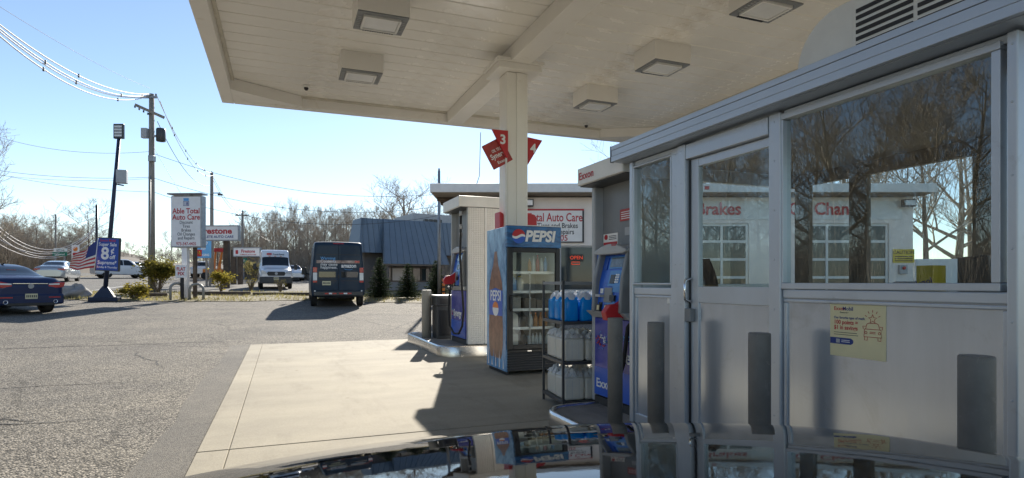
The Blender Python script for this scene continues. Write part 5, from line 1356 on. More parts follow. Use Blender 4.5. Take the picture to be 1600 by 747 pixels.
# ================================================================== blue roofed building across the lot
ox, oy = at(566, 37.0)
BB = empty('blue_roof_building', (ox, oy, gz(ox, oy)), radians(10), 'low shop building with blue standing seam metal mansard roof', 'building')
def bb(name, mat, x0, x1, y0, y1, z0, z1, parent=None): return box(name, mat, parent or BB, x0, x1, y0, y1, z0, z1)
z_e, z_t, z_c = 2.55, 4.62, 1.80
LEN = 12.0
bb('wall', mt['stucco'], 0.25, LEN, 0.4, 2.0, 0, 4.2); bb('wall', mt['stucco'], 3.0, LEN, 2.001, 9, 0, 4.2)
RB = mt['roofblue']
def mansard(x0, x1, yb, zb, yt, zt_, side=0.0, name='roof', sl=0.0, sr=0.0):
    vs_ = [(x0 - sl, yb, zb), (x1 + sr, yb, zb), (x1, yt, zt_), (x0, yt, zt_), (x0 - sl, yb + 0.3, zb), (x1 + sr, yb + 0.3, zb), (x1, yt + 0.3, zt_), (x0, yt + 0.3, zt_)]
    m_ = MB().add(vs_, [(0, 1, 2, 3), (5, 4, 7, 6), (1, 5, 6, 2), (4, 0, 3, 7), (3, 2, 6, 7), (4, 5, 1, 0)]).build(name, RB, BB)
    n_ = int((x1 - x0) / 0.33)
    for i in range(n_ + 1):
        t = i / n_
        a = Vector((x0 - sl + (x1 + sr - x0 + sl) * t, yb - 0.025, zb)); b_ = Vector((x0 + (x1 - x0) * t, yt - 0.025, zt_))
        MB().tube([a, b_], 0.026, 4, smooth=False).build('seam', RB, m_)
    return m_
mansard(0.0, 1.45, -0.45, 2.40, 0.25, z_t)
mansard(1.45, 4.9, -1.6, 1.68, 0.12, z_t - 0.01, sl=0.55, sr=0.35)
mansard(4.9, LEN, -0.42, 2.35, 0.25, z_t - 0.02)
# left end slope
vs_ = [(-0.35, -0.45, 2.40), (-0.35, 2.3, 2.40), (0.0, 2.0, z_t), (0.0, 0.25, z_t), (0.2, -0.4, 2.40), (0.2, 2.3, 2.40), (0.3, 2.0, z_t), (0.3, 0.25, z_t)]
MB().add(vs_, [(1, 0, 3, 2), (0, 4, 7, 3), (1, 2, 6, 5), (2, 3, 7, 6), (0, 1, 5, 4)]).build('roof', RB, BB)
bb('roof_deck', mt['charcoal'], 0.3, LEN, 0.55, 2.0, 4.3, 4.5); bb('roof_deck', mt['charcoal'], 3.0, LEN, 2.001, 8.9, 4.21, 4.5)
bb('eave', mt['charcoal'], 0.9, 5.05, -1.5, 0.38, 1.58, 1.675)
for x in (1.0, 4.75): bb('pillar', mt['stucco'], x, x + 0.28, -1.35, -1.05, 0, 1.578)
# shop front
bb('stall_riser', mt['roofblue'], 1.3, 4.75, 0.30, 0.398, 0, 0.55)
for (x0, x1, m_) in ((1.45, 2.0, 'paneglass'), (2.05, 3.45, 'lgrey'), (3.5, 4.05, 'paneglass'), (4.1, 4.7, 'paneglass')):
    f_ = bb('window', mt['charcoal'], x0, x1, 0.33, 0.398, 0.6, 1.5); bb('pane', mt[m_], x0 + 0.05, x1 - 0.05, 0.318, 0.329, 0.66, 1.45, f_)
bb('window', mt['paneglass'], 5.6, 6.6, 0.36, 0.398, 0.5, 2.2)
for k in range(4): bb('roof_vent', mt['charcoal'], 4.9 + 0.35 * k, 5.15 + 0.35 * k, 1.6, 1.9, 4.5, 4.95)
bb('parapet', mt['lgrey'], 5.0, 11.0, 4.0, 8.0, 4.5, 5.6)

# ================================================================== vehicles
def mono(xs, ys):
    """monotone cubic interpolator"""
    n_ = len(xs); d = [(ys[i+1]-ys[i])/(xs[i+1]-xs[i]) for i in range(n_-1)]
    m_ = [d[0]] + [0 if d[i-1]*d[i] <= 0 else 2*d[i-1]*d[i]/(d[i-1]+d[i]) for i in range(1, n_-1)] + [d[-1]]
    def f(x):
        if x <= xs[0]: return ys[0]
        if x >= xs[-1]: return ys[-1]
        i = 0
        while x > xs[i+1]: i += 1
        h = xs[i+1]-xs[i]; t = (x-xs[i])/h
        return (2*t**3-3*t**2+1)*ys[i] + (t**3-2*t**2+t)*h*m_[i] + (-2*t**3+3*t**2)*ys[i+1] + (t**3-t**2)*h*m_[i+1]
    return f
class Body:
    """stations: (y, half width, underside z, belt z, roof z, roof half width), from tail (-y) to nose (+y)"""
    def __init__(s, st):
        ys = [a[0] for a in st]; s.y0, s.y1 = ys[0], ys[-1]
        s.f = [mono(ys, [a[k] for a in st]) for k in range(1, 6)]
    def sec(s, y):
        w, zb, ze, zr, wr = (f(y) for f in s.f)
        return [(0, zb), (w*0.86, zb), (w*0.975, zb+0.10), (w, zb+0.5*(ze-zb)), (w*0.975, ze), (wr+0.30*(w*0.95-wr), ze+0.62*(zr-ze)), (wr*0.98, zr-0.055*min(1, (zr-ze)*3)), (wr*0.72, zr), (0, zr+0.012)]
    def P(s, y, t):
        p = s.sec(y); sg = 1
        if t > 8: t = 16 - t; sg = -1
        i = min(7, int(t)); f = t - i
        def g(k):
            if k < 0: return (-p[1][0], p[1][1])
            if k > 8: return (-p[7][0], p[7][1])
            return p[k]
        a, b, c, d = g(i-1), g(i), g(i+1), g(i+2)
        def cr(j):
            m0 = 0.35*(c[j]-a[j]); m1 = 0.35*(d[j]-b[j])
            return (2*f**3-3*f**2+1)*b[j] + (f**3-2*f**2+f)*m0 + (-2*f**3+3*f**2)*c[j] + (f**3-f**2)*m1
        return Vector((sg*cr(0), y, cr(1)))
    def shell(s, ny=48, nt=64):
        mb = MB(); vs_ = []
        yy = [s.y0 + (s.y1-s.y0)*(0.5-0.5*cos(pi*i/ny))*0.6 + 0.4*(s.y0+(s.y1-s.y0)*i/ny) - 0.4*s.y0*0 if False else s.y0+(s.y1-s.y0)*(0.55*(0.5-0.5*cos(pi*i/ny))+0.45*i/ny) for i in range(ny+1)]
        for y in yy:
            for k in range(nt): vs_.append(s.P(y, 16*k/nt))
        fs = [(i*nt+k, (i+1)*nt+k, (i+1)*nt+(k+1) % nt, i*nt+(k+1) % nt) for i in range(ny) for k in range(nt)]
        mb.add(vs_, fs, True)
        mb.f += [tuple(range(nt)), tuple(ny*nt + k for k in range(nt-1, -1, -1))]; mb.sm += [False, False]
        return mb
    def patch(s, q, off=0.008, n_=8, m_=8):
        """q: four (y, t) corners"""
        mb = MB(); vs_ = []
        for j in range(m_+1):
            for i in range(n_+1):
                a, b = i/n_, j/m_
                y = (1-a)*(1-b)*q[0][0] + a*(1-b)*q[1][0] + a*b*q[2][0] + (1-a)*b*q[3][0]
                t = (1-a)*(1-b)*q[0][1] + a*(1-b)*q[1][1] + a*b*q[2][1] + (1-a)*b*q[3][1]
                p = s.P(y, t); e = 0.01
                n = (s.P(min(y+e, s.y1), t)-s.P(max(y-e, s.y0), t)).cross(s.P(y, t+0.02)-s.P(y, t-0.02))
                n = n.normalized() if n.length > 1e-9 else Vector((0, 0, 1))
                c = Vector((0, y, 0.8))
                if n.dot(p-c) < 0: n = -n
                vs_.append(p+n*off)
        mb.add(vs_, [(j*(n_+1)+i, j*(n_+1)+i+1, (j+1)*(n_+1)+i+1, (j+1)*(n_+1)+i) for j in range(m_) for i in range(n_)], True)
        return mb
TY = MB().lathe([(0.60, -0.11), (0.93, -0.115), (1.0, -0.08), (1.0, 0.08), (0.93, 0.115), (0.60, 0.11)], (0, 0, 0), 'x', 28, True, False).mesh('tyre')
RI = MB().lathe([(0.61, 0.09), (0.56, 0.075), (0.50, 0.05), (0.20, 0.065), (0.12, 0.085), (0.02, 0.09)], (0, 0, 0), 'x', 24, True, False).mesh('rim')
AR = MB().lathe([(1.16, -0.02), (1.16, 0.004), (0.02, 0.004)], (0, 0, 0), 'x', 28, False, False).mesh('wheel_arch')
def wheels(e, xw, ys, r_, arch=True):
    for y in ys:
        for sx in (-1, 1):
            w = empty('wheel', (sx * (xw - 0.12), y, r_), 0 if sx > 0 else pi); w.parent = e
            t = shared('tyre', TY, mt['tyre'], w); t.scale = (1, r_, r_)
            t = shared('rim', RI, mt['galv'], w); t.scale = (1, r_, r_)
            if arch:
                a = shared('wheel_arch', AR, mt['black'], e, (sx * (xw - 0.03), y, r_ + 0.03), (0, 0, 0 if sx > 0 else pi)); a.scale = (1, r_, r_)
def plate(e, y, z, face=-1, tx=''):
    p = MB().box(-0.155, 0.155, y - 0.006, y + 0.006, z - 0.078, z + 0.078).build('number_plate', mt['plate'], e, 0.004)
    r_ = random.Random(int(abs(y * 100)))
    for k in range(6):
        x = -0.115 + 0.046 * k
        MB().box(x - 0.014, x + 0.014, y + face * 0.0085, y + face * 0.0065, z - 0.035, z + 0.035).build('plate_character', mt['textblk'], p)
    return p

# dark blue delivery van, its back towards us
vx, vy, vd = gpt(532, 480)
van = empty('delivery_van', (vx, vy + 2.9, gz(vx, vy + 0.8)), radians(-1.5), 'dark blue delivery van parked with its rear doors towards us', 'van')
L2 = 2.95
B = Body([(-L2, 0.93, 0.42, 1.15, 2.36, 0.80), (-L2 + 0.05, 1.0, 0.40, 1.16, 2.46, 0.87), (-L2 + 0.5, 1.02, 0.36, 1.18, 2.50, 0.90), (0.6, 1.02, 0.34, 1.18, 2.50, 0.90), (1.5, 1.02, 0.34, 1.18, 2.42, 0.87), (2.05, 1.0, 0.34, 1.15, 1.75, 0.80), (2.4, 0.97, 0.34, 1.0, 1.25, 0.78), (2.85, 0.88, 0.36, 0.85, 0.98, 0.7), (2.97, 0.70, 0.42, 0.75, 0.82, 0.55)])
B.shell().build('body', mt['navy'], van)
for sx in (0, 1):
    t0, t1 = (4.2, 5.8) if sx == 0 else (11.8, 10.2)
    B.patch([(0.7, t0), (1.75, t0), (1.35, t1), (0.7, t1)]).build('side_window', mt['darkglass'], van)
B.patch([(1.55, 6.6), (2.15, 6.2), (2.15, 9.8), (1.55, 9.4)]).build('windscreen', mt['darkglass'], van)
yb = -L2
for sx in (-1, 1):
    d = MB().prism([(sx * 0.006, 0.62), (sx * 0.86, 0.62), (sx * 0.90, 1.1), (sx * 0.86, 1.75), (sx * 0.80, 2.24), (sx * 0.70, 2.33), (sx * 0.006, 2.36)], 'y', yb - 0.025, yb + 0.02).build('rear_door', mt['navy'], van, 0.012)
    MB().box(*sorted((sx * 0.10, sx * 0.72)), yb - 0.034, yb - 0.026, 1.12, 1.34).build('lower_window', mt['darkglass'], d, 0.003)
    MB().box(*sorted((sx * 0.04, sx * 0.80)), yb - 0.031, yb - 0.026, 1.98, 2.0).build('door_crease', mt['black'], d)
    MB().box(*sorted((sx * 0.05, sx * 0.78)), yb - 0.031, yb - 0.026, 0.98, 1.0).build('door_crease', mt['black'], d)
    MB().box(*sorted((sx * 0.78, sx * 0.93)), yb - 0.045, yb + 0.05, 0.92, 1.0).build('tail_lamp', mt['tail'], van, 0.01)
    MB().box(*sorted((sx * 0.78, sx * 0.93)), yb - 0.045, yb + 0.05, 1.003, 1.30).build('tail_lamp', mt['lens'], van, 0.01)
    MB().box(*sorted((sx * 0.78, sx * 0.93)), yb - 0.045, yb + 0.05, 1.303, 1.50).build('tail_lamp', mt['tail'], van, 0.01)
    MB().lathe([(0.03, yb - 0.03), (0.03, yb - 0.05)], (sx * 0.86, 0, 0.60), 'y', 12).build('reflector', mt['lens'], van)
    m_ = MB().box(*sorted((sx * 1.12, sx * 1.32)), 1.55, 1.63, 1.28, 1.62).build('mirror', mt['black'], van, 0.03)
    MB().tube([(sx * 1.0, 1.6, 1.3), (sx * 1.15, 1.59, 1.35)], 0.03, 6).build('mirror_arm', mt['black'], m_)
brown_band = M('copper_brown_mottled', (0.30, 0.16, 0.12), 0.4, var=0.5, scale=6, hue=(0.55, 0.42, 0.36))  # copper brown with random lighter mottling
MB().box(-0.80, 0.78, yb - 0.033, yb - 0.027, 1.66, 1.77).build('brown_stripe', brown_band, van)
MB().box(0.60, 0.78, yb - 0.037, yb - 0.0335, 1.69, 1.76).build('stripe_mark', mt['tail'], van)
def vt(s_, size, mat, x, z, al='LEFT', **kw): text(s_, size, mat, van, (x, yb - 0.036, z), (1, 0, 0), (0, 0, 1), 0.001, al, **kw)
vt('Warning:', 0.15, mt['textlb'], -0.66, 1.80, bold=0.002); vt('Contents', 0.15, mt['textwht'], -0.66, 1.685, bold=0.002); vt('may cause', 0.15, mt['textwht'], -0.66, 1.57, bold=0.002); vt('happiness.', 0.15, mt['textwht'], -0.66, 1.455, bold=0.002)
vt('amazon', 0.22, mt['textwht'], 0.10, 1.50, bold=0.006, sx=0.82)
MB().tube([(0.20, yb - 0.036, 1.45), (0.30, yb - 0.036, 1.415), (0.42, yb - 0.036, 1.41), (0.52, yb - 0.036, 1.44)], 0.009, 5).build('smile_mark', mt['textlb'], van)
plate(van, yb - 0.032, 0.90).location = (-0.44, 0, 0)
MB().box(-0.90, 0.90, yb - 0.10, yb + 0.1, 0.42, 0.58).build('bumper', mt['charcoal'], van, 0.02)
for k, (x0, x1, m_) in enumerate(((-0.5, -0.36, 'tail'), (-0.355, -0.24, 'textwht'), (-0.235, -0.08, 'tail'), (0.02, 0.18, 'tail'), (0.185, 0.32, 'textwht'), (0.325, 0.48, 'tail'))):
    MB().box(x0, x1, yb - 0.106, yb - 0.1005, 0.48, 0.53).build('reflective_strip', mt[m_], van)
MB().box(-0.03, 0.03, yb - 0.05, yb - 0.026, 1.1, 1.2).build('door_handle', mt['black'], van, 0.01)
MB().box(-0.2, 0.2, yb - 0.01, yb + 0.05, 2.40, 2.43).build('brake_lamp', mt['tail'], van, 0.01)
MB().tube([(-0.5, yb + 0.3, 0.36), (0.5, yb + 0.3, 0.36)], 0.05, 8).build('axle', mt['black'], van)
wheels(van, 1.0, (-1.95, 1.95), 0.345)

# white van coming towards us on the side road
wx, wy, wd = gpt(428, 452)
wv = empty('white_van', (wx, wy + 2.6, gz(wx, wy + 1)), radians(180 + 3), 'white high roof van facing us on the side road behind the verge', 'van')
B = Body([(-2.8, 0.95, 0.45, 1.25, 2.45, 0.82), (-2.72, 1.02, 0.42, 1.27, 2.56, 0.88), (0.5, 1.03, 0.38, 1.28, 2.60, 0.86), (1.0, 1.03, 0.36, 1.28, 2.54, 0.84), (1.28, 1.03, 0.36, 1.28, 2.12, 0.84), (1.80, 1.02, 0.34, 1.25, 1.52, 0.82), (2.1, 1.0, 0.33, 1.14, 1.36, 0.80), (2.6, 0.96, 0.33, 1.0, 1.20, 0.76), (2.74, 0.86, 0.36, 0.9, 1.0, 0.62)])
B.shell().build('body', mt['white_gloss'], wv)
B.patch([(1.30, 6.2), (1.80, 6.0), (1.80, 10.0), (1.30, 9.8)], 0.012).build('windscreen', mt['darkglass'], wv)
for sx in (0, 1):
    t0, t1 = (4.3, 5.7) if sx == 0 else (11.7, 10.3)
    B.patch([(0.5, t0), (1.6, t0), (1.25, t1), (0.5, t1)]).build('side_window', mt['darkglass'], wv)
    s_ = 1 if sx == 0 else -1
    MB().prism([(s_ * 0.55, 0.98), (s_ * 0.88, 0.98), (s_ * 0.93, 1.16), (s_ * 0.82, 1.2), (s_ * 0.58, 1.08)], 'y', 2.62, 2.77).build('headlamp', mt['clear'], wv, 0.02)
    m_ = MB().box(*sorted((s_ * 1.16, s_ * 1.36)), 1.5, 1.58, 1.25, 1.62).build('mirror', mt['black'], wv, 0.03)
    MB().tube([(s_ * 1.0, 1.5, 1.35), (s_ * 1.18, 1.54, 1.38)], 0.04, 6).build('mirror_arm', mt['black'], m_)
MB().prism([(-0.48, 0.84), (0.48, 0.84), (0.56, 0.98), (0.50, 1.10), (-0.50, 1.10), (-0.56, 0.98)], 'y', 2.70, 2.775).build('grille', mt['black'], wv, 0.02)
MB().lathe([(0.09, 2.776), (0.09, 2.79)], (0, 0, 0.98), 'y', 16).build('badge', mt['galv'], wv)
MB().box(-0.98, 0.98, 2.45, 2.80, 0.33, 0.78).build('bumper', mt['charcoal'], wv, 0.06)
plate(wv, 2.81, 0.66, 1)
for o in wv.children:
    if o.name.startswith('number_plate'): o.location = (0, 0, 0)
for x in (-0.35, 0, 0.35): MB().box(x - 0.06, x + 0.06, 1.23, 1.29, 2.13, 2.17).build('marker_lamp', mt['amber'], wv, 0.01)
mk = MB().box(0.22, 0.52, 1.255, 1.285, 2.24, 2.36).build('roof_mark', mt['textred'], wv)
text('Transit Ready', 0.15, mt['textblk'], wv, (-0.2, 1.285, 2.24), (-1, 0, 0), (0, -0.45, 0.9), 0.004, bold=0.003, sx=0.85)
wheels(wv, 1.0, (-1.75, 1.75), 0.34)

def sedan(name, x, y, rz, mat, label, cat='car', suv=False, z=None):
    e = empty(name, (x, y, gz(x, y) if z is None else z), rz, label, cat)
    if not suv:
        st = [(-2.48, 0.72, 0.36, 0.70, 0.80, 0.60), (-2.42, 0.84, 0.32, 0.84, 1.00, 0.68), (-2.25, 0.91, 0.26, 0.93, 1.09, 0.72), (-1.75, 0.945, 0.22, 0.96, 1.13, 0.71), (-1.55, 0.95, 0.22, 0.97, 1.18, 0.69), (-0.85, 0.955, 0.21, 0.97, 1.45, 0.60), (-0.1, 0.955, 0.21, 0.97, 1.525, 0.60), (0.55, 0.955, 0.21, 0.96, 1.45, 0.60), (1.25, 0.945, 0.22, 0.95, 1.08, 0.72), (1.6, 0.935, 0.22, 0.90, 1.02, 0.74), (2.2, 0.88, 0.25, 0.78, 0.86, 0.68), (2.42, 0.74, 0.34, 0.62, 0.68, 0.5)]
        rw = [(-1.62, 6.2), (-0.98, 6.45), (-0.98, 9.55), (-1.62, 9.8)]; ws_ = [(1.15, 6.2), (0.62, 6.4), (0.62, 9.6), (1.15, 9.8)]
        sw = [(-1.0, 0.75)]; tail_z = (0.86, 1.0); wr = 0.335; wyy = (-1.42, 1.42)
    else:
        st = [(-2.35, 0.80, 0.45, 0.95, 1.5, 0.60), (-2.28, 0.90, 0.36, 1.05, 1.66, 0.64), (-2.0, 0.94, 0.3, 1.08, 1.74, 0.68), (0.2, 0.955, 0.28, 1.08, 1.76, 0.69), (0.6, 0.955, 0.28, 1.07, 1.66, 0.67), (1.2, 0.95, 0.28, 1.05, 1.18, 0.76), (1.9, 0.92, 0.3, 0.98, 1.08, 0.74), (2.25, 0.82, 0.38, 0.8, 0.9, 0.62)]
        rw = [(-2.33, 5.2), (-2.2, 6.3), (-2.2, 9.7), (-2.33, 10.8)]; ws_ = [(1.12, 6.2), (0.65, 6.4), (0.65, 9.6), (1.12, 9.8)]
        sw = [(-2.0, 0.6)]; wr = 0.37; wyy = (-1.4, 1.4)
    B = Body(st); B.shell(56, 64).build('body', mat, e)
    B.patch(rw, 0.006).build('rear_window', mt['darkglass'], e); B.patch(ws_, 0.006).build('windscreen', mt['darkglass'], e)
    for sx in (0, 1):
        t0, t1 = (4.25, 5.75) if sx == 0 else (11.75, 10.25)
        a, b = sw[0]
        B.patch([(a - 0.12, t0), (-0.12, t0), (-0.12, t1), (a + 0.25, t1)]).build('side_window', mt['darkglass'], e)
        B.patch([(-0.06, t0), (b + 0.25, t0), (b - 0.2, t1), (-0.06, t1)]).build('side_window', mt['darkglass'], e)
        s_ = 1 if sx == 0 else -1
        m_ = MB().box(*sorted((s_ * 0.96, s_ * 1.10)), 0.62, 0.75, 0.98, 1.10).build('mirror', mat, e, 0.03)
    wheels(e, 0.94, wyy, wr)
    return e, B
# navy sedan leaving the lot at the left edge
sx_, sy_ = at(41, 17.6)
hd_ = radians(40)
cx_, cy_ = sx_ - sin(hd_) * 2.2, sy_ + cos(hd_) * 2.2
ts, TB = sedan('sedan', cx_, cy_, hd_, mt['navy2'], 'navy sedan at the left edge seen from behind', z=gz(sx_, sy_) + 0.02)
for s_ in (-1, 1):
    tl = MB().prism([(s_ * 0.44, 0.80), (s_ * 0.60, 0.76), (s_ * 0.86, 0.80), (s_ * 0.90, 0.94), (s_ * 0.70, 0.955), (s_ * 0.46, 0.90)], 'y', -2.475, -2.28).build('tail_lamp', mt['tail'], ts, 0.02)
    MB().prism([(s_ * 0.46, 0.865), (s_ * 0.74, 0.87), (s_ * 0.74, 0.915), (s_ * 0.47, 0.905)], 'y', -2.482, -2.476).build('reverse_lamp', mt['lens'], tl)
    MB().lathe([(0.055, -2.50), (0.06, -2.52), (0.045, -2.52), (0.04, -2.47)], (s_ * 0.62, 0, 0.36), 'y', 16).build('exhaust_tip', mt['chrome'], ts)
    MB().box(*sorted((s_ * 0.45, s_ * 0.75)), -2.515, -2.49, 0.48, 0.51).build('reflector', mt['tail'], ts)
MB().box(-0.86, 0.86, -2.51, -2.2, 0.28, 0.60).build('bumper', mt['navy2'], ts, 0.05)
MB().box(-0.60, 0.60, -2.52, -2.3, 0.24, 0.34).build('diffuser', mt['black'], ts, 0.02)
MB().box(-0.44, 0.44, -2.494, -2.44, 0.895, 0.915).build('chrome_strip', mt['chrome'], ts, 0.003)
MB().lathe([(0.075, -2.49), (0.075, -2.50)], (0, 0, 0.83), 'y', 18).build('badge', mt['galv'], ts)
plate(ts, -2.523, 0.53)
MB().box(-0.12, 0.12, -1.25, -1.2, 1.315, 1.335).build('brake_lamp', mt['tail'], ts)
MB().tube([(0, -0.6, 1.49), (0, -0.78, 1.53)], [0.03, 0.012], 8).build('roof_antenna', mt['black'], ts)
# silver sedan and white pickup style suv on the road, small far cars
e, _ = sedan('sedan', *at(92, 44), radians(3), M('silver_car_paint', (0.42, 0.45, 0.48), 0.25, metal=0.5, var=0.03, coat=0.8), 'silver and white sedan on the road behind the striped flag')
for s_ in (-1, 1): MB().box(*sorted((s_ * 0.5, s_ * 0.88)), -2.47, -2.3, 0.78, 0.92).build('tail_lamp', mt['tail'], e, 0.02)
plate(e, -2.46, 0.66)
e, _ = sedan('suv', *at(190, 56), radians(-62), mt['white_gloss'], 'white suv on the road behind the blue price sign', suv=True)
for s_ in (-1, 1): MB().box(*sorted((s_ * 0.6, s_ * 0.84)), -2.34, -2.2, 0.95, 1.25).build('tail_lamp', mt['tail'], e, 0.02)
e, _ = sedan('sedan', *at(458, 58), radians(182), mt['white_gloss'], 'small pale car far behind the white van', suv=False)
for s_ in (-1, 1): MB().box(*sorted((s_ * 0.45, s_ * 0.75)), 2.2, 2.42, 0.62, 0.74).build('headlamp', mt['clear'], e, 0.02)
e, _ = sedan('suv', *at(318, 66), radians(175), mt['white_gloss'], 'white far suv behind the pole signs', suv=True)
for s_ in (-1, 1): MB().box(*sorted((s_ * 0.45, s_ * 0.75)), 2.1, 2.26, 0.82, 0.95).build('headlamp', mt['clear'], e, 0.02)
e, _ = sedan('sedan', *at(212, 74), radians(178), M('dark_grey_car_paint', (0.07, 0.075, 0.08), 0.3, coat=0.8), 'dark far car coming along the road right of the blue price sign')
for s_ in (-1, 1): MB().box(*sorted((s_ * 0.45, s_ * 0.75)), 2.2, 2.42, 0.62, 0.74).build('headlamp', mt['clear'], e, 0.02)

# ================================================================== signs and poles on the verge
# leaning light pole with the blue price sign
lx, ly, ld = gpt(163, 471)
lp = empty('light_pole', (lx, ly, gz(lx, ly)), 0, 'dark blue leaning light pole with lamp head and grey box', 'light pole')
PT = Vector(((*at(186, ld),) + (zat(215, ld),))) - Vector((lx, ly, gz(lx, ly)))
mt['polebl'] = M('dark_blue_pole', (0.02, 0.03, 0.06), 0.5, var=0.15)
bs = Vector((0.05, 0, 0.45))
MB().prism([(-0.48, -0.35), (0.52, -0.35), (0.52, 0.35), (-0.48, 0.35)], 'z', 0.0, 0.18).build('footing', mt['polebl'], lp, 0.02)
MB().add([(-0.35, -0.2, 0.18), (0.38, -0.2, 0.18), (0.38, 0.2, 0.18), (-0.35, 0.2, 0.18), (-0.05, -0.06, 0.62), (0.10, -0.06, 0.62), (0.10, 0.06, 0.62), (-0.05, 0.06, 0.62)], [(0, 1, 5, 4), (1, 2, 6, 5), (2, 3, 7, 6), (3, 0, 4, 7), (4, 5, 6, 7)]).build('gusset', mt['polebl'], lp)
MB().tube([(0.02, 0, 0.3), PT], [0.085, 0.065], 10).build('pole', mt['polebl'], lp)
R2 = Vector((RT.x, RT.y, 0)); F2 = Vector((FW.x, FW.y, 0))
hd2 = empty('lamp_head', PT, -YAW); hd2.parent = lp
MB().box(-0.2, 0.2, -0.06, 0.06, -0.05, 0.55).build('housing', mt['charcoal'], hd2, 0.02)
for k in range(4): MB().box(-0.15, 0.15, -0.068, -0.061, 0.03 + 0.12 * k, 0.11 + 0.12 * k).build('lens', mt['lens'], hd2)
q = PT * 0.74
MB().box(q.x + 0.05, q.x + 0.42, q.y - 0.15, q.y + 0.15, q.z - 0.12, q.z + 0.42).build('control_box', mt['lgrey'], lp, 0.02)
MB().tube([(q.x - 0.02, q.y, q.z - 0.15), (q.x + 0.3, q.y, q.z - 0.2)], 0.03, 6).build('box_bracket', mt['charcoal'], lp)
ps = empty('price_sign', (0, 0, 0), -YAW - 0.06, 'blue board reading super sale 8 cents off on the leaning light pole', 'sign')
pd = ld - 0.15
X_, Y_ = at(169, pd); ps.location = (X_, Y_, zat(397.5, pd))
ps.rotation_euler = (0, radians(2.5), -YAW - 0.06)
sw, sh = 36 / F_PX * pd / 2, 50 / F_PX * pd / 2
MB().box(-sw, sw, -0.04, 0.04, -sh, sh).build('board', mt['signblue'], ps, 0.01)
for (x0, x1, z0, z1) in ((-sw - 0.02, sw + 0.02, sh + 0.001, sh + 0.03), (-sw - 0.02, sw + 0.02, -sh - 0.03, -sh - 0.001), (-sw - 0.03, -sw - 0.001, -sh, sh), (sw + 0.001, sw + 0.03, -sh, sh)): MB().box(x0, x1, -0.05, 0.05, z0, z1).build('frame', mt['charcoal'], ps)
def pst2(s_, size, mat, x, z, **kw): text(s_, size, mat, ps, (x, -0.043, z), (1, 0, 0), (0, 0, 1), 0.001, **kw)
pst2('Exxon Mobil', 0.13, mt['textred'], 0, sh * 0.80, bold=0.002); pst2('Super Sale', 0.19, mt['textwht'], 0, sh * 0.52, bold=0.004, sx=0.95)
pst2('8', 0.68, mt['textwht'], -sw * 0.22, -sh * 0.30, bold=0.018); pst2('¢', 0.34, mt['textwht'], sw * 0.45, sh * 0.08, bold=0.006); pst2('off', 0.22, mt['textwht'], sw * 0.45, -sh * 0.28, bold=0.005)
pst2('Supreme*', 0.2, mt['textwht'], 0, -sh * 0.62, bold=0.004); pst2('Sunday & Thursday', 0.11, mt['textwht'], 0, -sh * 0.86, bold=0.002)
# flag on a slanted staff
fg = empty('flag', (lx, ly, gz(lx, ly)), 0, 'striped red and white flag with blue canton flying from the light pole', 'flag')
s0 = Vector((*at(148, ld - 0.3), zat(418, ld - 0.3))) - Vector(fg.location); s1 = Vector((*at(153, ld - 0.35), zat(374, ld - 0.35))) - Vector(fg.location)
MB().tube([s0 - (s1 - s0) * 0.15, s1 + (s1 - s0) * 0.05], 0.015, 6).build('staff', mt['white'], fg)
fa, fb = Vector((*at(106, ld - 0.5), zat(421, ld - 0.5))) - Vector(fg.location), Vector((*at(119, ld - 0.5), zat(399, ld - 0.5))) - Vector(fg.location)
def ff(u_, v_):
    p = (s0.lerp(s1, v_)).lerp(fa.lerp(fb, v_), u_)
    w = 0.10 * u_ * sin(u_ * 9 + v_ * 2.2)
    return p + F2 * w + Vector((0, 0, 0.05 * sin(u_ * 8 + v_) * u_ - 0.10 * u_ * (1 - u_)))
mt['flagred'] = M('flag_red', (0.48, 0.04, 0.05), 0.7, var=0.1); mt['flagwht'] = M('flag_white', (0.75, 0.72, 0.68), 0.7, var=0.05); mt['flagblu'] = M('flag_blue', (0.03, 0.05, 0.20), 0.7, var=0.1)
for k in range(13):
    v0, v1 = k / 13, (k + 1) / 13; u0 = 0.42 if k >= 6 else 0.0
    MB().grid(lambda a, b: ff(u0 + (1 - u0) * a, v0 + (v1 - v0) * b), 20, 2).build('stripe', mt['flagred'] if k % 2 == 0 else mt['flagwht'], fg)
MB().grid(lambda a, b: ff(0.42 * a, 6 / 13 + 7 / 13 * b), 10, 8).build('canton', mt['flagblu'], fg)

# white repair shop pole sign
gx2, gy2, gd2 = gpt(288, 469)
ws2 = empty('pole_sign', (gx2, gy2, gz(gx2, gy2)), -YAW - radians(4), 'tall white repair shop sign board with red lettering on a white post', 'sign')
g0 = gz(gx2, gy2)
zt2, zb2 = zat(307, gd2) - g0, zat(387, gd2) - g0; hw = 50 / F_PX * gd2 / 2; cx2 = 7 / F_PX * gd2
MB().box(cx2 - hw, cx2 + hw, -0.16, 0.16, zb2, zt2).build('cabinet', mt['galv'], ws2, 0.02)
MB().box(cx2 - hw + 0.04, cx2 + hw - 0.06, -0.172, -0.161, zb2 + 0.05, zt2 - 0.04).build('sign_face', mt['paper'], ws2)
MB().box(cx2 - hw - 0.12, cx2 + hw + 0.02, -0.25, 0.25, zt2 + 0.06, zt2 + 0.12).build('top_cap', mt['galv'], ws2)
MB().box(cx2 - 0.15, cx2 + 0.15, -0.14, 0.14, zt2 + 0.001, zt2 + 0.059).build('cap_support', mt['galv'], ws2)
MB().box(-0.06, 0.18, -0.1, 0.1, 0.0, zb2 - 0.001).build('post', mt['paper'], ws2, 0.01)
MB().box(0.32, 0.46, 0.1, 0.22, 0.0, zb2 + 0.4).build('post', mt['wood_dk'], ws2, 0.01)
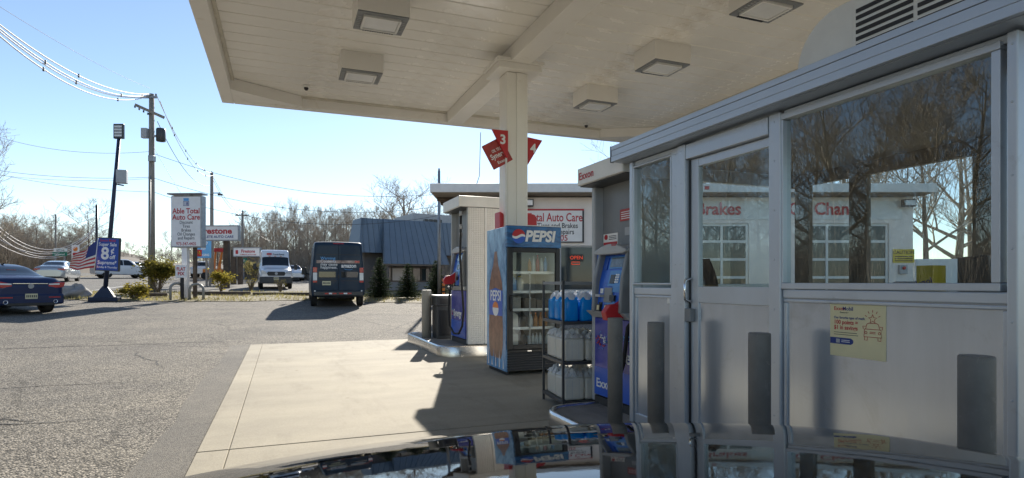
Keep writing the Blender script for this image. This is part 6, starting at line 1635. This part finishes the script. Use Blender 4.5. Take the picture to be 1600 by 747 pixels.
def w2(s_, size, mat, z, **kw): text(s_, size, mat, ws2, (cx2, -0.175, z), (1, 0, 0), (0, 0, 1), 0.001, **kw)
HH = zt2 - zb2
MB().box(cx2 - 0.12, cx2 + 0.12, -0.177, -0.173, zt2 - 0.22, zt2 - 0.10).build('emblem_top', mt['textlb'], ws2)
MB().box(cx2 - 0.13, cx2 + 0.13, -0.176, -0.173, zt2 - 0.44, zt2 - 0.23).build('emblem_frame', mt['textblu'], ws2); MB().box(cx2 - 0.11, cx2 + 0.11, -0.1785, -0.1765, zt2 - 0.42, zt2 - 0.25).build('emblem_plate', mt['textwht'], ws2)
text('18', 0.2, mt['textblu'], ws2, (cx2, -0.18, zt2 - 0.405), (1, 0, 0), (0, 0, 1), 0.001, bold=0.004)
w2('Able Total', 0.32, mt['textred'], zt2 - 0.76, bold=0.007, sx=0.9); w2('Auto Care', 0.32, mt['textred'], zt2 - 1.03, bold=0.007, sx=0.9)
for k, s_ in enumerate(('Discount', 'Tires', 'Brakes', 'Oil Changes', 'and Repairs')): w2(s_, 0.19, mt['textblk'], zt2 - 1.21 - 0.17 * k, bold=0.001, sx=0.85)
w2('973-347-4405', 0.2, mt['textred'], zt2 - HH + 0.09, bold=0.002, sx=0.8)
# small hand painted sign on a black post and two pipe hoops
hx, hy_, hd3 = gpt(284, 470)
hs = empty('small_sign', (hx, hy_, gz(hx, hy_)), -YAW, 'small white sign with red lettering on a short black post', 'sign')
hp = zat(424, hd3) - gz(hx, hy_)
MB().box(-0.05, 0.07, -0.03, 0.05, 0, hp - 0.2).build('post', mt['black'], hs)
MB().box(-0.24, 0.24, -0.06, -0.031, hp - 0.27, hp + 0.27).build('board', mt['paper'], hs)
text('FLAT', 0.2, mt['textred'], hs, (0, -0.063, hp + 0.03), (1, 0, 0), (0, 0, 1), 0.001, bold=0.006, sx=0.85); text('FIX', 0.2, mt['textred'], hs, (0, -0.063, hp - 0.17), (1, 0, 0), (0, 0, 1), 0.001, bold=0.006)
def hoop(u, w, h, lb, rz):
    x, y, d = gpt(u, 470)
    pts = [(-w, 0, 0), (-w, 0, h - w * 0.8)] + [(-w * cos(a), 0, h - w * 0.8 + w * 0.8 * sin(a)) for a in [k * pi / 10 for k in range(1, 10)]] + [(w, 0, h - w * 0.8), (w, 0, 0)]
    o = MB().tube(pts, 0.055, 10).build('pipe_hoop', mt['bollard2'], None, 0, 2, (x, y, gz(x, y)), (0, 0, rz)); tag(o, lb, 'hoop guard', 'pipe hoops around the pole sign')
hoop(307, 0.30, 0.72, 'wide pipe hoop guard right of the small red lettered sign', -YAW)
hoop(276, 0.26, 0.74, 'narrow looking pipe hoop guard left of the small red lettered sign', -YAW + 1.0)

# red lettered roadside boards of the tyre shop, standing on two posts each
def board(u0, u1, v0, v1, d, pu, lines_, lb, posts):
    um = (u0 + u1) / 2; x, y = at(um, d); g = gz(x, y)
    e = empty('roadside_board', (x, y, g), -YAW - 0.03, lb, 'sign')
    hw = (u1 - u0) / F_PX * d / 2; z0, z1 = zat(v1, d) - g, zat(v0, d) - g
    MB().box(-hw, hw, -0.14, 0.14, z0, z1).build('board', mt['paper'], e, 0.01)
    for (a, b, c, dd) in ((-hw - 0.03, hw + 0.03, z1 + 0.001, z1 + 0.07), (-hw - 0.03, hw + 0.03, z0 - 0.06, z0 - 0.001), (-hw - 0.04, -hw - 0.001, z0, z1), (hw + 0.001, hw + 0.04, z0, z1)): MB().box(a, b, -0.16, 0.16, c, dd).build('frame', mt['galv'], e)
    for p in posts: MB().box((p - um) / F_PX * d - 0.16, (p - um) / F_PX * d + 0.16, 0.141, 0.38, 0, z1 - 0.1).build('post', mt['wood_dk'], e)
    for (s_, size, mat, fx, fz, kw) in lines_:
        text(s_, size, mat, e, (fx * hw, -0.145, z0 + (z1 - z0) * fz), (1, 0, 0), (0, 0, 1), 0.003, **kw)
    return e
# the left part of the upper board is hidden behind the white sign
e = board(296, 374, 354, 375, 38, None, [('Firestone', 0.52, mt['textred'], 0.05, 0.46, dict(bold=0.016, sx=1.15)), ('COMPLETE AUTO CARE', 0.22, mt['textblu'], 0.05, 0.14, dict(bold=0.004, sx=1.05))], 'upper white board with red lettering partly behind the pole sign', [351])
e = board(366, 407, 388, 400, 46, None, [('Firestone', 0.34, mt['textred'], 0.12, 0.42, dict(bold=0.008, sx=0.85)), ('COMPLETE AUTO CARE', 0.12, mt['textred'], 0.12, 0.1, dict(bold=0.002))], 'lower white board with red lettering left of the white van', [362, 373])
e2 = MB().box(-0.86, -0.66, -0.15, -0.141, 0, 0.3).build('crest', mt['textred'], e); e2.location = (0, 0, zat(397, 46) - gz(*at(386, 46)))
# blue service sign on wooden posts, green and white direction signs, fuel price tower
def road_sign(name, u0, u1, v0, v1, d, mat, lb, lines_=(), post=None, base=None):
    um = (u0 + u1) / 2; x, y = at(um, d); g = gz(x, y)
    e = empty(name, (x, y, g), -YAW, lb, 'sign')
    hw = (u1 - u0) / F_PX * d / 2; z0, z1 = zat(v1, d) - g, zat(v0, d) - g
    MB().box(-hw, hw, -0.02, 0.02, z0, z1).build('plate', mat, e)
    for p in (post or [um]): MB().box((p - um) / F_PX * d - 0.06, (p - um) / F_PX * d + 0.06, 0.021, 0.12, -0.1, z1 - 0.05).build('post', base or mt['galv'], e)
    for (s_, size, m_, fz) in lines_: text(s_, size, m_, e, (0, -0.023, z0 + (z1 - z0) * fz), (1, 0, 0), (0, 0, 1), 0.002, bold=size * 0.02, sx=0.8)
    return e, hw, z0, z1
e, hw, z0, z1 = road_sign('service_sign', 306, 330, 375, 403, 40, mt['textlb'], 'blue roadside service sign behind the white pole sign', [('FOOD', 0.26, mt['textwht'], 0.76), ('EXIT', 0.2, mt['textwht'], 0.44), ('LODGING', 0.22, mt['textwht'], 0.1)], [322, 327], mt['wood'])
MB().box(-hw, -hw + 0.42, -0.035, -0.021, z0 + 0.1, z0 + 0.55).build('logo_plate', mt['red'], e)
MB().tube([(-hw + 0.08, -0.04, z0 + 0.18), (-hw + 0.13, -0.04, z0 + 0.45), (-hw + 0.2, -0.04, z0 + 0.28), (-hw + 0.27, -0.04, z0 + 0.45), (-hw + 0.33, -0.04, z0 + 0.18)], 0.03, 6).build('logo_arch', mt['yellow'], e)
road_sign('direction_sign', 375, 386, 403, 411, 60, mt['green'], 'small green road sign right of the lower red lettered board', [('18', 0.3, mt['textwht'], 0.3)])
road_sign('direction_sign', 84, 105, 388, 393, 58, mt['paper'], 'white street name sign above the green one on the left roadside', [('NETCONG', 0.2, mt['textblk'], 0.2)], [85, 100])
road_sign('direction_sign', 82, 105, 394, 400, 57.6, mt['green'], 'green street direction sign on the left roadside', [('Ledgewood', 0.26, mt['textwht'], 0.22)], [85, 100])
e, hw, z0, z1 = road_sign('price_tower', 112, 124, 383, 412, 62, mt['paper'], 'tall white fuel price tower with an orange disc on the left roadside', [], [113, 122], mt['paper'])
MB().lathe([(0.25, -0.03), (0.25, -0.05)], (0, 0, z1 - 0.4), 'y', 18).build('disc', mt['orange'], e)
MB().box(-0.26, 0.26, -0.04, -0.021, z1 - 1.1, z1 - 0.8).build('price_panel', mt['red'], e); MB().box(-0.26, 0.26, -0.04, -0.021, z1 - 1.5, z1 - 1.15).build('price_panel', mt['green'], e)
# two orange ladders or booms of lift equipment far behind the signs
for k, (u, du, lb) in enumerate(((334, 3, 'left orange lift boom far behind the pole signs'), (342, 5, 'right orange lift boom far behind the pole signs'))):
    d = 58; x, y = at(u, d); g = gz(x, y)
    e = empty('lift_boom', (x, y, g), -YAW, lb, 'boom lift')
    MB().box(-0.7, 0.7, -0.8, 0.8, 0.35, 1.0).build('base', mt['orange'], e, 0.05)
    for sx in (-0.5, 0.5):
        for sy in (-0.75, 0.75): MB().lathe([(0.15, -0.12), (0.33, -0.11), (0.35, 0), (0.33, 0.11), (0.15, 0.12)], (sx, sy, 0.35), 'y', 16).build('wheel', mt['tyre'], e)
    top = (du / F_PX * d, 0, zat(392, d) - g)
    MB().tube([(0, 0, 1.0), top], [0.16, 0.10], 4, smooth=False).build('boom', mt['orange'], e)
    MB().box(top[0] - 0.3, top[0] + 0.3, -0.3, 0.3, top[2] - 0.1, top[2] + 0.25).build('basket', mt['red'], e)
# marker post with orange bands by the spruces
x, y = at(693, 26.4)
e = empty('marker_post', (x, y, gz(x, y)), 0, 'dark marker post with orange reflective bands in front of the spruces', 'post')
MB().tube([(0, 0, 0), (0, 0, 1.12)], 0.06, 10).build('post', mt['black'], e)
for k in range(4): MB().lathe([(0.064, 0.30 + 0.21 * k), (0.064, 0.44 + 0.21 * k)], n=12, cap=False).build('reflective_band', mt['orange'], e)

# ================================================================== utility poles and wires
def pole(u, vt_, d, r_, mat, lb, lean=0.0, base=None):
    x, y = at(u, d); g = gz(x, y); h = zat(vt_, d) - g
    e = empty('utility_pole', (x, y, g), -YAW, lb, 'utility pole', 'utility poles along the road')
    MB().tube([(0, 0, -0.3), (lean * h * 0.5, 0, h * 0.5), (lean * h, 0, h)], [r_, r_ * 0.85, r_ * 0.7], 12).build('pole', mat, e)
    return e, h
def insul(e, x, y, z):
    MB().lathe([(0.02, 0.0), (0.05, 0.03), (0.03, 0.06), (0.05, 0.09), (0.02, 0.12)], (x, y, z), 'z', 10).build('insulator', mt['charcoal'], e)
e1, h1 = pole(237, 147, 30, 0.17, mt['wood'], 'tall wooden utility pole with transformer left of the white sign')
ca = MB().box(-0.75, 0.85, -0.2, -0.12, -0.07, 0.07).build('cross_arm', mt['wood'], e1); ca.rotation_euler = (0, radians(24), 0)
ca.location = (-0.05, 0, h1 - 0.9)
for k in range(4): insul(e1, -0.75 + 0.22 * k, -0.16, h1 - 0.95 - 0.12 * k + 0.2)
MB().box(-0.5, 0.35, -0.14, -0.08, h1 - 0.25, h1 - 0.13).build('top_arm', mt['galv'], e1)
for x in (-0.42, -0.15, 0.28): insul(e1, x, -0.1, h1 - 0.13)
MB().lathe([(0.02, 0), (0.2, 0.02), (0.22, 0.06), (0.22, 0.62), (0.19, 0.68), (0.02, 0.70)], (0.50, -0.05, h1 - 2.45), 'z', 18).build('transformer', mt['charcoal'], e1)
MB().box(0.12, 0.34, -0.08, 0.02, h1 - 2.2, h1 - 2.1).build('transformer_bracket', mt['galv'], e1)
MB().box(-0.36, -0.08, -0.32, -0.1, h1 - 2.3, h1 - 1.8).build('switch_box', mt['lgrey'], e1, 0.01)
MB().box(0.05, 0.32, -0.4, -0.15, h1 - 3.5, h1 - 3.2).build('flood_lamp', mt['galv'], e1, 0.02)
MB().tube([(0.05, -0.18, h1 - 4.2), (0.05, -0.18, 0.3)], 0.022, 6).build('conduit', mt['galv'], e1)
e2_, h2 = pole(331, 270, 45, 0.16, mt['wood'], 'wooden utility pole right of the white pole sign')
insul(e2_, 0, 0, h2); MB().box(-0.02, 0.7, -0.1, -0.04, h2 - 1.6, h2 - 1.52).build('lamp_arm', mt['galv'], e2_); MB().box(0.5, 0.85, -0.16, 0.02, h2 - 1.75, h2 - 1.62).build('street_lamp', mt['charcoal'], e2_, 0.03)
e3, h3 = pole(379, 330, 62, 0.17, mt['wood'], 'wooden utility pole above the lower red lettered board')
insul(e3, 0, 0, h3); MB().box(-0.7, 0.7, -0.1, 0.0, h3 - 0.5, h3 - 0.36).build('cross_arm', mt['wood'], e3)
e4, h4 = pole(408, 360, 72, 0.16, mt['wood'], 'short far utility pole just left of the white van roof'); insul(e4, 0, 0, h4)
e5, h5 = pole(151, 321, 62, 0.15, mt['black'], 'dark thin utility pole behind the flag'); insul(e5, 0, 0, h5)
e6, h6 = pole(87, 336, 70, 0.13, mt['wood'], 'thin far utility pole above the green direction sign'); insul(e6, 0, 0, h6)
e7, h7 = pole(686, 267, 27.5, 0.085, mt['galv'], 'plain light grey metal pole in front of the blue roof')
insul(e7, 0, 0, h7)
# wires: every one its own object
def wire(p, q, sag, r_, mat, lb, n_=26, grp='overhead wires', clamps=()):
    p, q = Vector(p), Vector(q); pts = []
    for i in range(n_ + 1):
        t = i / n_; v = p.lerp(q, t); v.z -= sag * 4 * t * (1 - t); pts.append(v)
    e = MB().tube([v - p for v in pts], r_, 5, cap=False).build('overhead_wire', mat, None, 0, 2, p)
    tag(e, lb, 'wire', grp)
    for t in clamps:
        v = p.lerp(q, t); v.z -= sag * 4 * t * (1 - t)
        MB().box(-0.03, 0.03, -0.03, 0.03, -0.07, 0.07).build('spacer', mt['charcoal'], e, 0.01).location = v - p
    return e
def P3(u, v, d): x, y = at(u, d); return (x, y, zat(v, d))
T1 = P3(237, 150, 30)
for k, (v0, s_, vo) in enumerate(((29, 0.72, 0), (33, 0.84, 2), (37, 0.86, 3), (43, 0.95, 5))):
    wire(P3(-40, v0 - 22, 17), P3(236 - 3 * k, 147 + vo, 30 - 0.1 * k), s_, 0.024, mt['wire'], 'thick pale bundled wire from the upper left to the pole with the transformer', clamps=((0.28, 0.75) if k % 2 else (0.45,)), grp='bundled wires at the upper left')
wire(P3(-40, -15, 17), P3(234, 138, 30), 0.2, 0.007, mt['wire_dk'], 'thin dark wire above the bundled wires at the upper left')
T2 = P3(331, 272, 45)
for k, (a, b, s_) in enumerate((((246, 152), (331, 270), 0.9), ((250, 158), (333, 274), 1.2), ((246, 190), (330, 290), 1.0))):
    wire(P3(*a, 30), P3(*b, 45), s_, 0.016, mt['wire'] if k < 2 else mt['wire_dk'], ['upper wire sagging from the transformer pole to the next pole', 'middle wire sagging from the transformer pole to the next pole', 'lower wire sagging from the transformer pole to the next pole'][k], clamps=(0.2, 0.42, 0.62, 0.8) if k < 2 else ())
for k, dv in enumerate((0, 5)):
    wire(P3(331, 272 + dv, 45), P3(379, 332 + dv, 62), 0.7, 0.018, mt['wire'], ['upper wire from the second to the third pole', 'lower wire from the second to the third pole'][k])
wire(P3(379, 332, 62), P3(408, 362, 72), 0.5, 0.02, mt['wire'], 'wire from the third pole to the short far pole')
wire(P3(390, 352, 66), P3(470, 352, 76), 2.0, 0.03, mt['wire'], 'thick pale cable sagging in front of the wood')
for k, (a, b, s_, r_) in enumerate((((-30, 205), (232, 237), 0.5, 0.012), ((-30, 262), (236, 277), 0.25, 0.014), ((-30, 270), (236, 279), 0.25, 0.010), ((-30, 266), (236, 300), 0.25, 0.012))):
    wire(P3(*a, 34), P3(*b, 30), s_, r_, mt['wire'], ['highest pale service wire crossing the sky left of the transformer pole', 'upper of the three close wires left of the transformer pole', 'middle of the three close wires left of the transformer pole', 'lowest of the three close wires left of the transformer pole'][k])
for k, (a, b, s_) in enumerate((((240, 240), (700, 302), 0.9), ((240, 278), (690, 322), 0.9), ((240, 300), (690, 336), 1.0))):
    wire(P3(*a, 30), P3(*b, 31), s_, 0.011, mt['wire_dk'], ['upper wire from the transformer pole across to the shop', 'middle wire from the transformer pole across to the shop', 'lower wire from the transformer pole across to the shop'][k])
for k, (v0, v1, s_) in enumerate(((326, 352, 3.0), (333, 354, 3.0), (340, 356, 3.2), (352, 362, 2.4), (362, 372, 2.2), (318, 338, 1.4))):
    wire(P3(-30, v0, 50), P3(151, v1, 62), s_, 0.022, mt['wire'], 'pale telephone cable sagging towards the dark thin pole at the left', grp='telephone cables at the left')
for k, (v0, v1) in enumerate(((352, 368), (356, 372), (362, 378))):
    wire(P3(151, v0, 62), P3(331, v1, 66), 1.2, 0.014, mt['wire'], 'pale telephone cable running right from the dark thin pole', grp='telephone cables behind the pole sign')
wire(P3(240, 230, 30), P3(300, 330, 26), 0.05, 0.008, mt['wire_dk'], 'thin guy wire slanting down behind the white pole sign')

# ================================================================== bonnet of the car we sit in
oc = empty('dark_car', (0.42, 0.3, 0.0), 0, 'glossy black car bonnet in the foreground along the bottom edge', 'car')
def hz(x, y):
    """bonnet height: x across from the centre line, y forward from the windscreen"""
    w = 1.0
    ax = abs(x) / w
    crown = 0.985 - 0.040 * ax ** 2 - 0.16 * max(0, ax - 0.72) ** 1.6 / 0.28 ** 1.6 * 0.5
    f = max(0, y - 0.15) / 1.05
    return crown - 0.03 * f - 0.10 * f ** 2.6 - 0.25 * max(0, f - 0.86) ** 1.4
def fr(x): return 1.12 - 0.26 * (abs(x) / 1.0) ** 2.4
def bon(a, b):
    x = -1.0 + 2.0 * a; y = -0.25 + (fr(x) + 0.25) * b
    return (x, y, hz(x, y * 1.12 / fr(x) if y > 0 else y))
MB().grid(bon, 72, 60).build('bonnet', mt['carblack'], oc)
# wings, nose and bumper below the bonnet line
def nose(a, b):
    x = -1.0 + 2.0 * a; y = fr(x); z = hz(x, 1.12)
    return (x * (1 + 0.03 * sin(pi * b)), y + 0.10 * sin(pi * min(1, b * 1.1)) * 0.9, (z - 0.012) * (1 - b) + 0.22 * b)
MB().grid(nose, 60, 16).build('bumper', mt['carblack'], oc)
for s_ in (-1, 1):
    def wing(a, b):
        y = -0.25 + (fr(1.0) + 0.25) * a; z = hz(1.0, y)
        return (s_ * (1.003 + 0.03 * sin(pi * b)), y, (z - 0.006) * (1 - b) + 0.25 * b)
    MB().grid(wing, 20, 10).build('wing', mt['carblack'], oc)
    MB().prism([(s_ * 0.50, 0.66), (s_ * 0.80, 0.68), (s_ * 0.82, 0.80), (s_ * 0.55, 0.79)], 'y', fr(0.7) + 0.02, fr(0.7) + 0.14).build('headlamp', mt['clear'], oc, 0.02)
    w = empty('wheel', (s_ * 0.80, 0.30, 0.33), 0 if s_ > 0 else pi); w.parent = oc
    t = shared('tyre', TY, mt['tyre'], w); t.scale = (1, 0.33, 0.33); t = shared('rim', RI, mt['galv'], w); t.scale = (1, 0.33, 0.33)
MB().box(-0.45, 0.45, fr(0) + 0.08, fr(0) + 0.12, 0.42, 0.62).build('grille', mt['black'], oc, 0.02)
